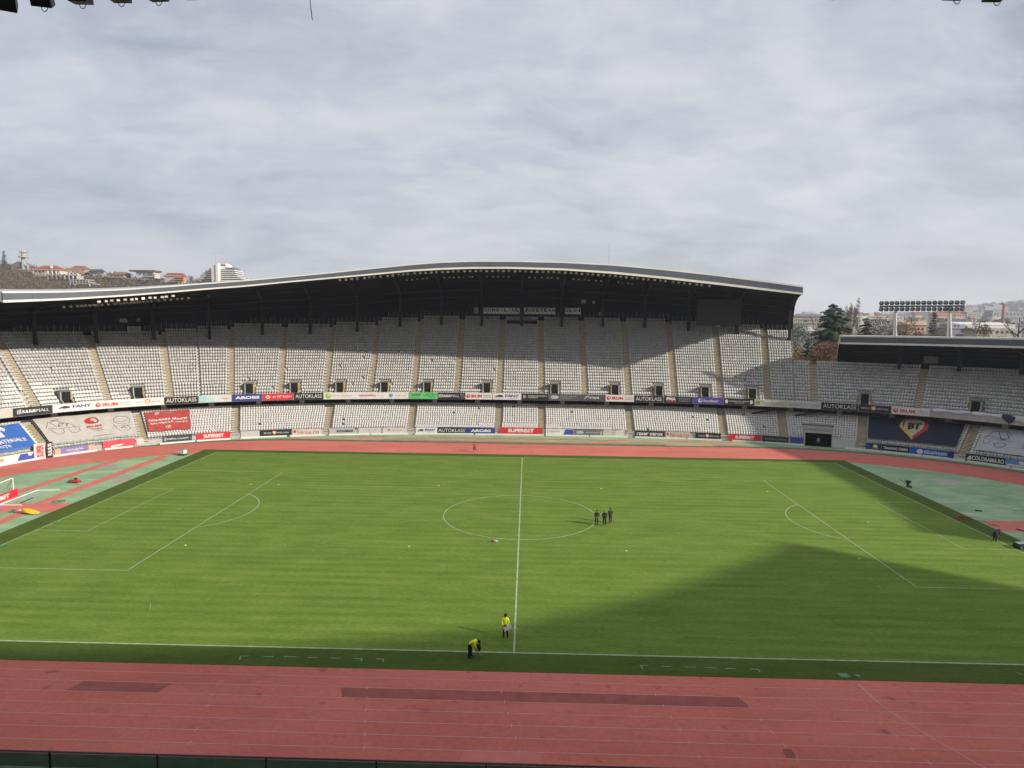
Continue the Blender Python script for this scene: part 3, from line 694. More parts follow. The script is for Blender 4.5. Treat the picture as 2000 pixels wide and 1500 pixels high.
# ------------------------------------------------------------------ writing and boards
_inkc = {}
def ink(c, rough=0.6):
    k = tuple(round(x, 3) for x in c)
    if k not in _inkc: _inkc[k] = mat('print_%d' % len(_inkc), k, rough, 0.06, 1.2)
    return _inkc[k]
W_, K_ = (0.62, 0.605, 0.57), (0.022, 0.022, 0.026)
RED, BLUE, NAVY, GREY = (0.52, 0.035, 0.045), (0.05, 0.07, 0.33), (0.03, 0.035, 0.16), (0.24, 0.24, 0.24)
_tc = {}
def glyphs(txt, bold=0.0):
    if (txt, bold) not in _tc:
        cu = bpy.data.curves.new('t', 'FONT'); cu.body = txt; cu.size = 1.0; cu.offset = bold; cu.resolution_u = 3
        ob = bpy.data.objects.new('t', cu); COL.objects.link(ob); bpy.context.view_layer.update()
        me = bpy.data.meshes.new_from_object(ob.evaluated_get(bpy.context.evaluated_depsgraph_get()))
        V = [(v.co.x, v.co.y) for v in me.vertices]; F = [tuple(p.vertices) for p in me.polygons]
        bpy.data.objects.remove(ob); bpy.data.curves.remove(cu); bpy.data.meshes.remove(me)
        xs = [p[0] for p in V] or [0, 1]; ys = [p[1] for p in V] or [0, 1]
        _tc[(txt, bold)] = (V, F, min(xs), max(xs), min(ys), max(ys))
    return _tc[(txt, bold)]
def write(parent, txt, rect, f, col, bold=0.0, name='lettering', lift=0.02, slant=0.0):
    """stretch txt into rect (x0, y0, x1, y1) of the panel whose surface is f(x, y, lift)"""
    V, F, a, b, c, d = glyphs(txt, bold); x0, y0, x1, y1 = rect; mb = MB()
    if SUBD[0] > 1: V, F = fine(V, F, SUBD[0]-2)
    mb.add([f(x0+(x-a)/(b-a)*(x1-x0)+slant*(y-c), y0+(y-c)/(d-c)*(y1-y0), lift) for x, y in V], F)
    return mb.build(name, ink(col), parent)
SUBD = [0]
def fine(V, F, cuts):
    bm = bmesh.new(); vs = [bm.verts.new((x, y, 0)) for x, y in V]
    for q_ in F:
        try: bm.faces.new([vs[i] for i in q_])
        except ValueError: pass
    bmesh.ops.triangulate(bm, faces=bm.faces[:])
    for _ in range(cuts): bmesh.ops.subdivide_edges(bm, edges=bm.edges[:], cuts=1, use_grid_fill=True)
    bm.verts.index_update(); V2 = [(v.co.x, v.co.y) for v in bm.verts]; F2 = [tuple(v.index for v in q_.verts) for q_ in bm.faces]; bm.free(); return V2, F2
def shape(parent, pts, f, col, lift=0.02, name='emblem'):
    mb = MB(); V, F = pts, [tuple(range(len(pts)))]
    if SUBD[0]: V, F = fine(V, F, SUBD[0])
    mb.add([f(x, y, lift) for x, y in V], F); return mb.build(name, ink(col), parent)
def disc(parent, x, y, rx, ry, f, col, lift=0.02, n=16, name='emblem'):
    return shape(parent, [(x+rx*math.cos(6.2832*k/n), y+ry*math.sin(6.2832*k/n)) for k in range(n)], f, col, lift, name)
def rect(parent, r, f, col, lift=0.02, name='print'):
    x0, y0, x1, y1 = r; n = max(1, int((x1-x0)/1.5)); mb = MB()
    for i in range(n):
        a, b = x0+(x1-x0)*i/n, x0+(x1-x0)*(i+1)/n; mb.quad(f(a, y0, lift), f(b, y0, lift), f(b, y1, lift), f(a, y1, lift))
    return mb.build(name, ink(col), parent)
def line(parent, pts, wd, f, col, lift=0.025, name='drawing'):
    mb = MB()
    if SUBD[0]: pts = [(a[0]+(b[0]-a[0])*k/8, a[1]+(b[1]-a[1])*k/8) for a, b in zip(pts[:-1], pts[1:]) for k in range(8)]+[pts[-1]]
    for (xa, ya), (xb, yb) in zip(pts[:-1], pts[1:]):
        l_ = math.hypot(xb-xa, yb-ya) or 1; nx, ny = -(yb-ya)/l_*wd/2, (xb-xa)/l_*wd/2
        mb.quad(f(xa-nx, ya-ny, lift), f(xb-nx, yb-ny, lift), f(xb+nx, yb+ny, lift), f(xa+nx, ya+ny, lift))
    return mb.build(name, ink(col), parent)

def board(name, s0, s1, d, z0, z1, col, label, cat='banner', thick=0.06, group=None, wob=0.0, lean=0.0):
    """a board that follows the bowl; local x runs from s0 to s1 in metres, y is the height above z0"""
    Lx = s1-s0; o = pt((s0+s1)/2, d, z0); r_ = random.Random(int(s0*100))
    ph = [r_.uniform(0, 6.28) for _ in range(4)]
    def wv(x): return wob*(math.sin(x*1.9+ph[0])+0.6*math.sin(x*4.3+ph[1]))
    def f(x, y, lift=0.0):
        k = y/(z1-z0); p = pt(s0+x, d-lift-thick+wv(x)*(0.3+k)+lean*k, z0+y+(wv(x+3)*0.6*(k if y > 0 else 0))); return p
    n = max(2, int(Lx/0.8)); V = []; F = []
    for i in range(n+1):
        x = Lx*i/n; V += [f(x, 0), f(x, z1-z0), f(x, z1-z0, -thick), f(x, 0, -thick)]
    for i in range(n):
        for q_ in range(4): F.append((i*4+q_, (i+1)*4+q_, (i+1)*4+(q_+1) % 4, i*4+(q_+1) % 4))
    F += [(3, 2, 1, 0), tuple(n*4+q_ for q_ in range(4))]
    e_ = empty(name, o, label, cat, group); mb = MB(); mb.add(V, F); mb.build('panel', ink(col), e_)
    return e_, f, Lx, z1-z0
def px_s(u, v, d): return s_at(u, v, d)[0]

def logo_runner(p, f, x, y, w, h, c=(0.03, 0.04, 0.06)):
    shape(p, [(x, y+h*.2), (x+w*.25, y+h*.75), (x+w*.6, y+h), (x+w, y+h*.75), (x+w*.95, y+h*.35), (x+w*.55, y+h*.30), (x+w*.30, y+h*.42)], f, c)
    shape(p, [(x+w*.1, y), (x+w*.9, y), (x+w*.9, y+h*.1), (x+w*.1, y+h*.1)], f, GREY, name='print')
def logo_shield(p, f, x, y, w, h, c1=(0.55, 0.12, 0.10), c2=(0.62, 0.56, 0.42)):
    pts = [(0, 1), (.5, 1.08), (1, 1), (1, .45), (.5, -.02), (0, .45)]
    shape(p, [(x+w*a, y+h*b) for a, b in pts], f, c1); shape(p, [(x+w*(.5+(a-.5)*.68), y+h*(.5+(b-.5)*.68)) for a, b in pts], f, c2, 0.03)
def logo_ram(p, f, x, y, w, h, c=RED):
    disc(p, x+w*.5, y+h*.5, w*.5, h*.5, f, c); shape(p, [(x+w*.28, y+h*.62), (x+w*.55, y+h*.82), (x+w*.8, y+h*.55), (x+w*.62, y+h*.3), (x+w*.6, y+h*.5), (x+w*.4, y+h*.48)], f, W_, 0.03)

FD = 0.0; FZ0, FZ1 = 6.52, 7.90
def fb(u0, v0, u1, v1, col, label, **kw):
    e_, f, Lx, H = board('fascia_banner', px_s(u0, v0, FD-0.1)+0.02, px_s(u1, v1, FD-0.1)-0.02, FD-0.03, FZ0, FZ1, col, label, 'banner', group='banners along the upper tier fascia', wob=0.012, **kw); return e_, f, Lx, H
FVP = [(-60, 812), (25.5, 798.5), (102, 790), (200, 783.5), (320, 776), (387, 773), (452, 770), (631, 767), (799, 767), (909, 768), (1017, 768.5), (1182, 771), (1295, 773), (1354, 775), (1474, 779), (1603, 785), (1741.5, 795), (1816, 800), (2000, 816)]
fv = lambda u: float(np.interp(u, [a for a, _ in FVP], [b for _, b in FVP]))+6
def F_(u0, u1, col, label): return fb(u0, fv(u0), u1, fv(u1), col, label)
def t1(B, txt, x0, x1, y0=.25, y1=.75, col=W_, bold=0.02, **kw):
    e_, f, Lx, H = B; write(e_, txt, (Lx*x0, H*y0, Lx*x1, H*y1), f, col, bold, **kw)
def serif_bars(B, x0, x1): pass
def autoklass(B, x0=.05, x1=.95, y0=.24, y1=.80): t1(B, 'AUTOKLASS', x0, x1, y0, y1, W_, 0.0)
def irum(B, x0, x1, small=True):
    e_, f, Lx, H = B; w = x1-x0; logo_ram(e_, f, Lx*(x0+.03*w), H*.22, H*.62, H*.58)
    t1(B, 'IRUM', x0+.22*w, x0+(.62 if small else .95)*w, .28, .72, RED, 0.04)
    if small: t1(B, 'Tractoare', x0+.68*w, x0+.96*w, .52, .74, GREY, 0.0); t1(B, 'românești', x0+.68*w, x0+.96*w, .22, .46, GREY, 0.0)
def fany(B, x0, x1):
    e_, f, Lx, H = B; w = (x1-x0); logo_runner(e_, f, Lx*(x0+.06*w), H*.25, Lx*w*.32, H*.5); t1(B, 'FANY', x0+.44*w, x0+.93*w, .38, .80, (0.06, 0.07, 0.30), 0.035)
    line(e_, [(Lx*(x0+.55*w), H*.24), (Lx*(x0+.70*w), H*.18)], .05, f, (0.5, 0.15, 0.12), name='print'); line(e_, [(Lx*(x0+.72*w), H*.2), (Lx*(x0+.92*w), H*.22)], .05, f, (0.15, 0.3, 0.5), name='print')
def mall(B, x0=.1, x1=.92):
    e_, f, Lx, H = B; w = x1-x0
    for k in range(3): rect(e_, (Lx*(x0+.02*k*2), H*.25, Lx*(x0+.02*k*2+.02), H*(.72+.04*k)), f, W_, name='emblem')
    t1(B, 'IULIUS', x0+.16*w, x0+.58*w, .32, .68, W_, 0.05); t1(B, 'MALL', x0+.60*w, x1, .32, .68, W_, 0.0)
def bank(B, x0, x1, col, sx=.42):
    e_, f, Lx, H = B; w = x1-x0; t1(B, 'BANCA', x0, x0+(sx-.04)*w, .40, .66, col, 0.0); logo_shield(e_, f, Lx*(x0+sx*w), H*.2, H*.62, H*.62); t1(B, 'TRANSILVANIA', x0+(sx+.12)*w, x1, .40, .66, col, 0.0)

CREAM = (0.46, 0.43, 0.37)
F_(-58, 24, CREAM, 'blank cream fascia panel at the far left end')
mall(F_(25.5, 102, K_, 'black fascia banner with white shopping mall lettering, leftmost of its kind'))
B = F_(103, 320, W_, 'long white fascia banner with blue and red lettering at the left'); fany(B, 0.02, .36); irum(B, .36, .70); bank(B, .74, .97, (0.34, 0.34, 0.34), .36)
autoklass(F_(321, 387, K_, 'black fascia banner with white serif lettering, leftmost of its kind'))
B = F_(388, 452, (0.50, 0.53, 0.50), 'pale aqua and white fascia banner with a small orange mark'); rect(B[0], (0, B[3]*.05, B[2]*.22, B[3]*.95), B[1], (0.28, 0.52, 0.50)); shape(B[0], [(B[2]*.22, B[3]*.05), (B[2]*.62, B[3]*.05), (B[2]*.22, B[3]*.9)], B[1], (0.36, 0.55, 0.52), name='print'); rect(B[0], (B[2]*.74, B[3]*.4, B[2]*.9, B[3]*.6), B[1], (0.55, 0.30, 0.20), name='emblem')
t1(F_(453, 512, (0.035, 0.045, 0.20), 'dark blue fascia banner with bold white letters'), 'AROBS', .1, .92, .30, .72, W_, 0.05)
B = F_(513, 573, RED, 'red fascia banner with white radio lettering'); t1(B, '#1 HIT RADIO', .32, .95, .34, .68, W_, 0.01); disc(B[0], B[2]*.17, B[3]*.5, .42, .34, B[1], W_); disc(B[0], B[2]*.17, B[3]*.5, .22, .18, B[1], RED, 0.03)
autoklass(F_(574, 631, K_, 'black serif lettered fascia banner right of the red radio banner'))
B = F_(632, 798, W_, 'long white fascia banner with green disc and red script lettering')
disc(B[0], .9, B[3]*.5, .62, .5, B[1], (0.25, 0.42, 0.08)); disc(B[0], 1.05, B[3]*.6, .3, .25, B[1], (0.55, 0.52, 0.1), 0.03); t1(B, 'TEMPOINVEST', .09, .34, .34, .66, (0.40, 0.42, 0.36), 0.0)
t1(B, 'carpatina', .41, .61, .28, .74, (0.45, 0.05, 0.06), 0.02); disc(B[0], B[2]*.79, B[3]*.52, .42, .38, B[1], (0.08, 0.30, 0.42)); t1(B, 'REGIONAL', .84, .97, .38, .62, (0.42, 0.42, 0.40), 0.0)
B = F_(799, 855, (0.10, 0.46, 0.14), 'bright green fascia banner with dark lettering and horse outline'); t1(B, 'JOST', .08, .42, .42, .78, (0.03, 0.08, 0.16), 0.03); t1(B, 'Group', .12, .34, .2, .34, (0.05, 0.16, 0.14))
line(B[0], [(B[2]*x, B[3]*y) for x, y in ((.5, .4), (.6, .66), (.74, .78), (.84, .62), (.95, .8))], .08, B[1], (0.03, 0.10, 0.14)); line(B[0], [(B[2]*x, B[3]*y) for x, y in ((.66, .68), (.7, .4), (.78, .28), (.82, .5), (.9, .3))], .07, B[1], (0.03, 0.10, 0.14))
B = F_(855, 908, K_, 'black mall banner with slanted white stripes right of the green banner'); mall(B, .03, .80)
for k in range(4): line(B[0], [(B[2]*(.83+.04*k), B[3]*.9), (B[2]*(.88+.04*k), B[3]*.1)], .05, B[1], (0.35, 0.35, 0.35))
irum(F_(909, 961, W_, 'white fascia banner with red lettering left of the blue lettered one in the middle'), 0, 1)
fany(F_(962, 1018, W_, 'white fascia banner with blue lettering over the halfway line'), 0, 1)
B = F_(1019, 1071, K_, 'black fascia banner with two lines of small white lettering near the middle'); rect(B[0], (B[2]*.05, B[3]*.3, B[2]*.16, B[3]*.75), B[1], (0.3, 0.3, 0.3), name='emblem'); t1(B, 'PRIMĂRIA MUNICIPIULUI', .24, .95, .55, .76, W_, 0.02); t1(B, 'CLUJ-NAPOCA', .24, .60, .26, .46, W_, 0.02)
B = F_(1072, 1128, (0.085, 0.088, 0.092), 'dark grey fascia banner with pale rounded badge'); disc(B[0], B[2]*.2, B[3]*.5, .9, .36, B[1], (0.42, 0.42, 0.42)); t1(B, 'CONSILIUL JUDEȚEAN', .4, .97, .55, .72, (0.45, 0.45, 0.45), 0.0); t1(B, 'CLUJ ROMÂNIA', .4, .8, .28, .45, (0.45, 0.45, 0.45), 0.0)
B = F_(1129, 1182, (0.075, 0.075, 0.080), 'charcoal fascia banner with white pharmacy lettering'); t1(B, 'Terapia', .33, .78, .26, .78, W_, 0.015); shape(B[0], [(B[2]*.22, B[3]*.3), (B[2]*.3, B[3]*.72), (B[2]*.33, B[3]*.72), (B[2]*.25, B[3]*.3)], B[1], W_)
irum(F_(1183, 1238, W_, 'white fascia banner with red lettering right of the pharmacy banner'), 0, 1)
autoklass(F_(1239, 1295, K_, 'black serif lettered fascia banner right of middle, under the last lamps'))
B = F_(1297, 1353, K_, 'black fascia banner with white letters over a red dash'); t1(B, 'PMA', .08, .42, .36, .84, W_, 0.05); rect(B[0], (B[2]*.1, B[3]*.12, B[2]*.42, B[3]*.26), B[1], RED); t1(B, 'INVEST', .52, .92, .56, .78, (0.35, 0.35, 0.35), 0.0); t1(B, 'CONSULT', .52, .92, .22, .44, (0.35, 0.35, 0.35), 0.0)
B = F_(1354, 1413, (0.075, 0.065, 0.30), 'indigo fascia banner with white lettering and round mark'); t1(B, 'foundever', .34, .84, .28, .72, W_, 0.01); disc(B[0], B[2]*.23, B[3]*.5, .42, .40, B[1], W_); disc(B[0], B[2]*.25, B[3]*.56, .22, .20, B[1], (0.075, 0.065, 0.30), 0.03)
B = F_(1414, 1473, K_, 'black fascia banner with tiny white lettering and badges at both ends'); disc(B[0], .5, B[3]*.5, .3, .4, B[1], W_); disc(B[0], B[2]-.5, B[3]*.5, .3, .4, B[1], W_); t1(B, 'UNIVERSITATEA TEHNICĂ', .18, .84, .5, .7, W_); t1(B, 'DIN CLUJ', .36, .66, .22, .4, W_)
B = F_(1474, 1534, (0.50, 0.52, 0.49), 'pale fascia banner with olive lettering'); t1(B, 'Ducfarm', .16, .94, .22, .80, (0.30, 0.32, 0.05), 0.0); disc(B[0], .6, B[3]*.5, .4, .4, B[1], (0.22, 0.30, 0.06))
B = F_(1535, 1603, (0.50, 0.52, 0.51), 'pale fascia banner with thin grey lettering and yellow drop'); t1(B, 'GAZON LUNA', .20, .98, .24, .72, (0.16, 0.20, 0.22), -0.004); shape(B[0], [(.3, B[3]*.3), (.8, B[3]*.22), (1.05, B[3]*.45), (.75, B[3]*.78), (.6, B[3]*.5)], B[1], (0.50, 0.45, 0.06)); disc(B[0], .95, B[3]*.42, .2, .22, B[1], (0.25, 0.40, 0.1), 0.03)
autoklass(F_(1604, 1676, K_, 'black serif lettered fascia banner, rightmost of its kind'))
bank(F_(1677, 1740, K_, 'black fascia banner with bank lettering and coloured shield at the right'), .08, .92, W_, .36)
irum(F_(1742, 1816, W_, 'white fascia banner with red lettering, rightmost of its kind'), 0, 1)

# front boards of the lower tier
LD = -5.72
BVP = [(-60, 925), (20, 893), (100, 878), (200, 868), (300, 857), (420, 849), (560, 844), (740, 843), (900, 842), (1010, 842), (1100, 844), (1300, 849), (1480, 857), (1600, 866), (1720, 874), (1800, 881), (1880, 892), (1980, 908), (2080, 925)]
bv = lambda u: float(np.interp(u, [a for a, _ in BVP], [b for _, b in BVP]))
def B_(u0, u1, col, label, z0=0.22, z1=1.42, wob=0.02, d=LD, lean=0.0):
    return board('perimeter_banner', px_s(u0, bv(u0), d)+0.02, px_s(u1, bv(u1), d)-0.02, d, z0, z1, col, label, 'banner', group='banners along the trackside wall', wob=wob, lean=lean)
B = B_(-40, 70, W_, 'white trackside banner with a blue swoosh at the left edge'); shape(B[0], [(B[2]*.66, 0.05), (B[2]*.97, 0.05), (B[2]*.97, B[3]*.9), (B[2]*.72, B[3]*.9)], B[1], BLUE, name='print'); rect(B[0], (B[2]*.36, B[3]*.35, B[2]*.42, B[3]*.7), B[1], (0.5, 0.25, 0.1), name='emblem')
B = B_(106, 184, (0.19, 0.16, 0.36), 'purple trackside banner with orange ends', z0=0.2, z1=1.3); rect(B[0], (0, .02, B[2]*.15, B[3]*.98), B[1], (0.48, 0.33, 0.22)); rect(B[0], (B[2]*.85, .02, B[2], B[3]*.98), B[1], (0.48, 0.33, 0.22)); t1(B, 'ASIGURĂRI', .28, .72, .45, .75, W_, 0.02); t1(B, 'protecție', .36, .62, .2, .36, W_)
B = B_(200, 264, (0.52, 0.07, 0.09), 'crumpled red trackside banner with a white stripe', wob=0.06, z1=1.5); shape(B[0], [(B[2]*.25, .1), (B[2]*.62, .35), (B[2]*.62, .65), (B[2]*.25, .4)], B[1], W_, name='print')
B_(266, 281, (0.5, 0.48, 0.44), 'small blank white trackside board beside the stairs')
B = B_(318, 375, (0.045, 0.05, 0.06), 'dark grey trackside banner with white city lettering at the left'); t1(B, 'ROMÂNIA CLUJ-NAPOCA', .14, .96, .32, .70, W_, 0.015); rect(B[0], (.2, .3, .6, .95), B[1], (0.3, 0.3, 0.3), name='emblem')
def superbet(u0, u1, label, z1=1.45):
    B = B_(u0, u1, (0.55, 0.03, 0.04), label, z1=z1); t1(B, 'SUPERBET', .2, .8, .28, .82, W_, 0.05); return B
superbet(384, 450, 'red trackside banner with white capitals at the left')
B_(470, 507, (0.46, 0.44, 0.40), 'blank white trackside board left of a black shield banner')
bank(B_(508, 569, K_, 'black trackside banner with shield, left of the red lettered white banner'), .12, .92, W_, .34)
B = B_(571, 628, (0.50, 0.46, 0.42), 'white trackside banner with red web address at the left'); t1(B, 'hiros.ro', .18, .92, .15, .80, (0.50, 0.06, 0.05), 0.0); disc(B[0], .5, B[3]*.6, .3, .3, B[1], RED)
B = B_(643, 692, (0.40, 0.40, 0.40), 'grey trackside banner with a dark lettered stripe'); rect(B[0], (B[2]*.3, B[3]*.3, B[2]*.95, B[3]*.7), B[1], (0.07, 0.075, 0.09)); t1(B, 'CLUJ-NAPOCA', .36, .9, .4, .6, W_, 0, lift=0.03)
B = B_(700, 745, (0.48, 0.48, 0.49), 'pale trackside banner with faint blue lettering'); t1(B, 'regio', .3, .8, .4, .75, (0.33, 0.38, 0.46))
B = B_(747, 795, (0.52, 0.50, 0.46), 'white trackside banner with a small orange shield'); logo_shield(B[0], B[1], B[2]*.2, .35, .6, .6, (0.5, 0.3, 0.08), (0.2, 0.2, 0.4)); t1(B, 'Cluj-Napoca', .4, .8, .45, .65, (0.3, 0.25, 0.2))
fany(B_(812, 854, W_, 'white trackside banner with blue lettering left of the striped one'), 0, 1)
autoklass(B_(855, 909, K_, 'black trackside banner with white serif letters'), .02, .98)
t1(B_(910, 967, (0.035, 0.045, 0.22), 'dark blue trackside banner with white capitals'), 'AROBS', .16, .86, .28, .74, W_, 0.05)
superbet(975, 1060, 'long red trackside banner with white capitals at the halfway line', 1.6)
B = B_(1066, 1121, W_, 'white trackside banner with a slanted blue end'); shape(B[0], [(B[2]*.62, .03), (B[2]*.99, .03), (B[2]*.99, B[3]*.95), (B[2]*.7, B[3]*.95)], B[1], BLUE, name='print'); logo_shield(B[0], B[1], .3, .3, .4, .6, (0.45, 0.3, 0.1)); t1(B, 'Academia', .18, .5, .5, .68, GREY)
B = B_(1122, 1172, (0.13, 0.135, 0.14), 'grey trackside banner with a pale oval badge'); disc(B[0], 1.1, B[3]*.5, .8, .3, B[1], (0.4, 0.4, 0.4)); t1(B, 'CONSILIUL JUDEȚEAN CLUJ', .42, .96, .4, .62, W_)
B_(1178, 1228, (0.50, 0.48, 0.42), 'crumpled blank white cloth on the trackside wall', wob=0.09)
t1(B_(1240, 1298, K_, 'black trackside banner with white lower case lettering'), 'raxer xerox', .06, .95, .26, .72, W_, 0.03)
B = B_(1300, 1348, (0.48, 0.42, 0.38), 'white trackside banner with red web address at the right'); t1(B, 'hiros.ro', .2, .95, .12, .80, (0.50, 0.06, 0.05), 0.0); disc(B[0], .4, B[3]*.6, .25, .28, B[1], RED)
bank(B_(1358, 1408, K_, 'black trackside banner with shield, right of the red lettered white banner'), .12, .92, W_, .34)
superbet(1423, 1486, 'red trackside banner with white capitals at the right')
B = B_(1488, 1540, (0.035, 0.037, 0.042), 'black trackside banner with grey city lettering at the right'); t1(B, 'ROMÂNIA CLUJ-NAPOCA', .12, .94, .36, .68, (0.4, 0.4, 0.4), 0.0)
B_(1543, 1571, (0.05, 0.06, 0.30), 'blue cloth draped on the wall beside the tunnel', wob=0.05, z1=1.5)
B_(1625, 1671, (0.48, 0.49, 0.48), 'plain white box wall right of the tunnel mouth', z0=0.05, z1=1.75, wob=0)
B = B_(1690, 1721, (0.03, 0.035, 0.06), 'black trackside banner with white emblem and a blue end'); rect(B[0], (0, .02, B[2]*.25, B[3]*.98), B[1], (0.05, 0.06, 0.26)); disc(B[0], B[2]*.65, B[3]*.62, .5, .28, B[1], W_); t1(B, 'academy', .4, .9, .2, .36, (0.4, 0.4, 0.4))
t1(B_(1722, 1776, K_, 'black trackside banner with white training lettering'), 'TRAINING CAMPS', .05, .95, .34, .72, W_, 0.03)
B = B_(1777, 1863, (0.03, 0.09, 0.42), 'bright blue trackside banner with white sport lettering'); t1(B, 'DECATHLON', .33, .84, .28, .72, W_, 0.04); disc(B[0], B[2]*.23, B[3]*.5, .55, .42, B[1], W_); shape(B[0], [(B[2]*.20, B[3]*.28), (B[2]*.23, B[3]*.66), (B[2]*.26, B[3]*.44)], B[1], (0.03, 0.09, 0.42), 0.03); rect(B[0], (B[2]*.88, .02, B[2], B[3]*.98), B[1], (0.02, 0.03, 0.16))
B = B_(1886, 1963, K_, 'black trackside banner with white web address in capitals at the right edge'); t1(B, 'COLORAMA.RO', .16, .98, .22, .82, W_, 0.03); shape(B[0], [(.15, .25), (1.0, .25), (.9, .95), (.5, .8)], B[1], W_)
B = B_(1965, 2050, (0.10, 0.24, 0.50), 'blue and white trackside banner at the right edge'); rect(B[0], (B[2]*.02, B[3]*.15, B[2]*.5, B[3]*.4), B[1], W_); rect(B[0], (B[2]*.3, B[3]*.5, B[2]*.42, B[3]*.95), B[1], W_); rect(B[0], (B[2]*.42, B[3]*.62, B[2]*.98, B[3]*.8), B[1], W_)
# two boards folded over the stairs at the left
for (u0, u1, c, tx, tcol, lab) in ((66, 88, (0.52, 0.49, 0.43), 'SUPER', RED, 'white board with red lettering standing on end beside the left stairs'), (90, 103, K_, 'IULIUS', W_, 'black board with white lettering standing on end beside the left stairs')):
    B = B_(u0, u1, c, lab, z0=0.1, z1=2.6, wob=0.03, d=LD-0.12); e_, f, Lx, H = B
    write(e_, tx, (H*.12, -Lx*.86, H*.9, -Lx*.22), lambda x, y, l_=0, f=f: f(-y, x, l_), tcol, 0.04)

# low white plinths in front of the wall
for u0, u1 in ((-20, 90), (105, 190), (205, 260), (312, 381), (384, 450), (470, 560), (566, 634), (642, 722), (724, 797), (810, 925), (928, 1062), (1066, 1150), (1152, 1226), (1240, 1340), (1342, 1409), (1430, 1492), (1494, 1570), (1650, 1720), (1722, 1800), (1802, 1884), (1888, 1972), (1975, 2060)):
    s0, s1 = px_s(u0, bv(u0)+9, -6.0), px_s(u1, bv(u1)+9, -6.0); mb = MB(); d0 = -6.05+0.15*((u0 // 7) % 2); n = max(2, int((s1-s0)/2.5)); V = []; F = []
    for i in range(n+1):
        s = s0+(s1-s0)*i/n; V += [pt(s, d0, 0.005), pt(s, d0, 0.30), pt(s, d0+0.22, 0.30), pt(s, d0+0.22, 0.005)]
    for i in range(n):
        for q_ in range(4): F.append((i*4+q_, (i+1)*4+q_, (i+1)*4+(q_+1) % 4, i*4+(q_+1) % 4))
    F += [(3, 2, 1, 0), tuple(n*4+q_ for q_ in range(4))]; mb.add(V, F); mb.build('plinth', M_WHITE, lower)
# ------------------------------------------------------------------ fittings of the stands
# wind screen behind the top row: panes and posts
ws = empty('wind_screen', pt(0, ud(29)+0.3, uz(29)), 'dark glazed wind screen behind the top row of seats', 'screen')
mbp = MB(); mbp.box((0, 0, 0.85), (0.98, 0.02, 1.5)); pane_me = bpy.data.meshes.new('pane'); pane_me.from_pydata(mbp.v, [], mbp.f); pane_me.materials.append(M_GLASS)
mbp = MB(); mbp.box((0, 0, 0.9), (0.055, 0.07, 1.75)); post_me = bpy.data.meshes.new('post'); post_me.from_pydata(mbp.v, [], mbp.f); post_me.materials.append(mat('screen_post', (0.22, 0.225, 0.235), 0.5))
def inst(name, me, p, rz, parent):
    o = bpy.data.objects.new(name, me); COL.objects.link(o); o.parent = parent; o.location = Vector(p)-ORG[parent.name]; o.rotation_euler = (0, 0, rz); ORG[o.name] = ORG[parent.name]; return o
for s0, s1, n in UBLOCKS:
    if s1 < S_LEFT+1 or s0 > S_END-1 or n < 15: continue
    a, b = pt(s0, ud(n)+0.25), pt(s1, ud(n)+0.25); k = max(1, int(round((b-a).length/1.05))); zt = uz(n)-0.25
    for i in range(k+1):
        s = s0+(s1-s0)*i/k; t, o = frame_at(s); rz = math.atan2(t.y, t.x); inst('post', post_me, pt(s, ud(n)+0.3, zt), rz, ws)
        if i < k: s = s0+(s1-s0)*(i+.5)/k; inst('pane', pane_me, pt(s, ud(n)+0.3, zt), rz, ws)
# end guard rail of the tall part
mb = MB(); t, o = frame_at(S_END)
gr = empty('end_barrier', pt(S_END, ud(14), uz(14)), 'steel guard rail down the right end of the tall stand', 'railing')
for j in range(13, 25, 2): mb = MB(); mb.bar(pt(S_END+0.05, ud(j), uz(j)), pt(S_END+0.05, ud(j), uz(j)+1.15), 0.06); mb.build('post', M_STEEL, gr)
for h in (0.5, 1.1): mb = MB(); mb.bar(pt(S_END+0.05, ud(13), uz(13)+h), pt(S_END+0.05, ud(24), uz(24)+h), 0.06); mb.build('rail', M_STEEL, gr)

# lettered panels under the roof
def sign(word, u0, u1, v0, v1, label):
    d = ud(29)-0.1; s0, za = s_at(u0, v1, d); s1, zb = s_at(u1, v0, d); za = s_at((u0+u1)/2, v1, d)[1]; zb = s_at((u0+u1)/2, v0, d)[1]
    e_ = empty('panel_sign', pt((s0+s1)/2, d, za), label, 'sign'); n = len(word); wd = (s1-s0)/n; m = mat('sign_panel', (0.66, 0.67, 0.68), 0.6, 0.06, 1)
    for i, ch in enumerate(word):
        f = lambda x, y, l_=0.0, i=i: pt(s0+wd*i+x, d-l_, za+y)
        mb = MB(); g = 0.02; A = [f(g, 0), f(wd-g, 0), f(wd-g, zb-za), f(g, zb-za)]; Bk = [f(g, 0, -.05), f(wd-g, 0, -.05), f(wd-g, zb-za, -.05), f(g, zb-za, -.05)]
        mb.hexa([A[0], A[1], Bk[1], Bk[0], A[3], A[2], Bk[2], Bk[3]]); p_ = mb.build('panel', m, e_)
        cw = 0.2 if ch == 'I' else 0.74
        write(p_, ch, (wd*(.5-cw/2), (zb-za)*.34, wd*(.5+cw/2), (zb-za)*.93), f, (0.012, 0.012, 0.014), 0.05, name='letter')
sign('CONSILIUL', 944, 1015, 601, 613, 'row of nine grey letter panels, leftmost of the three words under the roof')
sign('JUDETEAN', 1023.5, 1085, 601, 613.5, 'row of eight grey letter panels, middle word under the roof')
sign('CLUJ', 1103.5, 1134.5, 601.5, 613.5, 'row of four grey letter panels, rightmost word under the roof')

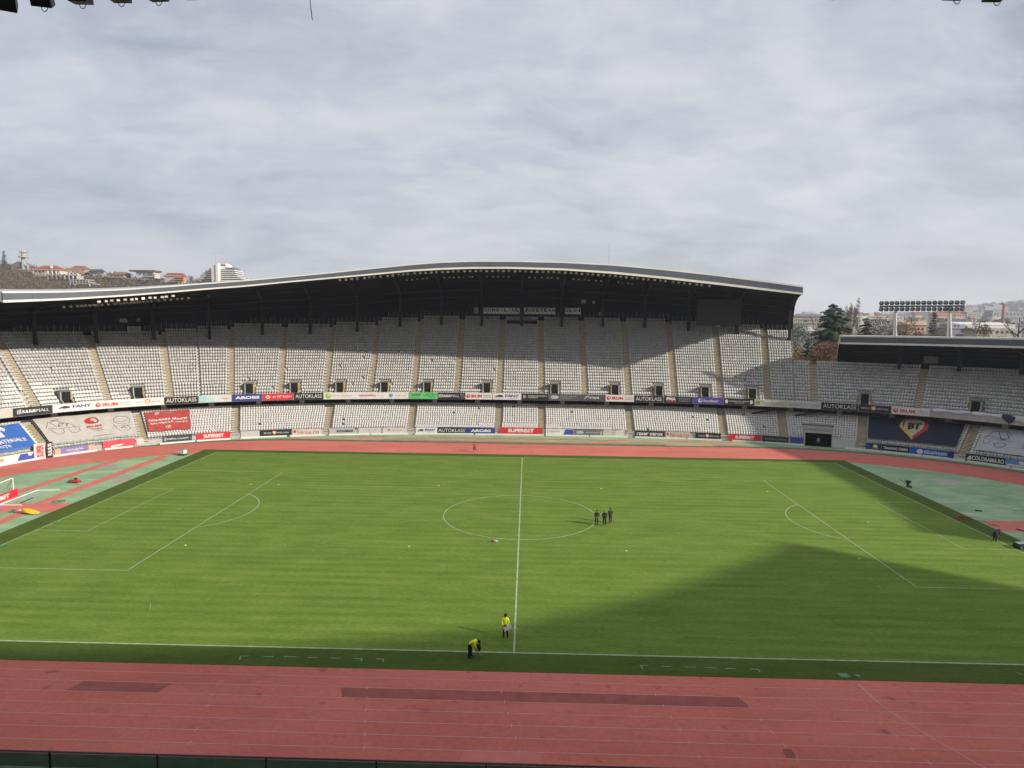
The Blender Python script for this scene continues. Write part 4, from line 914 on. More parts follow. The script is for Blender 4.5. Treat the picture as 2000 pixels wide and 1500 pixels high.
# dark scoreboard hung under the roof
d = 14.0; s0, s1 = px_s(1361, 610, d), px_s(1449, 610, d); z1 = s_at(1405, 584, d)[1]; z0 = s_at(1405, 636, d)[1]; t, o = frame_at((s0+s1)/2); rz = math.atan2(t.y, t.x); c = pt((s0+s1)/2, d, (z0+z1)/2); wd = (pt(s1, d)-pt(s0, d)).length
sb = empty('scoreboard', (c.x, c.y, z0), 'large switched off black scoreboard screen under the roof at the right', 'scoreboard')
mb = MB(); mb.box(c+o*0.3, (wd, 0.6, z1-z0), rz); mb.build('cabinet', mat('cabinet_black', (0.016, 0.016, 0.018), 0.7), sb)
mb = MB(); mb.box(c-o*0.02, (wd-0.3, 0.04, z1-z0-0.3), rz); mb.build('screen', mat('led_screen_off', (0.024, 0.024, 0.026), 0.45, spec=0.25), sb)
for k in (-1, 1): mb = MB(); mb.bar(c+t*(k*wd*.3)+o*.3+Vector((0, 0, (z1-z0)/2)), c+t*(k*wd*.3)+o*.3+Vector((0, 0, (z1-z0)/2+2.2)), 0.18); mb.build('hanger', M_STEEL_D, sb)
mb = MB(); mb.box(c-o*0.1+Vector((-.2, 0, -(z1-z0)/2-0.12)), (1.0, 0.2, 0.16), rz); mb.build('lamp', M_WHITE, sb)

# small pale boxes under the roof
def wallbox(u, v, w_, h_, lab, d=18.5, m=None):
    s, z = s_at(u, v, d); t, o = frame_at(s); e_ = empty('loudspeaker', pt(s, d, z-h_/2), lab, 'loudspeaker', 'pale boxes hung under the roof')
    mb = MB(); mb.box(pt(s, d, z), (w_, 0.4, h_), math.atan2(t.y, t.x)); mb.build('cabinet', m or mat('box_grey', (0.32, 0.33, 0.31), 0.6), e_)
    mb = MB(); mb.box(pt(s, d-0.21, z), (w_*.8, 0.03, h_*.8), math.atan2(t.y, t.x)); mb.build('grille', mat('grille_grey', (0.20, 0.205, 0.20), 0.7, 0.1, 9), e_)
    mb = MB(); mb.bar(pt(s, d, z+h_/2), pt(s, d, z+h_/2+3.0), 0.08); mb.build('bracket', M_STEEL_D, e_)
wallbox(241, 626, 1.3, 0.75, 'wide pale box under the roof at the left'); wallbox(270, 625, 0.65, 0.65, 'small pale box right of the wide one at the left')
wallbox(1140, 589, 1.0, 0.75, 'wide pale box under the roof above the rightmost letter panels'); wallbox(1159.5, 590.5, 0.6, 0.65, 'small pale box right of the wide one above the letter panels')
wallbox(930, 606, 1.0, 1.3, 'tall pale cabinet left of the letter panels', 22.0); wallbox(1173, 612.5, 0.7, 0.7, 'pale box beside the top row right of the letter panels', 22.0)
wallbox(262, 643, 2.4, 1.1, 'wide pale cabinet beside the top row at the left', 18.0)
wallbox(1818, 703, 2.6, 1.5, 'grey cabinet behind the top row of the right end stand', 13.0, mat('cabinet_grey', (0.14, 0.14, 0.13), 0.8))
# dark press boxes among the upper seats
def desk(u0, u1, v, lab):
    j = 26; d = ud(j); s0, s1 = px_s(u0, v, d), px_s(u1, v, d); z = s_at((u0+u1)/2, v, d)[1]; t, o = frame_at((s0+s1)/2); rz = math.atan2(t.y, t.x); wd = (pt(s1, d)-pt(s0, d)).length
    e_ = empty('press_desk', pt((s0+s1)/2, d, z-0.7), lab, 'desk'); mb = MB(); mb.box(pt((s0+s1)/2, d-0.3, z+0.35), (wd, 0.9, 0.06), rz); mb.build('top', M_CONC, e_)
    mb = MB(); mb.box(pt((s0+s1)/2, d-0.1, z-0.1), (wd-0.3, 0.1, 0.8), rz); mb.build('front_panel', M_BLACK, e_)
    for k in (-1, 1): mb = MB(); mb.box(pt((s0+s1)/2, d-0.2, z-0.2)+t*(k*wd/2), (0.12, 0.8, 1.1), rz); mb.build('side_panel', M_CONC, e_)
desk(988, 1050, 628, 'long dark press desk among the top rows at the middle'); desk(713, 728, 633, 'short dark press desk among the top rows left of the middle')

# floodlights under the far roof
mbh = MB(); mbh.box((0, 0, -.25), (.62, .34, .5)); fl_head = bpy.data.meshes.new('lamp_housing'); fl_head.from_pydata(mbh.v, [], mbh.f); fl_head.materials.append(mat('lamp_housing', (0.10, 0.10, 0.10), 0.5))
mbh = MB(); mbh.box((0, -.18, -.25), (.50, .03, .40)); fl_glass = bpy.data.meshes.new('lamp_lens'); fl_glass.from_pydata(mbh.v, [], mbh.f); fl_glass.materials.append(mat('lamp_lens', (0.62, 0.57, 0.50), 0.25, 0.1, 5, spec=0.6))
mbh = MB(); mbh.box((0, 0.02, .25), (.06, .06, .6)); fl_arm = bpy.data.meshes.new('bracket'); fl_arm.from_pydata(mbh.v, [], mbh.f); fl_arm.materials.append(M_STEEL_D)
def flood(p, rz, tilt, lab, grp, sc_=1.0):
    e_ = empty('floodlight', p, lab, 'floodlight', grp); e_.rotation_euler = (0, 0, rz)
    for nm, me in (('lamp_housing', fl_head), ('lamp_lens', fl_glass), ('bracket', fl_arm)):
        o = bpy.data.objects.new(nm, me); COL.objects.link(o); o.parent = e_
        if nm != 'bracket': o.rotation_euler = (tilt[0], 0, tilt[1])
        o.scale = (sc_,)*3
    return e_
rl = random.Random(11)
def nth(i): return '%d%s' % (i, 'th' if 10 < i % 100 < 14 else {1: 'st', 2: 'nd', 3: 'rd'}.get(i % 10, 'th'))
def lamprow(us, dv, d0, zoff, lab0, grp, sc_=1.0):
    for k_, u in enumerate(us):
        lab = 'floodlight %s from the left in %s' % (nth(k_+1), lab0)
        vb = float(np.interp(u, [a for a, _ in _rb], [b for _, b in _rb])); d = rdu(u)+d0; s, z = s_at(u, vb+dv, d); t, o = frame_at(s)
        flood(pt(s, d, z+zoff), math.atan2(t.y, t.x), (rl.uniform(-.45, .15), rl.uniform(-.6, .6)), lab, grp, sc_)
front = [664, 676, 687, 698, 712, 722, 730, 744, 757, 767, 780, 788, 797, 810, 820, 831]+list(np.arange(842, 1300, 10.9))+[1300, 1313, 1325, 1336, 1348, 1360, 1371, 1385]
lamprow(front, 5.0, 0.9, 0.3, "the front row under the high part of the roof", 'front row floodlights', 0.92)
back = [795, 805, 815, 826, 834, 868, 877, 886, 896, 906, 916, 922, 951, 963, 972, 983, 993, 1034, 1045, 1058, 1069, 1077, 1089, 1120, 1130, 1142, 1150, 1164, 1174, 1207, 1215, 1227, 1235]
lamprow(back, 17.0, 7.5, 0.3, "the rear row under the high part of the roof", 'rear row floodlights', 0.7)
lf = [193, 206, 219, 230, 245, 257, 265, 279, 293, 302, 317, 325, 338]
lamprow(lf, 7.5, 1.0, 0.3, "the bright upper row under the roof's left part", 'upper left floodlights', 0.95)
lb = [124, 138, 152, 160, 167, 175, 181, 186, 193, 200, 211, 223, 230, 236, 243, 250, 256, 262, 268, 274, 280, 287, 296, 310, 322, 333, 346, 356, 368]
lamprow(lb, 14.5, 4.5, 0.3, "the dim lower row under the roof's left part", 'lower left floodlights', 0.8)

# concrete columns between the tiers
for u in (110, 219, 321, 413, 505, 589, 679, 764.5, 849, 932, 1015, 1099, 1185.5, 1272.5, 1361, 1455, 1545, 1639.5, 1741, 1850, 1960):
    v = fv(u)+16; s = px_s(u, v, 1.9); t, o = frame_at(s); mb = MB(); mb.box(pt(s, 3.1, 5.5), (0.95, 0.7, 2.4), math.atan2(t.y, t.x)); mb.build('column', M_CONC, lower)
# doors and glazing at the back of the concourse on the right
rc = random.Random(5)
for u in list(range(1470, 2000, 17)):
    v = fv(u)+14; s = px_s(u, v, 5.0); t, o = frame_at(s); mb = MB(); mb.box(pt(s, 5.12, 5.9), (1.35, 0.08, 1.2), math.atan2(t.y, t.x)); mb.build('window', ink(rc.choice([(0.16, 0.12, 0.09), (0.20, 0.19, 0.17), (0.05, 0.05, 0.055), (0.24, 0.22, 0.20)])), lower)
# diagonal dark struts under the fascia at the right
for u in (1500, 1585):
    s = px_s(u, fv(u)+14, 1.0); mb = MB(); mb.bar(pt(s-3, 1.2, 4.8), pt(s+3.5, 0.5, 6.4), 0.3); mb.build('strut', M_STEEL_D, lower)

# cloths spread over the lower seats ------------------------------------------------
def cloth(s0, s1, d0, d1, col, label, seed, extra=()):
    """local x along the tier in metres, y up the slope 0..1"""
    r_ = random.Random(seed); ph = [r_.uniform(0, 6.28) for _ in range(6)]
    def zs(d): i = (d-LD0)/LDD; return LZ0+LZD*i+0.66
    def f(x, y, lift=0.0):
        s = s0+x; d = d0+(d1-d0)*y
        wv = 0.05*math.sin(x*1.3+ph[0]+y*3)+0.035*math.sin(x*3.1+ph[1]-y*7)+0.04*math.sin(y*(d1-d0)/LDD*6.283+ph[2])*(0.6+0.4*math.sin(x*.7+ph[3]))
        return pt(s, d-lift*0.45, zs(d)+wv+lift*0.9+0.03)
    Lx = s1-s0; nx = max(8, int(Lx/0.45)); ny = 26; V = []; F = []
    for i in range(nx+1):
        for j in range(ny+1): V.append(f(Lx*i/nx, j/ny))
    k = ny+1; F = [(i*k+j, (i+1)*k+j, (i+1)*k+j+1, i*k+j+1) for i in range(nx) for j in range(ny)]
    e_ = empty('seat_cover', f(Lx/2, 0), label, 'banner', 'banners spread over the lower seats'); mb = MB(); mb.add(V, F); mb.build('cloth', ink(col, 0.75), e_, smooth=True)
    return e_, f, Lx
INK = (0.06, 0.06, 0.06)
def scrib(c, x0, x1, y0, y1, n, seed, wd=0.07, col=INK):
    r_ = random.Random(seed); e_, f, Lx = c
    for _ in range(n):
        x = r_.uniform(x0, x1); y = r_.uniform(y0, y1); pts = [(x, y)]
        a = r_.uniform(0, 6.28)
        for q_ in range(r_.randint(3, 9)):
            a += r_.uniform(-.9, .9); x += math.cos(a)*.55; y += math.sin(a)*.07; pts.append((min(max(x, x0), x1), min(max(y, y0), y1)))
        line(e_, pts, wd, f_line(f), col)
def f_line(f):       # line widths are in metres along x but y is a fraction of the slope
    return f
def line_s(e_, pts, wd, f, col, hy):
    g = lambda x, y, l_=0.0: f(x, y/hy, l_); line(e_, [(x, y*hy) for x, y in pts], wd, g, col)
SUBD[0] = 3
# blue
c1 = cloth(px_s(-75, 880, -4.5), px_s(73, 868, -4.5), -5.0, 1.6, (0.045, 0.135, 0.44), 'blue cloth with white lettering over the seats at the left edge', 1); e_, f, Lx = c1
write(e_, 'or', (Lx*.44, .52, Lx*.80, .92), f, W_, 0.05, lift=0.04); write(e_, 'MATERIALE', (Lx*.52, .30, Lx*.93, .44), f, W_, 0.03, lift=0.04); write(e_, 'CȚII', (Lx*.53, .12, Lx*.68, .24), f, W_, 0.03, lift=0.04)
# big white with drawing and ram head
c2 = cloth(px_s(101, 870, -4.8), px_s(268, 855, -4.8), -5.1, 2.3, (0.47, 0.45, 0.41), 'large white cloth with red ram emblem and line drawing at the left', 2); e_, f, Lx = c2; hy = 7.5
disc(e_, Lx*.56, .72, 1.15, .125, f, (0.10, 0.10, 0.10), 0.04); disc(e_, Lx*.55, .725, 1.0, .105, f, RED, 0.05); shape(e_, [(Lx*.54, .72), (Lx*.57, .79), (Lx*.62, .74), (Lx*.60, .63), (Lx*.575, .69)], f, (0.47, 0.45, 0.41), 0.065)
write(e_, 'IRUM', (Lx*.48, .47, Lx*.64, .55), f, RED, 0.03, lift=0.05); write(e_, 'Tractoare', (Lx*.50, .385, Lx*.63, .44), f, INK, lift=0.05); write(e_, 'românești', (Lx*.54, .32, Lx*.65, .365), f, INK, lift=0.05); write(e_, 'www.irum.ro', (Lx*.50, .13, Lx*.72, .18), f, INK, lift=0.05)
def LS(pts, wd=.07): line_s(e_, [(Lx*x, y) for x, y in pts], wd, f, INK, hy)
LS([(.06, .60), (.12, .82), (.22, .84), (.26, .72), (.34, .66), (.36, .52)]); LS([(.08, .58), (.2, .56), (.34, .55), (.42, .56)]); LS([(.14, .80), (.17, .66), (.24, .66), (.26, .72)]); LS([(.10, .52), (.12, .40), (.17, .36), (.22, .40), (.23, .52)])
LS([(.28, .50), (.29, .38), (.34, .33), (.39, .38), (.40, .50)]); LS([(.20, .62), (.22, .74), (.28, .74)], .12); LS([(.16, .86), (.24, .88)], .14); LS([(.28, .60), (.30, .70)], .16)
LS([(.80, .74), (.84, .80), (.94, .78), (.97, .62), (.95, .50)]); LS([(.80, .74), (.79, .60), (.84, .52), (.92, .50)]); LS([(.82, .60), (.88, .58), (.94, .62)]); LS([(.80, .42), (.86, .46), (.92, .40), (.96, .44)]); LS([(.84, .36), (.88, .40), (.90, .34)], .14); LS([(.77, .50), (.80, .34), (.84, .24)]); LS([(.92, .44), (.95, .30), (.90, .22)])
# red
c3 = cloth(px_s(291, 840, -4.0), px_s(373, 832, -4.0), -4.3, 1.5, (0.40, 0.065, 0.060), 'red cloth with white slogan over the left seats', 3); e_, f, Lx = c3
write(e_, 'DONEAZĂ SÂNGE!', (Lx*.05, .50, Lx*.93, .63), f, W_, 0.04, lift=0.04); write(e_, 'SALVEAZĂ VIEȚI!', (Lx*.07, .33, Lx*.93, .46), f, W_, 0.04, lift=0.04)
write(e_, 'CAMPANIE NAȚIONALĂ', (Lx*.36, .82, Lx*.72, .96), f, (0.50, 0.30, 0.28), lift=0.04); disc(e_, Lx*.27, .90, .42, .06, f, (0.50, 0.30, 0.28), 0.04); disc(e_, Lx*.24, .86, .3, .05, f, (0.50, 0.30, 0.28), 0.04)
disc(e_, Lx*.47, .17, .5, .075, f, W_, 0.04); disc(e_, Lx*.47, .17, .38, .055, f, (0.40, 0.065, 0.060), 0.05); disc(e_, Lx*.47, .17, .16, .025, f, W_, 0.06)
# navy with shield
c4 = cloth(px_s(1694, 860, -4.0), px_s(1868, 880, -4.0), -4.4, 2.3, (0.016, 0.019, 0.042), 'navy cloth with a large yellow and red shield over the right seats', 4); e_, f, Lx = c4
def shp(pts, col, l_): shape(e_, [(Lx*(.50+x*.15), .56+y*.43) for x, y in pts], f, col, l_)
shp([(-1.0, .55), (-.78, 1.0), (-.62, .95), (-.62, .2), (0, -.75), (.12, -1.02), (0, -1.05), (-1.05, .15)], (0.50, 0.36, 0.05), 0.05)
shp([(1.0, .55), (.8, .85), (.62, .75), (.62, .2), (0, -.75), (-.02, -1.05), (.12, -1.02), (.98, .0)], (0.42, 0.035, 0.045), 0.05)
shp([(-.66, .92), (0, .98), (.66, .85), (.66, .1), (0, -.78), (-.70, .12)], (0.42, 0.38, 0.28), 0.07)
shp([(-.80, .92), (-.68, .95), (-.72, .12), (-.82, .2)], (0.05, 0.07, 0.20), 0.06)
write(e_, 'BT', (Lx*(.50-.065), .52, Lx*(.50+.075), .82), f, (0.012, 0.012, 0.015), 0.06, lift=0.09)
# white right edge
c5 = cloth(px_s(1905, 885, -4.0), px_s(2085, 915, -4.0), -4.6, 2.0, (0.42, 0.43, 0.44), 'white cloth with line drawing over the seats at the right edge', 6); e_, f, Lx = c5
LS([(.04, .50), (.10, .85), (.24, .90), (.30, .74)], .1); LS([(.14, .90), (.20, .60), (.28, .62)], .12); LS([(.22, .88), (.29, .62)], .12); LS([(.08, .50), (.2, .52), (.33, .50)]); LS([(.04, .44), (.06, .30), (.10, .28), (.12, .42)]); LS([(.16, .36), (.19, .22), (.25, .20), (.30, .36), (.24, .42), (.16, .36)], .1); LS([(.2, .56), (.26, .56)], .16); LS([(.05, .62), (.16, .60), (.3, .56)], .08)
write(e_, 'IRUM', (Lx*.48, .46, Lx*.66, .56), f, RED, 0.03, lift=0.05); write(e_, 'Tractoare', (Lx*.46, .34, Lx*.62, .41), f, INK, lift=0.05); write(e_, 'românești', (Lx*.46, .25, Lx*.62, .31), f, INK, lift=0.05)

SUBD[0] = 0
# glass barrier posts in front of the cloths
def barrier(u0, u1, k, lab):
    e_ = empty('seat_barrier', pt(px_s((u0+u1)/2, bv((u0+u1)/2), -5.45), -5.45, 1.0), lab, 'railing')
    S = [px_s(u0+(u1-u0)*i/k, bv(u0+(u1-u0)*i/k)-8, -5.45) for i in range(k+1)]
    for s in S: mb = MB(); mb.bar(pt(s, -5.45, 1.0), pt(s, -5.45, 2.35), 0.05); mb.build('post', M_STEEL, e_)
    for a, b in zip(S[:-1], S[1:]): mb = MB(); mb.hexa([pt(a+.05, -5.46, 1.1), pt(b-.05, -5.46, 1.1), pt(b-.05, -5.44, 1.1), pt(a+.05, -5.44, 1.1), pt(a+.05, -5.46, 2.3), pt(b-.05, -5.46, 2.3), pt(b-.05, -5.44, 2.3), pt(a+.05, -5.44, 2.3)]); mb.build('pane', M_CLEAR, e_)
q = nodes_mat('clear_glass'); q.b.inputs['Base Color'].default_value = (0.5, 0.55, 0.55, 1); q.b.inputs['Roughness'].default_value = 0.1
_tr = q.t.nodes.new('ShaderNodeBsdfTransparent'); _tr.inputs[0].default_value = (0.93, 0.95, 0.94, 1); _mx = q.t.nodes.new('ShaderNodeMixShader'); _mx.inputs[0].default_value = 0.07
q.t.links.new(_tr.outputs[0], _mx.inputs[1]); q.t.links.new(q.b.outputs[0], _mx.inputs[2]); q.t.links.new(_mx.outputs[0], q.t.nodes['Material Output'].inputs[0]); M_CLEAR = q.m
barrier(-5, 60, 5, 'glass barrier on thin posts before the blue cloth'); barrier(104, 262, 12, 'glass barrier on thin posts before the large white cloth')
barrier(1694, 1866, 13, 'glass barrier on thin posts before the navy cloth'); barrier(1910, 2000, 7, 'glass barrier on thin posts before the white cloth at the right edge')

# white and dark cloths on the right fascia
for u0, u1, c, lab, dd in ((1822, 1895, (0.52, 0.55, 0.60), 'white tarpaulin rolled along the right fascia, left of the entrance', 0.0), (1897, 1956, (0.55, 0.58, 0.62), 'white tarpaulin rolled along the right fascia, right of the entrance', 0.0), (1957, 1983, (0.025, 0.027, 0.05), 'dark cloth hanging over the right fascia', 0.1), (1976, 2040, (0.50, 0.52, 0.50), 'white sheet draped over the fascia at the right edge', 0.0)):
    s0, s1 = px_s(u0, fv(u0), -0.2), px_s(u1, fv(u1), -0.2); n = max(6, int((s1-s0)/.5)); V = []; F = []; r_ = random.Random(u0); prof = 6
    for i in range(n+1):
        s = s0+(s1-s0)*i/n; hang = 0.30+0.12*math.sin(i*1.1+u0)+(0.9*math.sin(math.pi*i/n) if u0 == 1957 else 0)+(0.5 if u0 == 1976 else 0); bulge = 0.06*math.sin(i*.9)
        V += [pt(s, .50, 7.6), pt(s, .45, 8.02+bulge), pt(s, .10, 8.08+bulge), pt(s, -.16-dd, 7.92+bulge*.5), pt(s, -.18-dd, 7.88-hang*.5), pt(s, -.14-dd, 7.88-hang)]
    F = [(i*prof+k, (i+1)*prof+k, (i+1)*prof+k+1, i*prof+k+1) for i in range(n) for k in range(prof-1)]
    e_ = empty('tarpaulin', pt((s0+s1)/2, 0, 7.9), lab, 'tarpaulin', 'cloths on the right fascia'); mb = MB(); mb.add(V, F); mb.build('cloth', ink(c, .7), e_, smooth=True)

# lamp gantry on the right end roof
zr = 21.4; dG = 4.5
def gp(u, v, d=dG): s, z = s_at(u, v, d); return pt(s, d, z)
ga = empty('lamp_gantry', gp(1800, 660), 'row of floodlights on white A-frame posts above the right end roof', 'floodlights')
L0, L1 = gp(1718, 598.5), gp(1884, 597.5)
mb = MB(); mb.bar(L0, L1, 0.28); mb.build('beam', M_STEEL_D, ga); mb = MB(); mb.bar(gp(1720, 609.5), gp(1885, 610), 0.08); mb.build('catwalk_rail', M_STEEL, ga)
for ub, ut in (((1745, 1750.5), 1749), ((1850.5, 1858), 1854)):
    for k in ub: mb = MB(); mb.tube([gp(k, 664), gp(ut+(k-sum(ub)/2)*.25, 605 if ut < 1800 else 598)], 0.16, 8); mb.build('post', M_WHITE, ga)
for u0, u1 in ((1762, 1752), (1834, 1848)): mb = MB(); mb.bar(gp(u0, 634), gp(u1, 655), 0.06); mb.build('stay', M_STEEL, ga)
for i in range(16):
    for k, dv in ((0, -5.0), (1, 4.2)):
        p = L0+(L1-L0)*((i+.35)/15.7); c = p+Vector((0, 0, 0.62 if k == 0 else -.55)); mb = MB()
        Mx = Matrix.Rotation(R(-60), 3, 'Z') @ Matrix.Rotation(R(-25+rl.uniform(-6, 6)), 3, 'X'); mb.box(c, (.62, .5, .62), 0, 0, Mx); lh = mb.build('lamp', mat('lamp_grey', (0.075, 0.075, 0.07), 0.6) if i+k == 0 else bpy.data.materials['lamp_grey'], ga)
        mb = MB(); mb.box(c+Mx @ Vector((0, -.27, 0)), (.5, .04, .5), 0, 0, Mx); mb.build('lens', bpy.data.materials['grille_grey'], lh)

# lamps hanging from the near roof, just inside the top of the picture
M_LAMP_D = mat('near_lamp_black', (0.018, 0.018, 0.02), 0.5)
def near_lamp(u, v, dist, rot, tilt, lab, w_=0.40, cable=True):
    d_ = ray(u, v); p = Vector(CAM+d_*dist); e_ = empty('floodlight', p, lab, 'floodlight', 'floodlights hanging from the near roof')
    Mx = Matrix.Rotation(rot, 3, 'Z') @ Matrix.Rotation(tilt, 3, 'X') ; mb = MB(); mb.box(p+Vector((0, 0, .21)), (w_, .30, .33), 0, 0, Mx); mb.build('housing', M_LAMP_D, e_)
    mb = MB(); mb.box(p+Vector((0, 0, .21))+Mx @ Vector((0, .16, 0)), (w_*.86, .02, .28), 0, 0, Mx); mb.build('lens', bpy.data.materials['led_screen_off'], e_)
    mb = MB(); mb.bar(p+Vector((0, 0, .34)), Vector((p.x, p.y, 34.4)), 0.05); mb.build('hanger', M_LAMP_D, e_)
    if cable:
        a = p+Mx @ Vector((.05, 0, -.0)); mb = MB(); mb.tube([a+Vector((.075*math.cos(t), 0, .02-.105*math.sin(t))) for t in np.linspace(0, 3.14, 9)], 0.009, 5); mb.build('cable', M_LAMP_D, e_)
for u, v, rot, tl, cb, lab in ((12, 20, .5, .9, False, 'dark floodlight cut by the top left corner of the picture'), (82, 14, .3, .6, True, 'dark floodlight second from the top left corner'), (157, 9, .05, .15, True, 'dark floodlight third from the top left corner'), (233, 5, .0, .05, True, 'dark floodlight fourth from the top left corner'), (306, 3, -.1, .1, True, 'dark floodlight fifth from the top left corner'), (384, 1, -.3, .4, False, 'dark floodlight sixth from the top left corner'),
                            (684, -3, -.3, .4, False, 'tip of a dark floodlight at the top edge left of centre'), (1612, -1, .4, .5, False, 'tip of a dark floodlight at the top edge right of centre'), (1865, 0, .05, .05, True, 'dark floodlight second from the top right corner'), (1943, 3, .0, .02, True, 'dark floodlight nearest the top right corner')):
    near_lamp(u, v, 15.2, rot, tl, lab, cable=cb)
mb = MB(); a = Vector(CAM+ray(604, -30)*15.2); mb.tube([Vector((a.x, a.y, 34.4)), a, Vector(CAM+ray(606, 5)*15.2), Vector(CAM+ray(610, 39)*15.2)], 0.009, 5); mb.build('hanging_cable', M_LAMP_D, org=a, label='single thin cable dangling at the top edge', cat='cable')

# glass fence at the bottom of the picture
M_RAIL = mat('fence_rail', (0.045, 0.05, 0.075), 0.5); M_FPOST = mat('fence_post', (0.012, 0.012, 0.013), 0.5)
fy, fh = -13.5, 0.92
fe = empty('glass_fence', (-8, fy, 0), 'low glass fence with dark posts beside the near track', 'fence')
q = nodes_mat('tinted_glass'); q.b.inputs['Base Color'].default_value = (0.035, 0.05, 0.045, 1); q.b.inputs['Roughness'].default_value = 0.08
_tr = q.t.nodes.new('ShaderNodeBsdfTransparent'); _tr.inputs[0].default_value = (0.62, 0.70, 0.66, 1); _mx = q.t.nodes.new('ShaderNodeMixShader'); _mx.inputs[0].default_value = 0.18
q.t.links.new(_tr.outputs[0], _mx.inputs[1]); q.t.links.new(q.b.outputs[0], _mx.inputs[2]); q.t.links.new(_mx.outputs[0], q.t.nodes['Material Output'].inputs[0]); M_TINT = q.m
xs = [gz(u, v, fh)[0] for u, v in ((98, 1467), (308, 1473), (520, 1479), (735, 1486))]; st = xs[1]-xs[0]
xs = [xs[0]-2*st, xs[0]-st]+xs+[xs[-1]+st*k for k in range(1, 6)]
for a, b in zip(xs[:-1], xs[1:]):
    mb = MB(); mb.box(((a+b)/2, fy, fh/2+.03), (b-a-.1, .02, fh-.1)); mb.build('pane', M_TINT, fe)
    mb = MB(); mb.box(((a+b)/2, fy, fh), (b-a-.004, .07, .05)); mb.build('rail', M_RAIL, fe)
for a in xs: mb = MB(); mb.box((a, fy-.03, fh/2), (.075, .075, fh-.06)); mb.build('post', M_FPOST, fe)
# ------------------------------------------------------------------ people
SKIN = mat('skin', (0.36, 0.20, 0.14), 0.6); HAIR_D = mat('hair_dark', (0.02, 0.016, 0.013), 0.7); HAIR_L = mat('hair_fair', (0.22, 0.15, 0.085), 0.7)
def cloth_m(name, c): return mat(name, c, 0.85, 0.15, 6.0)
def stance(**k):
    """joints in metres: x right, y forward, z up, for a 1.78 m figure"""
    J = dict(pel=(0, 0, .96), sp=(0, 0, 1.14), ch=(0, 0, 1.36), nk=(0, .005, 1.52), hd=(0, .02, 1.66), top=(0, .01, 1.74), nose=(0, .13, 1.645),
             shL=(-.19, 0, 1.43), shR=(.19, 0, 1.43), elL=(-.25, -.02, 1.15), elR=(.25, -.02, 1.15), wrL=(-.25, .06, .92), wrR=(.25, .06, .92),
             hiL=(-.10, 0, .93), hiR=(.10, 0, .93), knL=(-.12, .02, .50), knR=(.12, .02, .50), anL=(-.13, 0, .09), anR=(.13, 0, .09), toL=(-.15, .15, .035), toR=(.15, .15, .035))
    J.update(k); return J
RADII = dict(pel=(.185, .145), sp=(.185, .145), ch=(.205, .145), nk=(.074, .074), hd=(.10, .112), top=(.08, .09), nose=(.016, .016), sh=(.092, .092), el=(.072, .072), wr=(.046, .046), hi=(.115, .115), kn=(.088, .088), an=(.07, .07), to=(.042, .035), pa=(.036, .020), fi=(.0105, .0105))
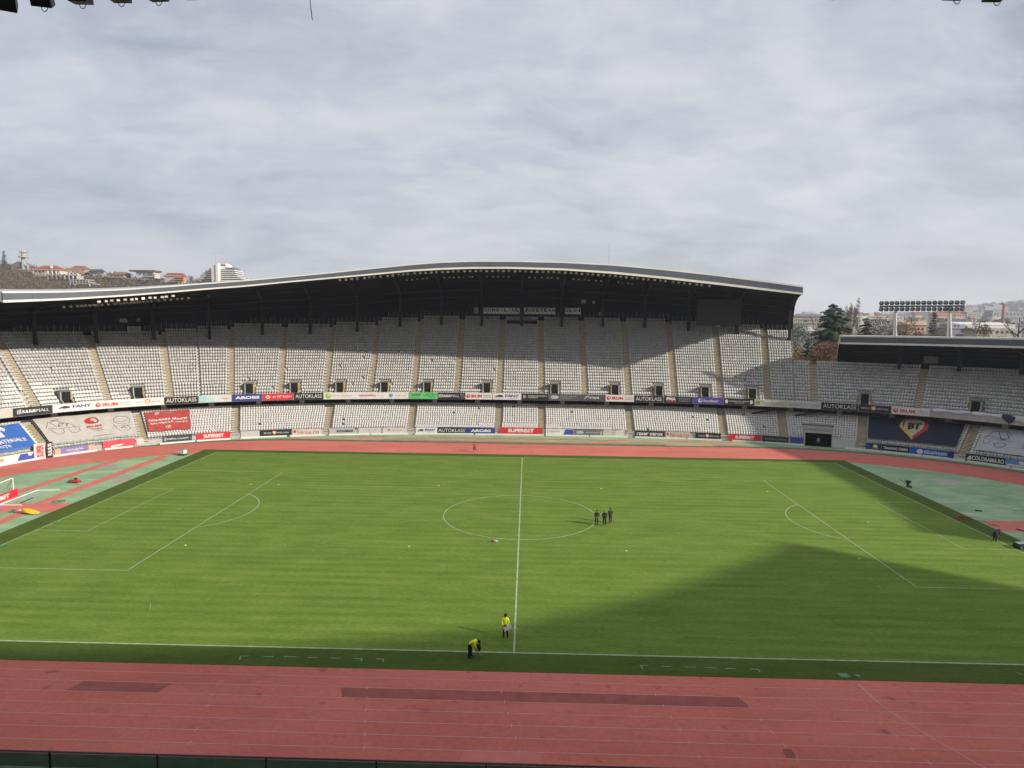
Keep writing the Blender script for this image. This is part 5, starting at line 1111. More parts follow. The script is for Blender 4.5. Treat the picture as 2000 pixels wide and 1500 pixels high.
def person(name, loc, head, J, mats, label, hair=None, cap=None, scale=1.0, fingers='curl', group=None):
    """mats: dict top, legs, shoes"""
    J = {k: Vector(v) for k, v in J.items()}
    for sd in 'LR':
        w_, e_ = J['wr'+sd], J['el'+sd]; d = (w_-e_).normalized(); J['pa'+sd] = J.get('pa'+sd, w_+d*.08); d2 = (J['pa'+sd]-w_).normalized()
        side = Vector((1, 0, 0)) if abs(d2.x) < .8 else Vector((0, 1, 0)); acr = d2.cross(side).normalized().cross(d2).normalized(); dn = d2.cross(acr)
        for k, (o_, ln_) in enumerate(((-.036, .062), (-.012, .075), (.012, .071), (.036, .056))):
            b = J['pa'+sd]+acr*o_+d2*.03; J['f%da%s' % (k, sd)] = b; J['f%db%s' % (k, sd)] = b+d2*ln_*.75+dn*(.035 if fingers == 'curl' else .01)
        J['tha'+sd] = w_+d2*.04+acr*.045; J['thb'+sd] = w_+d2*.085+acr*.062+dn*.02
    E_ = [('pel', 'sp', 'top'), ('sp', 'ch', 'top'), ('ch', 'nk', 'top'), ('nk', 'hd', 'skin'), ('hd', 'top', 'skin'), ('hd', 'nose', 'skin')]
    for sd in 'LR':
        E_ += [('ch', 'sh'+sd, 'top'), ('sh'+sd, 'el'+sd, 'top'), ('el'+sd, 'wr'+sd, 'top'), ('wr'+sd, 'pa'+sd, 'skin'), ('pel', 'hi'+sd, 'legs'), ('hi'+sd, 'kn'+sd, 'legs'), ('kn'+sd, 'an'+sd, 'legs'), ('an'+sd, 'to'+sd, 'shoes')]
        for k in range(4): E_ += [('pa'+sd, 'f%da%s' % (k, sd), 'skin'), ('f%da%s' % (k, sd), 'f%db%s' % (k, sd), 'skin')]
        E_ += [('wr'+sd, 'tha'+sd, 'skin'), ('tha'+sd, 'thb'+sd, 'skin')]
    names = list(J); idx = {n: i for i, n in enumerate(names)}
    me = bpy.data.meshes.new('b'); me.from_pydata([tuple(J[n]) for n in names], [(idx[a], idx[b]) for a, b, _ in E_], []); ob = bpy.data.objects.new('b', me); COL.objects.link(ob)
    m1 = ob.modifiers.new('skin', 'SKIN'); m1.use_smooth_shade = True; m1.branch_smoothing = 0.4
    for n in names:
        key = n if n in RADII else (n[:2] if n[:2] in RADII else 'fi'); r_ = RADII[key]
        sv = me.skin_vertices[0].data[idx[n]]; sv.radius = r_; sv.use_root = (n == 'pel')
    m2 = ob.modifiers.new('sub', 'SUBSURF'); m2.levels = 1; m2.render_levels = 1
    bpy.context.view_layer.update(); bm_ = bpy.data.meshes.new_from_object(ob.evaluated_get(bpy.context.evaluated_depsgraph_get()))
    bpy.data.objects.remove(ob); bpy.data.meshes.remove(me)
    # colours by nearest bone
    order = ['top', 'legs', 'shoes', 'skin']; bm_.materials.clear()
    for m_ in (mats['top'], mats['legs'], mats['shoes'], SKIN): bm_.materials.append(m_)
    A = np.array([J[a] for a, _, _ in E_]); B = np.array([J[b] for _, b, _ in E_]); AB = B-A; L2 = (AB**2).sum(1)+1e-9; lab = [order.index(c) for _, _, c in E_]
    for p in bm_.polygons:
        c = np.array(p.center); t_ = np.clip(((c-A)*AB).sum(1)/L2, 0, 1); dd = ((A+AB*t_[:, None]-c)**2).sum(1); i = int(dd.argmin()); k = lab[i]
        if E_[i][:2] == ('nk', 'hd') and t_[i] < .30: k = 0
        if E_[i][:2] == ('pel', 'sp') and t_[i] < .12: k = 1
        p.material_index = k
    root = empty(name, loc, label, 'person', group); root.rotation_euler = (0, 0, head); root.scale = (scale,)*3
    o = bpy.data.objects.new('body', bm_); COL.objects.link(o); o.parent = root
    ORG['hdtmp'] = Vector((0, 0, 0))
    h = J['hd']; up = (J['top']-J['hd']).normalized(); fw = (J['nose']-J['hd']).normalized(); rt_ = up.cross(fw).normalized()*-1
    def cap_mesh(nm, m, r0, r1, zlo, brim=False):
        b = MB(); vs = []; n, k = 12, 5
        for j in range(k+1):
            for i in range(n):
                a = 6.2832*i/n; e2 = zlo+(1.5708-zlo)*j/k; x, y, z = math.cos(e2)*math.cos(a)*r0, math.cos(e2)*math.sin(a)*r1, math.sin(e2)*r0*1.12
                vs.append(h+up*.015+rt_*x+fw*(y-.03)+up*z)
        b.add(vs, [(j*n+i, j*n+(i+1) % n, (j+1)*n+(i+1) % n, (j+1)*n+i) for j in range(k) for i in range(n)]+[tuple(k*n+i for i in range(n))])
        if brim: b.hexa([h+up*.055+rt_*-.07+fw*.08, h+up*.055+rt_*.07+fw*.08, h+up*.05+rt_*.06+fw*.18, h+up*.05-rt_*.06+fw*.18, h+up*.07+rt_*-.07+fw*.08, h+up*.07+rt_*.07+fw*.08, h+up*.06+rt_*.06+fw*.18, h+up*.06-rt_*.06+fw*.18])
        me2 = bpy.data.meshes.new(nm); me2.from_pydata([tuple(v) for v in b.v], [], b.f); me2.materials.append(m); me2.polygons.foreach_set('use_smooth', [True]*len(me2.polygons)); q_ = bpy.data.objects.new(nm, me2); COL.objects.link(q_); q_.parent = root
    if hair: cap_mesh('hair', hair, .118, .130, -.25)
    if cap: cap_mesh('cap', cap, .122, .134, .25, True)
    b = MB()
    for k in (-1, 1): b.box(h+rt_*(k*.034)+fw*.112+up*.02, (.026, .016, .014))
    b.box(h+fw*.108-up*.055, (.045, .014, .010)); me2 = bpy.data.meshes.new('face'); me2.from_pydata([tuple(v) for v in b.v], [], b.f); me2.materials.append(HAIR_D); q_ = bpy.data.objects.new('face', me2); COL.objects.link(q_); q_.parent = root
    b = MB()
    for k in (-1, 1): b.box(h+rt_*(k*.106), (.018, .04, .06))
    me2 = bpy.data.meshes.new('ears'); me2.from_pydata([tuple(v) for v in b.v], [], b.f); me2.materials.append(SKIN); q_ = bpy.data.objects.new('ears', me2); COL.objects.link(q_); q_.parent = root
    return root
BLK = cloth_m('cloth_black', (0.014, 0.014, 0.017)); MAROON = cloth_m('cloth_maroon_black', (0.026, 0.016, 0.020)); NVY = cloth_m('cloth_navy', (0.016, 0.018, 0.032)); SLATE = cloth_m('cloth_slate', (0.034, 0.038, 0.048))
HIVIS = cloth_m('cloth_hivis', (0.80, 0.92, 0.03)); PURP = cloth_m('cloth_purple', (0.075, 0.035, 0.12)); REDC = cloth_m('cloth_red', (0.50, 0.03, 0.05)); SHOE_B = cloth_m('shoe_black', (0.012, 0.012, 0.012)); SHOE_W = cloth_m('shoe_white', (0.55, 0.55, 0.52))
def onp(u, v, z=0.031): p = gz(u, v, z); return Vector((p[0], p[1], z))
G3 = 'men standing together beside the centre circle'
person('person', onp(1165, 1025.5), R(8), stance(elL=(-.30, -.08, 1.16), elR=(.30, -.08, 1.16), wrL=(-.06, -.19, .98), wrR=(.06, -.20, .97), paL=(.0, -.20, .95), paR=(.0, -.215, .93)), dict(top=MAROON, legs=BLK, shoes=SHOE_B), 'person in dark maroon jacket with hands clasped behind the back', HAIR_D, group=G3, scale=1.0)
person('person', onp(1180.5, 1026), R(-4), stance(elL=(-.29, -.06, 1.17), elR=(.29, -.06, 1.17), wrL=(-.22, .06, .98), wrR=(.22, .06, .98), paL=(-.20, .10, .92), paR=(.20, .10, .92)), dict(top=NVY, legs=BLK, shoes=SHOE_W), 'person in navy jacket and white shoes, middle of three men', HAIR_L, group=G3, scale=0.99)
person('person', onp(1191.5, 1021), R(14), stance(elL=(-.29, .0, 1.17), elR=(.29, -.05, 1.17), wrL=(-.18, .12, 1.0), wrR=(.20, .08, .98), anL=(-.13, -.12, .09), toL=(-.17, .02, .035), knL=(-.12, -.03, .5)), dict(top=SLATE, legs=BLK, shoes=SHOE_B), 'person in dark grey jacket, rightmost of three men', HAIR_D, group=G3, scale=1.0)
yp = person('person', onp(987, 1244), R(172), stance(elL=(-.27, .04, 1.15), elR=(.27, .04, 1.15), wrL=(-.14, .20, .98), wrR=(.14, .20, .99), paL=(-.09, .25, .95), paR=(.09, .25, .96), hd=(0, .045, 1.655), top=(0, .05, 1.735), nose=(0, .14, 1.62), anL=(-.16, 0, .09), toL=(-.20, .14, .035)), dict(top=HIVIS, legs=BLK, shoes=SHOE_B), 'person in yellow jacket and dark cap holding a pale board', HAIR_D, cap=BLK, scale=1.0)
mb = MB(); p = onp(987, 1244); fwd = Vector((0, -1, 0)); c = p+Vector((.16, -.30, .86)); Mx = Matrix.Rotation(R(-28), 3, 'Y') @ Matrix.Rotation(R(-35), 3, 'X'); mb.box(c, (.62, .018, .36), 0, 0, Mx); mb.build('board', mat('board_white', (0.55, 0.57, 0.58), 0.6), org=c, label='pale clipboard sheet held by the person in the yellow jacket', cat='board')
person('person', onp(919, 1284), R(-95), stance(pel=(0, -.12, .92), sp=(0, .08, 1.06), ch=(0, .30, 1.16), nk=(0, .44, 1.17), hd=(0, .55, 1.12), top=(0, .61, 1.15), nose=(0, .60, 1.02), shL=(-.19, .33, 1.20), shR=(.19, .33, 1.20), elL=(-.24, .38, .92), elR=(.24, .36, .92), wrL=(-.12, .44, .68), wrR=(.12, .46, .66), hiL=(-.10, -.10, .89), hiR=(.10, -.10, .89), knL=(-.12, .02, .50), knR=(.12, -.06, .50), anL=(-.13, -.02, .09), anR=(.13, -.10, .09), toL=(-.15, .13, .035), toR=(.15, .05, .035)), dict(top=HIVIS, legs=BLK, shoes=SHOE_B), 'person in yellow jacket bending over at the near touchline', HAIR_D, cap=BLK, scale=1.03)
mb = MB(); p = onp(919, 1284); mb.tube([p+Vector((.36, -.12, .78)), p+Vector((.78, -.30, .30))], .02, 6); mb.build('stick', mat('pale_wood', (0.40, 0.36, 0.30), 0.7), org=p+Vector((.4, -.1, .7)), label='pale stick in the hand of the bending yellow person', cat='stick')
mb = MB(); mb.lathe(p+Vector((.52, .12, .42)), [(.05, 0), (.17, .03), (.20, .25), (.16, .44), (.06, .5)], 10); mb.build('bag', BLK, org=p+Vector((.5, .1, .4)), label='black bag hanging before the bending yellow person', cat='bag')
person('person', onp(1943, 1057), R(-70), stance(pel=(0, -.14, .93), sp=(0, .06, 1.06), ch=(0, .27, 1.15), nk=(0, .41, 1.18), hd=(0, .52, 1.19), top=(0, .58, 1.23), nose=(0, .60, 1.12), shL=(-.19, .30, 1.19), shR=(.19, .30, 1.19), elL=(-.22, .36, .92), elR=(.22, .36, .92), wrL=(-.14, .36, .70), wrR=(.14, .36, .70), hiL=(-.10, -.12, .90), hiR=(.10, -.12, .90), knL=(-.12, .02, .50), knR=(.12, .02, .50), anL=(-.13, -.04, .09), anR=(.13, -.04, .09), toL=(-.15, .11, .035), toR=(.15, .11, .035)), dict(top=PURP, legs=BLK, shoes=SHOE_B), 'person in purple top bending over the right goal line', HAIR_D)
person('person', Vector((*gz(927, 882.5, .02)[:2], .02)), R(90), stance(sp=(0, .05, 1.14), ch=(0, .10, 1.36), nk=(0, .13, 1.51), hd=(0, .16, 1.64), top=(0, .16, 1.72), nose=(0, .25, 1.62), shL=(-.19, .10, 1.42), shR=(.19, .10, 1.42), elL=(-.25, .28, 1.22), wrL=(-.18, .42, 1.38), elR=(.26, -.14, 1.20), wrR=(.24, -.10, 1.0), knL=(-.10, .22, .58), anL=(-.10, .02, .22), toL=(-.10, .10, .10), knR=(.10, -.10, .52), anR=(.10, -.34, .20), toR=(.10, -.34, .05)), dict(top=REDC, legs=BLK, shoes=SHOE_W), 'person in red top running on the far track', HAIR_D)
tp = pt(px_s(1598, 866, -5.0), -5.4, 0.0); person('person', tp, R(190), stance(), dict(top=cloth_m('cloth_pale_blue', (0.20, 0.30, 0.42)), legs=BLK, shoes=SHOE_B), 'person in pale blue top standing in the tunnel mouth', HAIR_D, scale=1.02)

# ------------------------------------------------------------------ things on and beside the pitch
M_BLKP = mat('black_plastic', (0.015, 0.015, 0.016), 0.5); M_RUB = mat('rubber', (0.02, 0.02, 0.02), 0.8); M_REDP = mat('red_paint', (0.50, 0.025, 0.03), 0.4, 0.08, 4, spec=0.5); M_YEL = mat('yellow_plastic', (0.68, 0.42, 0.02), 0.45, 0.08, 3); M_GRN = mat('green_plastic', (0.02, 0.20, 0.08), 0.5)
M_CARTW = mat('cart_white', (0.58, 0.57, 0.53), 0.5, 0.1, 3)
def wheel(e_, c, r_, w_, ax=(1, 0, 0)):
    c = Vector(c); ax = Vector(ax).normalized(); mb = MB(); mb.tube([c-ax*w_/2, c+ax*w_/2], r_, 14); t_ = mb.build('wheel', M_RUB, e_)
    mb = MB(); mb.tube([c-ax*(w_/2+.01), c+ax*(w_/2+.01)], r_*.5, 10); mb.build('rim', M_STEEL, t_)
# white cart at the far left corner
p = Vector((*gz(357, 889)[:2], .02)); e_ = empty('equipment_cart', p, 'small white equipment cart at the far left corner of the pitch', 'cart')
mb = MB(); mb.box(p+Vector((0, 0, .55)), (1.0, .8, .62), R(-15)); mb.build('box', M_CARTW, e_); mb = MB(); mb.box(p+Vector((0, 0, .92)), (.7, .6, .14), R(-15)); mb.build('lid', mat('cart_grey', (0.25, 0.25, 0.25), .6), e_)
mb = MB(); mb.box(p+Vector((0, -.05, .2)), (1.1, .9, .1), R(-15)); mb.build('chassis', M_BLKP, e_)
for x, y in ((-.45, -.35), (.45, -.35), (-.45, .35), (.45, .35)): wheel(e_, p+Vector((x, y, .17)), .17, .12)
mb = MB(); mb.tube([p+Vector((-.4, .3, .8)), p+Vector((-.4, .45, 1.2)), p+Vector((.4, .45, 1.2)), p+Vector((.4, .3, .8))], .025, 6); mb.build('handle', M_STEEL, e_)
# red mower
p = Vector((*gz(147, 943)[:2], .01)); e_ = empty('red_mower', p, 'small red mower on the green surface at the left', 'mower')
mb = MB(); mb.hexa([p+Vector(v) for v in ((-.45, -.3, .14), (.55, -.3, .14), (.55, .3, .14), (-.45, .3, .14), (-.25, -.25, .46), (.40, -.25, .52), (.40, .25, .52), (-.25, .25, .46))]); mb.build('body', M_REDP, e_)
mb = MB(); mb.lathe(p+Vector((.1, 0, .5)), [(.2, 0), (.2, .12), (.1, .2)], 10); mb.build('engine', M_BLKP, e_)
mb = MB(); mb.box(p+Vector((-.65, 0, .22)), (.5, .5, .25)); mb.build('grass_box', mat('mower_grey', (0.10, 0.13, 0.12), .7), e_)
for x, y in ((-.35, -.33), (.45, -.33), (-.35, .33), (.45, .33)): wheel(e_, p+Vector((x, y, .14)), .14, .09, (0, 1, 0))
mb = MB(); mb.tube([p+Vector((-.2, -.2, .4)), p+Vector((-.75, -.2, .8)), p+Vector((-.75, .2, .8)), p+Vector((-.2, .2, .4))], .018, 6); mb.build('handle', M_BLKP, e_)
# yellow moulded cover
p = Vector((*gz(60, 1003)[:2], .01)); e_ = empty('yellow_sled', p, 'yellow moulded plastic sled lying on the red runway', 'sled')
prof = [(-1.05, .42, .05), (-.85, .50, .30), (-.3, .46, .52), (.3, .26, .60), (.75, .10, .52), (1.0, .04, .22)]
V = []
for x, z, hw in prof:
    for k in range(9): a = math.pi*k/8; V.append(p+Vector((x, -hw*math.cos(a), .03+z*.5+z*.9*math.sin(a)*.8)))
mb = MB(); mb.add(V, [(i*9+k, (i+1)*9+k, (i+1)*9+k+1, i*9+k+1) for i in range(5) for k in range(8)]+[tuple(range(9)), tuple(45+k for k in range(9))[::-1]]); mb.build('shell', M_YEL, e_, smooth=True)
mb = MB(); mb.box(p+Vector((-1.1, -.1, .45)), (.35, .5, .04), R(20)); mb.build('lip', M_WHITE, e_); mb = MB(); mb.tube([p+Vector((.5, -.45, .22)), p+Vector((.7, -.3, .34)), p+Vector((.62, -.1, .36))], .02, 5); mb.build('rope', M_WHITE, e_)
# low black frame
p = Vector((*gz(114, 984)[:2], .01)); e_ = empty('training_frame', p, 'low dark metal frame lying on the red runway', 'frame')
for y in (-.3, .3): mb = MB(); mb.tube([p+Vector((-.7, y, .05)), p+Vector((-.65, y, .28)), p+Vector((.65, y, .34)), p+Vector((.7, y, .6))], .03, 6); mb.build('rail', M_BLKP, e_)
for x in (-.65, 0, .65): mb = MB(); mb.bar(p+Vector((x, -.3, .3)), p+Vector((x, .3, .3)), .04); mb.build('crossbar', M_BLKP, e_)
p = Vector((*gz(26, 1001)[:2], .01)); e_ = empty('green_crate', p, 'small green crate on the apron at the left edge', 'crate'); mb = MB(); mb.box(p+Vector((0, 0, .14)), (.34, .3, .26), .4); mb.build('box', M_GRN, e_); mb = MB(); mb.box(p+Vector((0, 0, .29)), (.38, .34, .04), .4); mb.build('rim', M_GRN, e_)
# fallen goals and board at the left edge
def gl(u, v, z=0.06): q_ = gz(u, v, z); return Vector((q_[0], q_[1], z))
e_ = empty('goal_frame', gl(30, 975, 0), 'white goal frame lying on its face at the left edge', 'goal')
for a, b in (((-30, 997), (73, 957.5)), ((73, 957.5), (116, 957)), ((-30, 986), (42, 986.5))): mb = MB(); mb.tube([gl(*a), gl(*b)], .075, 8); mb.build('post', M_WHITE, e_)
q = nodes_mat('goal_net'); _tr = q.t.nodes.new('ShaderNodeBsdfTransparent'); _mx = q.t.nodes.new('ShaderNodeMixShader'); _mx.inputs[0].default_value = 0.28; q.b.inputs['Base Color'].default_value = (0.6, 0.6, 0.58, 1)
q.t.links.new(_tr.outputs[0], _mx.inputs[1]); q.t.links.new(q.b.outputs[0], _mx.inputs[2]); q.t.links.new(_mx.outputs[0], q.t.nodes['Material Output'].inputs[0]); M_NET = q.m
mb = MB(); mb.poly([gl(-30, 996, .05), gl(73, 958, .12), gl(95, 960, .05), gl(68, 972, .05), gl(30, 986, .05)]); mb.build('net', M_NET, e_)
mb = MB(); a, b = gl(40, 982), gl(65, 972); mb.tube([a, b], .05, 6); mb.build('dark_pole', M_BLKP, org=a, label='black pole lying on the fallen goal net', cat='pole')
a = gl(26, 956, 0); e_ = empty('goal_frame', a, 'upright white goal frame behind the red board at the left edge', 'goal')
hgt = 1.55; b = gl(-40, 982, 0); ab = (b-a).normalized(); bk = Vector((-1.3, .5, 0))
for q0, q1 in ((a, a+Vector((0, 0, hgt))), (a+Vector((0, 0, hgt)), b+Vector((0, 0, hgt))), (b, b+Vector((0, 0, hgt)))): mb = MB(); mb.tube([q0, q1], .075, 8); mb.build('post', M_WHITE, e_)
mb = MB(); mb.tube([a+Vector((0, 0, hgt)), a+bk+Vector((0, 0, .05))], .04, 6); mb.build('stay', M_STEEL, e_)
mb = MB(); mb.quad(a+Vector((0, 0, hgt)), b+Vector((0, 0, hgt)), b+bk, a+bk); mb.build('net', M_NET, e_)
a, b = gl(34.5, 968.5, 0), gl(-45, 1000, 0); d_ = (a-b); Lb = d_.length; d_.normalize(); e_ = empty('red_board', (a+b)/2, 'red board with white capitals standing among the goals at the left edge', 'board')
ff = lambda x, y, l_=0.0: b+d_*x+Vector((0, 0, y))-Vector((-d_.y, d_.x, 0))*(.04+l_)*(1 if Vector((-d_.y, d_.x, 0)).dot(Vector(CAM)-b) < 0 else -1)
mb = MB(); nn = Vector((-d_.y, d_.x, 0))*.04; mb.hexa([b-nn, a-nn, a+nn, b+nn]+[x+Vector((0, 0, 1.0)) for x in (b-nn, a-nn, a+nn, b+nn)]); mb.build('panel', ink((0.60, 0.02, 0.04)), e_)
write(e_, 'SUPERBET', (Lb*.12, .25, Lb*.78, .80), ff, W_, 0.05)
# right side
p = Vector((*gz(1773, 952)[:2], .01)); e_ = empty('spreader_cart', p, 'black push spreader on the green apron at the right', 'spreader')
mb = MB(); mb.lathe(p+Vector((0, 0, .45)), [(.10, 0), (.42, .42), (.44, .50), (.40, .50)], 12); mb.build('hopper', M_BLKP, e_)
for k in (-1, 1): wheel(e_, p+Vector((.2, k*.32, .18)), .2, .1, (0, 1, 0))
mb = MB(); mb.tube([p+Vector((.2, 0, .25)), p+Vector((-.2, 0, .45)), p+Vector((-1.0, .05, 1.05))], .035, 6); mb.build('handle', M_BLKP, e_); mb = MB(); mb.bar(p+Vector((-1.0, -.25, 1.05)), p+Vector((-1.0, .35, 1.05)), .04); mb.build('grip', M_BLKP, e_)
mb = MB(); mb.bar(p+Vector((-.25, -.15, .45)), p+Vector((-.3, -.15, .02)), .05); mb.build('stand_leg', M_BLKP, e_)
mb = MB(); a = gl(1979, 994.5, .09); mb.tube([a, gl(2040, 996, .09)], .09, 8); mb.build('white_post', M_WHITE, org=a, label='white pole lying on the apron at the right edge', cat='pole')
mb = MB(); a = gl(1911, 997.5, .06); mb.box(a, (.7, .18, .12), -.5); mb.build('dark_mat', M_BLKP, org=a, label='small dark block on the green apron at the right', cat='block')
mb = MB(); a = gl(1985, 1033, .05); mb.tube([a, gl(2010, 1040, .05)], .07, 6); mb.build('dark_pole', M_BLKP, org=a, label='dark pole lying on the red patch at the right edge', cat='pole')
M_HOSE = mat('hose_red', (0.33, 0.08, 0.05), 0.6)
p = gl(1882, 1012.5, .06); mb = MB(); mb.tube([p+Vector(((.55+.12*math.sin(t*.37))*math.cos(t)*1.5, (.55+.1*math.cos(t*.53))*math.sin(t)*1.1, .01*t/2)) for t in np.linspace(0, 22, 90)], .035, 5); mb.tube([p+Vector((1.2, -.6, 0)), p+Vector((1.8, -1.6, 0)), p+Vector((1.6, -2.2, 0)), p+Vector((2.3, -3.0, 0))], .03, 5); mb.build('garden_hose', M_HOSE, org=p, label='coil of red hose on the turf margin at the right', cat='hose')
p = Vector((*gz(1999, 1071)[:2], .02)); e_ = empty('mower', p, 'dark green and white mower cut by the right edge', 'mower')
mb = MB(); mb.hexa([p+Vector(v) for v in ((-.8, -.45, .15), (.9, -.45, .15), (.9, .45, .15), (-.8, .45, .15), (-.7, -.4, .5), (.8, -.4, .62), (.8, .4, .62), (-.7, .4, .5))]); mb.build('body', mat('mower_green', (0.015, 0.05, 0.035), .45), e_)
for k in (-.18, .18): mb = MB(); mb.bar(p+Vector((-.75, k, .56)), p+Vector((.6, k, .68)), .09, .03); mb.build('stripe', M_WHITE, e_)
for x, y in ((-.6, -.48), (.7, -.48), (-.6, .48), (.7, .48)): wheel(e_, p+Vector((x, y, .2)), .2, .14, (0, 1, 0))
mb = MB(); mb.tube([p+Vector((.6, -.3, .6)), p+Vector((1.2, -.3, 1.1)), p+Vector((1.2, .3, 1.1)), p+Vector((.6, .3, .6))], .025, 6); mb.build('handle', M_BLKP, e_)
# marker discs on the pitch
mdisc = MB(); mdisc.lathe((0, 0, 0), [(.115, 0), (.105, .02), (.05, .05), (.04, .05)], 12); disc_me = {}
for nm, c in (('yellow', (0.70, 0.68, 0.10)), ('white', (0.65, 0.65, 0.60))): me = bpy.data.meshes.new('marker'); me.from_pydata([tuple(v) for v in mdisc.v], [], mdisc.f); me.materials.append(mat('marker_'+nm, c, 0.5)); disc_me[nm] = me
for u, v, c, lab in ((362, 1065, 'yellow', 'yellow marker disc between the left penalty area and the goal line'), (799, 1067, 'yellow', 'yellow marker disc left of the centre circle'), (857, 949, 'yellow', 'yellow marker disc beyond the centre circle on its left'), (544, 946, 'yellow', 'yellow marker disc by the far corner of the left penalty area'), (1174, 954.5, 'yellow', 'yellow marker disc beyond the centre circle on its right'), (1223.5, 1076, 'white', 'white marker disc right of the centre circle'), (1499, 960, 'yellow', 'yellow marker disc by the far corner of the right penalty area'), (1678, 1091, 'yellow', 'yellow marker disc in the right penalty area'), (490, 946, 'white', 'white marker disc inside the left penalty area')):
    o = bpy.data.objects.new('marker_disc', disc_me[c]); COL.objects.link(o); o.location = onp(u, v); tag(o, lab, 'marker', 'marker discs on the grass')
p = onp(10, 1067); mb = MB(); mb.box(p+Vector((0, 0, .06)), (.5, .25, .12), .3); mb.build('green_marker', M_GRN, org=p, label='green block on the left goal line', cat='marker')
M_STICK = mat('pale_stick', (0.32, 0.40, 0.36), 0.6)
for (a, b, lab) in (((552, 1061.5), (558, 1067.5), 'pale stick lying in the left half near the marker'), ((294, 1177.5), (292.5, 1190), 'pale stick lying near the left touchline'), ((441, 1002.5), (448, 1009.5), 'pale stick lying inside the left penalty arc')):
    a, b = onp(*a), onp(*b); mb = MB(); mb.tube([a, b], .022, 5); mb.build('stick', M_STICK, org=a, label=lab, cat='stick')
p = onp(966, 1058); e_ = empty('kit_bag', p, 'small pink and white bag lying left of the halfway line', 'bag')
mb = MB(); mb.lathe(p+Vector((-.05, 0, 0)), [(.10, 0), (.17, .05), (.17, .16), (.08, .24)], 10); mb.build('bag_body', mat('bag_pink', (0.36, 0.16, 0.20), .7), e_); mb = MB(); mb.box(p+Vector((.24, 0, .08)), (.28, .18, .14), .2); mb.build('pouch', mat('bag_grey', (0.45, 0.48, 0.50), .7), e_); mb = MB(); mb.box(p+Vector((-.24, 0, .07)), (.22, .16, .12), -.2); mb.build('pouch', mat('bag_dark', (0.13, 0.09, 0.13), .7), e_)
# ------------------------------------------------------------------ surroundings
rb = random.Random(21)
def up(u, v, y): return Vector(gdist(u, v, y))
q = nodes_mat('hill_scrub'); a = q.noise(0.02, 6); b_ = q.noise(0.25, 6)
q.out(q.ramp(q.math('ADD', q.math('MULTIPLY', a, .55), q.math('MULTIPLY', b_, .45)), [(.34, (0.060, 0.048, 0.034)), (.5, (0.098, 0.078, 0.053)), (.66, (0.135, 0.115, 0.070))])); M_HILL = q.m
# left hill
HY0, HY1 = 300.0, 560.0
_hu = [-700, -300, -100, 0, 60, 120, 180, 260, 330, 400, 490, 560, 640, 720]; _hv = [470, 490, 508, 522, 527, 536, 541, 545, 551, 556, 563, 580, 600, 640]
def ridge_v(u): return float(np.interp(u, _hu, _hv))
def hill_pt(u, t):
    tp = up(u, ridge_v(u), HY1); bt = up(u, 700, HY0); x = bt.x+(tp.x-bt.x)*t; y = HY0+(HY1-HY0)*t
    return Vector((x, y, max(-1, (tp.z)*(t**.85)+1.5*math.sin(x*.05)*math.sin(y*.06)*t*(1-t)*4)))
US = list(np.linspace(-700, 720, 90)); TS = [i/24 for i in range(25)]
V = [hill_pt(u, t) for u in US for t in TS]+[]
mb = MB(); mb.add(V, [(i*25+j, (i+1)*25+j, (i+1)*25+j+1, i*25+j+1) for i in range(89) for j in range(24)])
bk = [hill_pt(u, 1.0)+Vector((-60, 420, -8)) for u in US]; k0 = len(mb.v); mb.v += [tuple(p) for p in bk]
mb.f += [(i*25+24, (i+1)*25+24, k0+i+1, k0+i) for i in range(89)]; mb.m += [0]*89
mb.build('hill', M_HILL, kind='structure', smooth=True)

def twigs(mb, c, rx, rz, n, size, r_, mi=0, up_bias=0.5, flat=False, shell=0.35):
    """n small leaf-like faces through an ellipsoid crown"""
    for _ in range(n):
        while True:
            x, y, z = r_.uniform(-1, 1), r_.uniform(-1, 1), r_.uniform(-1, 1); d2 = x*x+y*y+z*z
            if d2 < 1 and (d2 > shell*r_.random()): break
        p = c+Vector((x*rx, y*rx, z*rz)); d = Vector((r_.gauss(0, 1), r_.gauss(0, 1), r_.gauss(0, 1)+up_bias)).normalized(); s_ = size*r_.uniform(.6, 1.4)
        e1 = d*s_; e2 = d.cross(Vector((r_.gauss(0, 1), r_.gauss(0, 1), r_.gauss(0, 1)))).normalized()*s_*(.5 if flat else .28)
        m_ = mi if not isinstance(mi, (list, tuple)) else r_.choice(mi); mb.add((p-e1, p+e2*.6, p+e1, p-e2*.6), ((0, 1, 2, 3),), m_)
def leafm(name, c): return mat(name, c, 0.9, 0.25, 0.6, spec=0.1)
M_TW = [leafm('twig_brown', (0.120, 0.088, 0.062)), leafm('twig_grey', (0.150, 0.122, 0.094)), leafm('twig_olive', (0.095, 0.090, 0.050))]
M_RUST = [leafm('leaf_rust', (0.165, 0.080, 0.045)), leafm('leaf_copper', (0.20, 0.105, 0.062)), leafm('leaf_umber', (0.115, 0.066, 0.043))]
M_CON = [leafm('needle_dark', (0.032, 0.050, 0.036)), leafm('needle_mid', (0.048, 0.070, 0.046)), leafm('needle_light', (0.072, 0.095, 0.058))]
M_OCH = [leafm('leaf_ochre', (0.25, 0.17, 0.045)), leafm('leaf_gold', (0.21, 0.15, 0.05)), leafm('leaf_tan', (0.17, 0.12, 0.055))]
M_RB = [leafm('twig_redbrown', (0.150, 0.092, 0.068)), leafm('twig_mauve', (0.135, 0.098, 0.082)), leafm('twig_umber', (0.105, 0.072, 0.054))]
M_TN = [leafm('twig_tan', (0.190, 0.140, 0.095)), leafm('twig_buff', (0.165, 0.118, 0.080)), leafm('twig_bronze', (0.130, 0.090, 0.060))]
M_BARK = mat('bark', (0.060, 0.048, 0.038), 0.9, 0.2, 3)
mb = MB()
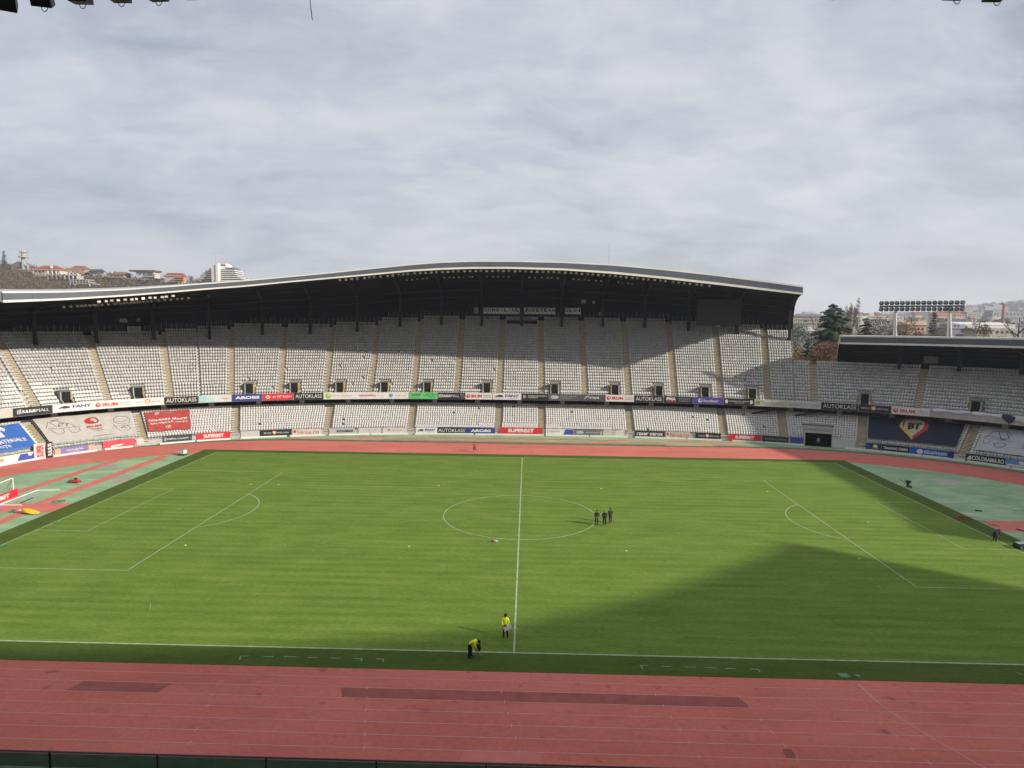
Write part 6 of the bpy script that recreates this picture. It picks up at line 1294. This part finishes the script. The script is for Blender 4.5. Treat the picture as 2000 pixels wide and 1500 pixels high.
for i in range(2300):
    u = rb.uniform(-180, 560); t = rb.uniform(.35, 1.0)**.7; p = hill_pt(u, t); s_ = rb.uniform(2.0, 4.2); twigs(mb, p+Vector((0, 0, s_*.7)), s_*1.25, s_*.85, 15, s_*.34, rb, rb.choice([[0, 1], [0, 1], [1], [0], [2, 0]]), 1.0)
mb.build('hillside_scrub', M_TW, label='brown leafless scrub covering the hill at the left', cat='scrub', kind='stuff')

def tree(name, base, h, rx, mats, label, n=500, size=.5, cz=.6, rz=.42, trunk=.03, group=None, bare=False, seed=1):
    r_ = random.Random(seed); base = Vector(base); e_ = empty(name, base, label, 'tree', group); mb = MB(); tr = h*trunk
    top = base+Vector((r_.uniform(-.3, .3), 0, h*(.92 if bare else .75))); mb.tube([base-Vector((0, 0, .5)), base.lerp(top, .35), base.lerp(top, .7), top], [tr, tr*.75, tr*.45, tr*.12], 7)
    ends = []
    for k in range(11 if bare else 7):
        t_ = r_.uniform(.30, .85); a = base.lerp(top, t_); an = r_.uniform(0, 6.28); ln_ = rx*r_.uniform(.6, 1.0)*(1.15-t_*.5); b = a+Vector((math.cos(an)*ln_, math.sin(an)*ln_, ln_*r_.uniform(.5, 1.1))); m_ = a.lerp(b, .5)+Vector((0, 0, -ln_*.06))
        mb.tube([a, m_, b], [tr*.4, tr*.22, tr*.06], 5); ends.append((m_, b))
    if bare:
        for m_, b in list(ends):
            for _ in range(7): d = Vector((r_.gauss(0, 1), r_.gauss(0, 1), abs(r_.gauss(0, 1))+.4)).normalized()*h*r_.uniform(.06, .15); s0 = m_.lerp(b, r_.random()); mb.tube([s0, s0+d], [tr*.1, tr*.03], 4, cap=False)
    mb.build('trunk', M_BARK, e_); mb = MB(); c = base+Vector((0, 0, h*cz))
    lob = [(c+Vector((r_.gauss(0, rx*.5), r_.gauss(0, rx*.5), r_.gauss(0, h*rz*.42))), r_.uniform(.35, .62)) for _ in range(12)]
    for p, f_ in lob: twigs(mb, p, rx*f_, h*rz*f_*.8, int(n/12), size, r_, r_.choice([[0], [1], [0, 1], [2], [0, 2]]), .5, not bare)
    mb.build('crown', mats, e_); return e_
def conifer(name, base, h, rx, label, n=1600, size=.6, seed=1, group=None, lean=0.0):
    r_ = random.Random(seed); base = Vector(base); e_ = empty(name, base, label, 'tree', group); mb = MB(); mb.tube([base, base+Vector((lean, 0, h*.98))], [h*.018, .04], 7); mb.build('trunk', M_BARK, e_); mb = MB(); tiers = int(h/1.15)
    for k in range(tiers):
        t_ = k/tiers; z = h*(.10+.89*t_); rr = rx*(1-t_)**.72*r_.uniform(.75, 1.12)+.25; nb = max(4, int(13*(1-t_)+4)); c = base+Vector((lean*z/h, 0, z))
        for b in range(nb):
            a = r_.uniform(0, 6.28); l_ = rr*r_.uniform(.65, 1.1); tipd = Vector((math.cos(a), math.sin(a), r_.uniform(-.35, .05)))
            m = max(3, int(n/tiers/nb)); mi = r_.choice([0, 0, 1, 1, 2])
            for j in range(m):
                f_ = (j+.6)/m; p = c+tipd*l_*f_+Vector((r_.gauss(0, .12), r_.gauss(0, .12), r_.gauss(0, .10)))*rr*.35; sd = Vector((-math.sin(a), math.cos(a), 0)); s_ = size*(1.1-.5*f_)*r_.uniform(.7, 1.3)
                mb.add((p-sd*s_*.8, p+tipd*s_*.7+Vector((0, 0, -s_*.3)), p+sd*s_*.8, p-tipd*s_*.5+Vector((0, 0, s_*.25))), ((0, 1, 2, 3),), mi)
    mb.build('crown', M_CON, e_); return e_
# conifers and a few trees on the left ridge
conifer('conifer_tree', hill_pt(9, .985), 16, 3.6, 'tall dark conifer on the hill at the far left', seed=2, n=900, size=.9)
conifer('conifer_tree', hill_pt(-4, .985), 15, 3.4, 'dark conifer cut by the left edge on the hill', seed=3, n=900, size=.9)
conifer('conifer_tree', hill_pt(63.5, .985), 4.5, 1.5, 'tiny conifer between tower and orange roof on the hill', seed=4, n=300, size=.6)
for i, (u, h_, rx, lab) in enumerate(((22, 6, 3.5, 'bare tree right of the tall conifer on the hill'), (222, 9, 5, 'bare tree above the beige house on the hill'), (237, 7, 4.5, 'bare tree right of the beige house on the hill'), (305, 6, 4, 'bare tree between the flat white house and the red roofed house'), (372, 10, 4, 'brown tree right of the red roofed house on the hill'), (385, 7, 3.5, 'brown tree beside the stepped hotel'), (312, 5, 3, 'bare tree left of the red roofed house'))):
    tree('bare_tree', hill_pt(u, .97)-Vector((0, 0, 1)), h_, rx, M_TW if i != 4 else [M_RUST[2], M_TW[0], M_RUST[0]], lab, n=420, size=.5, seed=30+i, group='trees on the left hill')
conifer('conifer_tree', hill_pt(401, .95), 9, 5.5, 'dark round pine before the stepped hotel', seed=5, n=1100, size=.8); conifer('conifer_tree', hill_pt(411, .95), 7, 5.0, 'dark pine under the hotel tower', seed=6, n=900, size=.8); conifer('conifer_tree', hill_pt(431, .95), 6, 3.5, 'small dark pine at the hotel terraces', seed=7, n=700, size=.7)

# buildings ------------------------------------------------------------
def bm_(c, name=None): return mat(name or 'wall_%.2f_%.2f_%.2f' % c, c, 0.85, 0.08, 0.4)
_bmc = {}
def WM(c):
    if c not in _bmc: _bmc[c] = bm_(c)
    return _bmc[c]
M_PANE = mat('window_glass', (0.055, 0.062, 0.075), 0.2, spec=0.5)
class Bd:
    """a building whose front stands in the plane y; positions in photo pixels at that depth"""
    def __init__(s, name, u0, u1, v1, y, label, cat='building', group=None):
        s.y = y; b = up((u0+u1)/2, v1, y); s.e = empty(name, b, label, cat, group)
    def box(s, part, u0, v0, u1, v1, dp, col, dy=0.0, parent=None):
        y = s.y+dy; a, b = up(u0, v1, y), up(u1, v0, y); zt = up((u0+u1)/2, v0, y).z; zb = up((u0+u1)/2, v1, y).z; mb = MB(); mb.box(((a.x+b.x)/2, y+dp/2, (zt+zb)/2), (abs(b.x-a.x), dp, zt-zb)); return mb.build(part, WM(col) if isinstance(col, tuple) else col, parent or s.e)
    def win(s, u0, v0, u1, v1, dy=-.12): s.box('window', u0, v0, u1, v1, .2, M_PANE, dy)
    def wins(s, u0, u1, n, v0, v1, w=.6, dy=-.12):
        for i in range(n): c = u0+(u1-u0)*(i+.5)/n; h = (u1-u0)/n*w/2; s.win(c-h, v0, c+h, v1, dy)
    def gable(s, u0, v0, u1, v1, dp, col, over=.6, axis='x', dy=0.0, hip=0.0, part='roof'):
        y = s.y+dy; a, b = up(u0, v1, y), up(u1, v1, y); zt = up((u0+u1)/2, v0, y).z; zb = (a.z+b.z)/2; x0, x1 = a.x-over, b.x+over; y0, y1 = y-over, y+dp+over; mb = MB()
        if axis == 'x': r0, r1 = Vector((x0+(x1-x0)*hip, (y0+y1)/2, zt)), Vector((x1-(x1-x0)*hip, (y0+y1)/2, zt)); P = [Vector(v) for v in ((x0, y0, zb), (x1, y0, zb), (x1, y1, zb), (x0, y1, zb))]; mb.add(P+[r0, r1], ((0, 1, 5, 4), (2, 3, 4, 5), (1, 2, 5), (3, 0, 4), (3, 2, 1, 0)))
        else: r0, r1 = Vector(((x0+x1)/2, y0+(y1-y0)*hip, zt)), Vector(((x0+x1)/2, y1-(y1-y0)*hip, zt)); P = [Vector(v) for v in ((x0, y0, zb), (x1, y0, zb), (x1, y1, zb), (x0, y1, zb))]; mb.add(P+[r0, r1], ((1, 2, 5, 4), (3, 0, 4, 5), (0, 1, 4), (2, 3, 5), (3, 2, 1, 0)))
        return mb.build(part, WM(col), s.e)
CRM, WHT, GRY, ORG_, TERR, BRN, DGR = (0.55, 0.48, 0.36), (0.58, 0.56, 0.52), (0.33, 0.33, 0.32), (0.50, 0.26, 0.09), (0.25, 0.088, 0.052), (0.14, 0.085, 0.065), (0.10, 0.10, 0.11)
Y = 540.0
b = Bd('communication_tower', 43, 49, 530, Y, 'concrete telecom tower with platforms and aerials on the left hill', 'tower')
def ring(b, u, v0, v1, rp, n=12, col=(0.36, 0.35, 0.33), part='platform'):
    c0, c1 = up(u, v1, b.y), up(u, v0, b.y); rr = abs(up(u+rp, v1, b.y).x-c0.x); mb = MB(); mb.lathe(c0, [(rr, 0), (rr, c1.z-c0.z)], n); mb.build(part, WM(col), b.e)
ring(b, 46.5, 502, 531, 3.4, part='shaft'); ring(b, 46.3, 501, 503, 9.0); ring(b, 46.5, 497, 502, 4.5, part='gallery'); ring(b, 46.5, 489.5, 497, 4.2, col=(0.5, 0.48, 0.44), part='head'); ring(b, 46.3, 491.8, 493.5, 7.6)
for du in (-7, -4, 3, 6.5): c0 = up(46.5+du, 493, Y); mb = MB(); mb.bar(c0, c0+Vector((-1 if du < 0 else .5, 0, 3.0)), .18); mb.build('aerial', WM(GRY), b.e)
b = Bd('hill_house', 20, 56, 531, Y, 'grey gabled house with white barge boards below the tower', 'house'); b.box('wall', 22, 519, 52, 531, 10, (0.26, 0.25, 0.235)); b.gable(16, 510.5, 55, 520, 10, (0.19, 0.175, 0.16), axis='y', over=.3); b.wins(32, 50, 3, 521, 524); b.box('balcony', 34, 526, 54, 527.5, 2, WHT, -2)
mb = MB(); mb.bar(up(43, 511.5, Y-1), up(55, 521, Y-1), .7); mb.bar(up(55, 521, Y-1), up(55, 531, Y-1), .7); mb.build('barge_board', WM(WHT), b.e)
b = Bd('hill_house', 60, 152, 548, Y-20, 'large cream house with orange tiled roof and colonnaded terraces', 'house')
b.box('wall', 64, 526, 116, 541, 12, CRM); b.gable(58, 517.5, 117, 527.5, 14, TERR, hip=.32); b.wins(66, 88, 3, 528.5, 532); b.wins(90, 114, 4, 529, 535, .7); b.box('terrace', 88, 535, 152, 537.5, 4, WHT, -5); b.box('lower_wall', 92, 538, 152, 546, 8, (0.40, 0.38, 0.34), 0)
for i in range(8): u = 92+i*8.2; b.box('pillar', u, 529 if i < 4 else 533, u+1.2, 545, 1, WHT, -5)
b.wins(94, 150, 6, 539, 545, .7, -.2); b.box('chimney', 98, 519, 100, 524, 2, WHT)
b = Bd('hill_house', 116, 150, 540, Y-10, 'pale gabled house with brown roof beside the cream house', 'house'); b.box('wall', 117, 530, 138, 540, 9, (0.42, 0.41, 0.37)); b.gable(114, 521.5, 128, 531, 10, (0.30, 0.26, 0.22), axis='y', over=.3); b.gable(122, 522.5, 150, 534, 10, (0.24, 0.15, 0.11)); b.wins(118, 136, 3, 532, 536)
b = Bd('hill_house', 138, 168, 536, Y+5, 'ochre house with red roof behind the gabled house', 'house'); b.box('wall', 140, 524, 163, 536, 10, ORG_); b.gable(135, 518.5, 164, 525.5, 10, TERR, hip=.2); b.wins(152, 162, 2, 526, 529); b.box('terrace_wall', 160, 527, 176, 533, 6, CRM)
b = Bd('unfinished_building', 128, 182, 560, Y-60, 'unfinished grey concrete terraces low on the left hill', 'building')
for v, u0, u1 in ((545.5, 134, 168), (550, 138, 172), (553.5, 146, 180)): b.box('slab', u0, v, u1, v+1.2, 10, (0.42, 0.41, 0.38))
for i in range(7): b.box('pillar', 136+i*6, 546, 137+i*6, 556, .8, (0.36, 0.35, 0.33))
b.box('back_wall', 136, 547, 170, 556, 1, (0.15, 0.15, 0.15), 9); b.box('pillar', 146, 554, 147.3, 559, 1, WHT); b.box('pillar', 174, 554, 175.3, 559, 1, WHT)
b = Bd('hill_house', 176, 192, 534, Y, 'small dark house on the ridge', 'house'); b.box('wall', 178, 529, 191, 534, 8, (0.16, 0.16, 0.17)); b.gable(174, 525, 193, 530, 9, (0.08, 0.085, 0.10))
b.win(181, 530.5, 183, 533); b.win(186, 530.5, 188, 533)
b = Bd('hill_house', 208, 246, 545, Y-10, 'low beige house with brown roof among bare trees', 'house'); b.box('wall', 212, 535, 243, 542, 9, (0.42, 0.31, 0.20)); b.gable(207, 530.5, 246, 536, 10, (0.20, 0.13, 0.10), hip=.15); b.wins(214, 241, 4, 537, 540); b.box('chimney', 216, 529.5, 218, 533, 1.5, WHT)
b = Bd('hill_house', 252, 304, 546, Y-10, 'flat white house with overhanging brown roof on the left hill', 'house'); b.box('wall', 266, 530.5, 300, 543, 10, (0.50, 0.49, 0.46)); b.box('roof', 252, 527.2, 301, 530.4, 13, BRN, -1.5); b.wins(288, 299, 2, 532, 535.5); b.wins(269, 285, 2, 534, 537, .4); b.box('balcony', 286, 539, 304, 540.3, 3, WHT, -3); b.box('balcony', 284, 535, 303, 536, 3, (0.3, 0.29, 0.27), -3)
b = Bd('hill_house', 320, 360, 556, Y-20, 'white house with red roof and orange balconies on the left hill', 'house'); b.box('wall', 322, 538, 352, 552, 10, (0.46, 0.44, 0.40)); b.gable(319, 532.5, 353, 540, 11, (0.24, 0.06, 0.05), hip=0.1); b.box('front_wall', 340, 541, 358, 551, 4, ORG_, -3.5)
for v in (541.5, 545.5, 549.5): b.box('balcony', 339, v, 359, v+.9, 2, (0.60, 0.36, 0.16), -5.5)
b.wins(341, 357, 3, 543, 545.2, .7, -3.7); b.wins(341, 357, 3, 547, 549.2, .7, -3.7); b.box('pillar', 348, 550, 349.5, 554.5, 1, WHT, -5); b.box('pillar', 354, 550, 355.5, 554.5, 1, WHT, -5)
# stepped hotel
b = Bd('stepped_hotel', 390, 488, 560, Y+40, 'white stepped terrace hotel with central tower on the left hill', 'hotel')
HW = (0.68, 0.665, 0.635)
rows_ = [(524.5, 407, 458), (528.5, 400, 460), (532.5, 395, 460), (536.5, 391, 465), (540.5, 390, 471), (544.5, 388, 476), (548.5, 388, 481), (552.5, 390, 485), (556.5, 390, 487)]
for v, u0, u1 in rows_:
    b.box('floor_recess', u0+1, v+.2, u1-1, v+2.4, 16, (0.13, 0.13, 0.14), .5); b.box('balcony_band', u0, v+2.2, u1, v+4.0, 18, HW, -1)
    k = max(4, int((u1-u0)/5))
    for i in range(k): c = u0+(u1-u0)*(i+.5)/k; b.win(c-.9, v+.5, c+.6, v+2.2, .2)
b.box('tower', 413.5, 517, 422, 553, 6, (0.64, 0.625, 0.59), -4); b.box('tower', 422, 514.5, 425.5, 553, 8, (0.70, 0.68, 0.64), -5); b.box('top_floor', 415, 516.5, 442, 525, 12, HW); b.box('roof_room', 425, 514.5, 440, 519, 10, (0.57, 0.54, 0.48)); b.box('roof_slab', 440, 522.4, 458, 524.4, 12, (0.22, 0.21, 0.22))
for u, v in ((421, 503), (432, 502), (437, 511)): mb = MB(); mb.bar(up(u, 518, Y+42), up(u, v, Y+42), .22); mb.build('aerial', WM(GRY), b.e)

# right side ---------------------------------------------------------------
M_FAR = WM((0.30, 0.29, 0.28))
b = Bd('long_block', 1550, 1625, 640, 620, 'long low grey building seen left of the big conifer', 'building'); b.box('wall', 1548, 618, 1635, 640, 20, (0.30, 0.275, 0.225)); b.box('roof', 1548, 615.5, 1635, 618.5, 22, (0.22, 0.22, 0.24), -1); b.wins(1553, 1613, 13, 624, 627, .45); b.wins(1553, 1613, 13, 631, 634, .45)
b = Bd('ridge_building', 1563, 1605, 616, 1500, 'far grey hall with a pitched roof at the left of the skyline', 'building'); b.box('wall', 1563, 613, 1606, 618, 30, (0.30, 0.31, 0.34)); b.gable(1574, 609, 1596, 613.5, 30, (0.26, 0.27, 0.31)); b.wins(1566, 1604, 6, 614.5, 616.5)
b = Bd('white_tent', 1563, 1592, 648, 420, 'bright white tent roof left of the big conifer', 'tent'); b.box('awning', 1562, 646, 1590, 647.5, 6, WHT); b.gable(1573, 638, 1591, 646.5, 12, (0.62, 0.61, 0.58), axis='y', over=.2); b.box('wall', 1574, 646, 1590, 650, 10, GRY)
b = Bd('glass_block', 1642, 1656, 632, 640, 'blue glass office block behind the big conifer', 'building'); b.box('wall', 1643, 609, 1655, 636, 16, (0.19, 0.22, 0.27)); b.wins(1644, 1654, 4, 611, 634, .5)
b = Bd('office_block', 1656, 1740, 650, 560, 'white and beige office block right of the big conifer', 'building'); b.box('wall', 1660, 620, 1682, 650, 18, (0.40, 0.37, 0.31)); b.box('wall', 1664, 609, 1676, 621, 12, (0.46, 0.42, 0.36)); b.box('wing', 1681, 617, 1694, 640, 14, WHT); b.box('roof', 1658, 617.5, 1684, 619.5, 19, WHT, -.5); b.wins(1661, 1681, 5, 624, 628, .5); b.wins(1661, 1681, 5, 634, 638, .5); b.win(1666, 612, 1668, 615); b.win(1671, 612, 1673, 615); b.win(1684, 622, 1690, 627)
b = Bd('terraced_office', 1693, 1738, 640, 620, 'white flat roofed offices in stacked bands left of the lamp post', 'building')
for v0, v1, u0, u1, c in ((611.5, 616, 1697, 1708, CRM), (616.5, 618.5, 1690, 1731, CRM), (618.5, 620.5, 1692, 1728, (0.18, 0.19, 0.21)), (620.5, 622.5, 1690, 1737, CRM), (622.5, 629, 1694, 1734, (0.24, 0.27, 0.30)), (629, 640, 1700, 1745, (0.30, 0.29, 0.28))): b.box('band', u0, v0, u1, v1, 14, c)
b.wins(1696, 1732, 9, 624, 627.5, .6)
b = Bd('peach_house', 1770, 1812, 655, 330, 'peach coloured house between the lamp posts', 'house'); b.box('wall', 1772, 634, 1810, 660, 12, (0.46, 0.30, 0.20)); b.gable(1769, 628.5, 1812, 635, 13, (0.42, 0.27, 0.18), hip=.1); b.wins(1775, 1806, 4, 640, 645, .5); b.box('chimney', 1771, 629, 1773, 634, 1.5, WHT)
b = Bd('school_block', 1832, 1888, 622, 900, 'long cream building with red roof behind the gantry', 'building'); b.box('wall', 1832, 614, 1886, 622, 18, (0.48, 0.41, 0.31)); b.gable(1831, 609.5, 1887, 614.8, 20, (0.36, 0.11, 0.075), hip=.04); b.wins(1834, 1884, 10, 616, 618, .45)
b = Bd('white_block', 1888, 1920, 622, 900, 'pale apartment block right of the red roofed building', 'building'); b.box('wall', 1888, 611, 1918, 622, 16, (0.43, 0.42, 0.39)); b.wins(1890, 1916, 6, 613, 615, .45); b.wins(1890, 1916, 6, 617, 619, .45); b.box('roof', 1888, 609.8, 1918, 611, 17, GRY, -.3)
b = Bd('factory', 1936, 2010, 628, 800, 'grey factory with flat roofs around the brick chimney', 'factory'); b.box('wall', 1938, 606, 1958, 624, 16, (0.30, 0.32, 0.36)); b.box('wall', 1960, 609, 2010, 622, 18, (0.28, 0.30, 0.34)); b.box('roof', 1958, 621, 2010, 622.8, 20, (0.20, 0.18, 0.17), -1); b.wins(1941, 1951, 2, 611.5, 615, .5); b.wins(1964, 2006, 6, 612, 615, .4); b.box('low_wing', 1938, 618.5, 1955, 624, 10, WHT, -9)
b = Bd('brick_chimney', 1956, 1961, 616, 780, 'tall red brick factory chimney at the right', 'chimney'); c0, c1 = up(1958.5, 622, 780), up(1958.5, 592.5, 780); rr = 1.45; mb = MB(); mb.lathe(c0, [(rr*1.1, 0), (rr*.85, c1.z-c0.z)], 12); mb.build('stack', WM((0.30, 0.095, 0.06)), b.e); mb = MB(); mb.lathe(Vector((c1.x, c1.y, c1.z-.6)), [(rr*.98, 0), (rr*.98, .7)], 12); mb.build('rim', WM(BRN), b.e)
b = Bd('grey_office', 1856, 1912, 660, 300, 'modern grey glass fronted building right of the gantry', 'building'); b.box('wall', 1858, 633, 1886, 641, 10, (0.26, 0.28, 0.33)); b.box('wall', 1858, 641, 1908, 662, 14, (0.20, 0.22, 0.26), -1); b.box('roof', 1857, 640.2, 1910, 641.8, 15, (0.33, 0.34, 0.37), -1.5); b.wins(1879, 1908, 9, 643, 649, .8, -1.3); b.wins(1862, 1876, 2, 635, 638.5, .4); b.wins(1868, 1906, 10, 652, 658, .5, -1.3)
b = Bd('white_hall', 1880, 1985, 660, 320, 'long bright white hall roof at the right', 'hall'); b.gable(1879, 629.5, 1986, 634.5, 26, (0.62, 0.62, 0.61), hip=.03, over=.2); b.box('wall', 1886, 634.3, 1984, 642, 22, (0.56, 0.55, 0.52)); b.box('lower_wall', 1908, 641, 1996, 662, 16, (0.36, 0.34, 0.30), -6); b.wins(1944, 1982, 4, 646, 651, .5, -6.2); b.win(1886, 637, 1890, 640)
b = Bd('pale_house', 1908, 1945, 665, 250, 'cream house with barred windows behind the bare bush', 'house'); b.box('wall', 1908, 643, 1942, 668, 9, (0.42, 0.38, 0.29)); b.gable(1906, 640, 1944, 644, 10, (0.25, 0.20, 0.16)); b.wins(1911, 1940, 4, 647, 652, .45)
# small roofs of the town, each a house
TOWN = []
for i in range(46):
    u = rb.uniform(1640, 2010) if i < 30 else rb.uniform(1880, 2010); yy = rb.uniform(700, 1500) if i < 30 else rb.uniform(1700, 2500)
    vb = rb.uniform(616, 628) if i < 30 else rb.uniform(598, 611); wpx = rb.uniform(9, 22)*(1 if i < 30 else .7); hpx = rb.uniform(3, 5.5)*(1 if i < 30 else .6)
    tone, col = rb.choice([('orange tiled', (0.30, 0.13, 0.08)), ('grey sheet', (0.27, 0.28, 0.30)), ('brown tiled', (0.22, 0.12, 0.09)), ('pale flat', (0.45, 0.44, 0.42)), ('red tiled', (0.26, 0.09, 0.07))])
    TOWN.append((u, yy, vb, wpx, hpx, tone, col, i < 30))
_cnt = {}
for u, yy, vb, wpx, hpx, tone, col, nearer in sorted(TOWN):
    g_ = '%s houses %s at the right' % (tone, 'in the town' if nearer else 'on the far slope'); _cnt[g_] = _cnt.get(g_, 0)+1
    b = Bd('town_house', u-wpx/2, u+wpx/2, vb, yy, '%s from the left of the %s' % (nth(_cnt[g_]), g_), 'house', 'distant '+g_)
    b.box('wall', u-wpx/2, vb-hpx, u+wpx/2, vb+6, 9, rb.choice([CRM, WHT, (0.42, 0.38, 0.32), (0.36, 0.34, 0.32)])); b.gable(u-wpx/2-.6, vb-hpx*1.75, u+wpx/2+.6, vb-hpx, 10, col, hip=rb.choice([0, .15, .3])); b.wins(u-wpx*.4, u+wpx*.4, 3, vb-hpx*.8, vb-hpx*.35, .4)
# far hill at the right
q = nodes_mat('far_hill'); a = q.noise(0.006, 6); q.out(q.ramp(a, [(.35, (0.050, 0.058, 0.048)), (.6, (0.085, 0.080, 0.065))])); M_FARH = q.m
_fu = [1380, 1500, 1560, 1640, 1720, 1800, 1860, 1900, 1940, 1980, 2020, 2200, 2600]; _fv = [616, 617, 617.5, 616.5, 613, 611, 605, 600, 596, 592, 589, 588, 600]
FY0, FY1 = 1600.0, 2900.0; FU = list(np.linspace(1380, 2600, 70)); V = []
for u in FU:
    vv = float(np.interp(u, _fu, _fv)); tp = up(u, vv, FY1); bt = up(u, 640, FY0)
    for t in np.linspace(0, 1, 12): V.append((bt.x+(tp.x-bt.x)*t, FY0+(FY1-FY0)*t, max(-1.0, tp.z*t**1.1)))
mb = MB(); mb.add(V, [(i*12+j, (i+1)*12+j, (i+1)*12+j+1, i*12+j+1) for i in range(69) for j in range(11)]); mb.build('far_hill', M_FARH, kind='structure', smooth=True)
mb = MB()
for i in range(1500):
    u = rb.uniform(1540, 2040); vv = float(np.interp(u, _fu, _fv)); t = 1-abs(rb.gauss(0, .22)); 
    if t < .3 or (u < 1860 and rb.random() < .35): continue
    tp = up(u, vv, FY1); bt = up(u, 640, FY0); p = Vector((bt.x+(tp.x-bt.x)*t, FY0+(FY1-FY0)*t, max(-1, tp.z*t**1.1))); s_ = rb.uniform(5, 11)*(1.25 if u > 1880 else .6); twigs(mb, p+Vector((0, 0, s_*.5)), s_*.8, s_*.75, 12, s_*.38, rb, rb.choice([[0], [1], [0, 1], [2]]), .6, True)
mb.build('far_wood', [leafm('wood_dark', (0.040, 0.046, 0.036)), leafm('wood_green', (0.055, 0.060, 0.042)), leafm('wood_brown', (0.085, 0.068, 0.052))], label='dark wood on the far hill at the right', cat='wood', kind='stuff')
# town trees in mass between the houses
mb = MB()
for i in range(420):
    u = rb.uniform(1545, 2020); yy = rb.uniform(380, 1300); p = up(u, rb.uniform(628, 650) if yy < 700 else rb.uniform(619, 632), yy); p.z = max(p.z, 2.0); s_ = rb.uniform(3, 6); twigs(mb, p, s_, s_*.8, 14, s_*.3, rb, rb.choice([[0], [1], [0, 1], [2]]), .8)
mb.build('town_trees', M_TW, label='leafless trees between the roofs of the town', cat='trees', kind='stuff')
# trees close behind the right end of the stadium
def gb(u, y): p = up(u, 640, y); return Vector((p.x, p.y, -.6))
def ht(u, v, y): return up(u, v, y).z+.6
conifer('conifer_tree', gb(1624, 178), ht(1624, 588, 178), 15.5, 'largest dark conifer behind the gap between the roofs', n=9000, size=.95, seed=11)
conifer('conifer_tree', gb(1638, 183), ht(1636, 598, 183), 14.0, 'second top of dark conifer right of the tallest one', n=8000, size=.95, seed=12)
conifer('conifer_tree', gb(1580, 150), ht(1580, 655, 150), 4.6, 'low dark conifer boughs before the rust coloured tree', n=3000, size=.8, seed=13)
conifer('conifer_tree', gb(1692, 200), ht(1692, 616, 200), 7.5, 'round dark conifer left of the lamp gantry', n=6500, size=.95, seed=14)
conifer('conifer_tree', gb(1823, 260), ht(1823, 606, 260), 4.6, 'blue green spruce between the gantry posts', n=4500, size=.9, seed=15)
tree('leafy_tree', gb(1556, 260), ht(1556, 630, 260), 5.5, M_CON, 'green tree beside the end of the tall roof', n=1300, size=.5, seed=41, cz=.7, rz=.3)
for i, (u, v, y, rx, mt, lab, n_) in enumerate(((1606, 664, 152, 6.5, M_RUST, 'rust brown tree filling the gap between the roofs', 5200), (1632, 674, 146, 4.6, M_RUST, 'copper leaved tree at the end of the low roof', 3200), (1590, 684, 143, 4.2, M_RUST, 'brown leaved tree low in the gap between the roofs', 2800), (1566, 694, 140, 4.0, M_RUST, 'brown bush beside the tall stand', 2200), (1558, 668, 165, 4.5, M_OCH, 'ochre yellow tree at the left of the gap between the roofs', 2200),
                                       (1665, 650, 170, 5, M_RUST, 'brown tree behind the left end of the low roof', 3500), (1725, 630, 185, 5.5, M_RB, 'bare brown tree left of the first lamp post', 4200), (1770, 634, 190, 5.5, M_RB, 'reddish bare tree between the lamp posts', 4200), (1800, 632, 200, 5.5, M_TN, 'tan bare tree between the lamp posts', 4200), (1828, 634, 190, 5, M_TN, 'brown bare tree left of the second lamp post', 3800), (1708, 640, 175, 4, M_RB, 'bare tree right of the round conifer', 2800), (1844, 642, 185, 4, M_RB, 'bare tree beside the second lamp post', 2600), (1923, 632, 200, 3.6, M_RB, 'reddish bush before the cream house', 2200))):
    tree('brown_tree', gb(u, y), ht(u, v, y), rx, mt, lab, n=n_, size=.34, seed=60+i, cz=.66, rz=.34, group='brown trees behind the stadium')
tree('bare_tree', gb(1990, 150), ht(1990, 604, 150), 8.5, M_TW, 'large bare branching tree at the right edge', n=500, size=.30, bare=True, seed=81, trunk=.022, cz=.72, rz=.28)
tree('bare_tree', gb(1736, 165), ht(1736, 636, 165), 5.0, M_TW, 'thin bare tree beside the first lamp post', n=220, size=.26, bare=True, seed=82, trunk=.014, cz=.72, rz=.28)
for u, v, lab, sd in ((1661, 586, 'tall pale poplar behind the big conifer', 91), (1672, 593, 'shorter pale poplar right of the tall one', 92), (1652, 597, 'faint pale poplar left of the tall one', 93)):
    tree('poplar_tree', gb(u, 420), ht(u, v, 420)*.84, 2.2, [leafm('poplar_a', (0.20, 0.165, 0.135)), leafm('poplar_b', (0.17, 0.14, 0.115)), leafm('poplar_c', (0.23, 0.19, 0.155))], lab, n=1500, size=.6, seed=sd, cz=.62, rz=.36, trunk=.012, group='pale poplars')
# thin mast behind the tall roof
c0, c1 = up(1190, 560, 128), up(1190, 474, 128); e_ = empty('radio_mast', Vector((c0.x, 128, 20)), 'thin radio mast rising behind the tall roof', 'mast')
mb = MB(); mb.tube([Vector((c0.x, 128, 20)), c1], [.10, .045], 6); mb.build('pole', WM((0.30, 0.30, 0.30)), e_)
for v in (490, 503): p = up(1190, v, 128); mb = MB(); mb.bar(p-Vector((.25, 0, 0)), p+Vector((.25, 0, 0)), .05); mb.build('spar', WM((0.30, 0.30, 0.30)), e_)
# air between here and the far hills
mb = MB(); mb.box((150, 1650, 98), (5200, 3600, 200)); hz = mb.build('haze', [], kind='stuff', org=(0, 0, 0)); m = bpy.data.materials.new('haze'); m.use_nodes = True; t = m.node_tree; t.nodes.clear(); pv = t.nodes.new('ShaderNodeVolumePrincipled'); mo = t.nodes.new('ShaderNodeOutputMaterial'); t.links.new(pv.outputs[0], mo.inputs['Volume'])
pv.inputs['Color'].default_value = (0.80, 0.86, 0.95, 1); pv.inputs['Density'].default_value = 0.0002; pv.inputs['Anisotropy'].default_value = 0.2; hz.data.materials.append(m); tag(hz, 'thin pale haze over the distant town', 'haze')
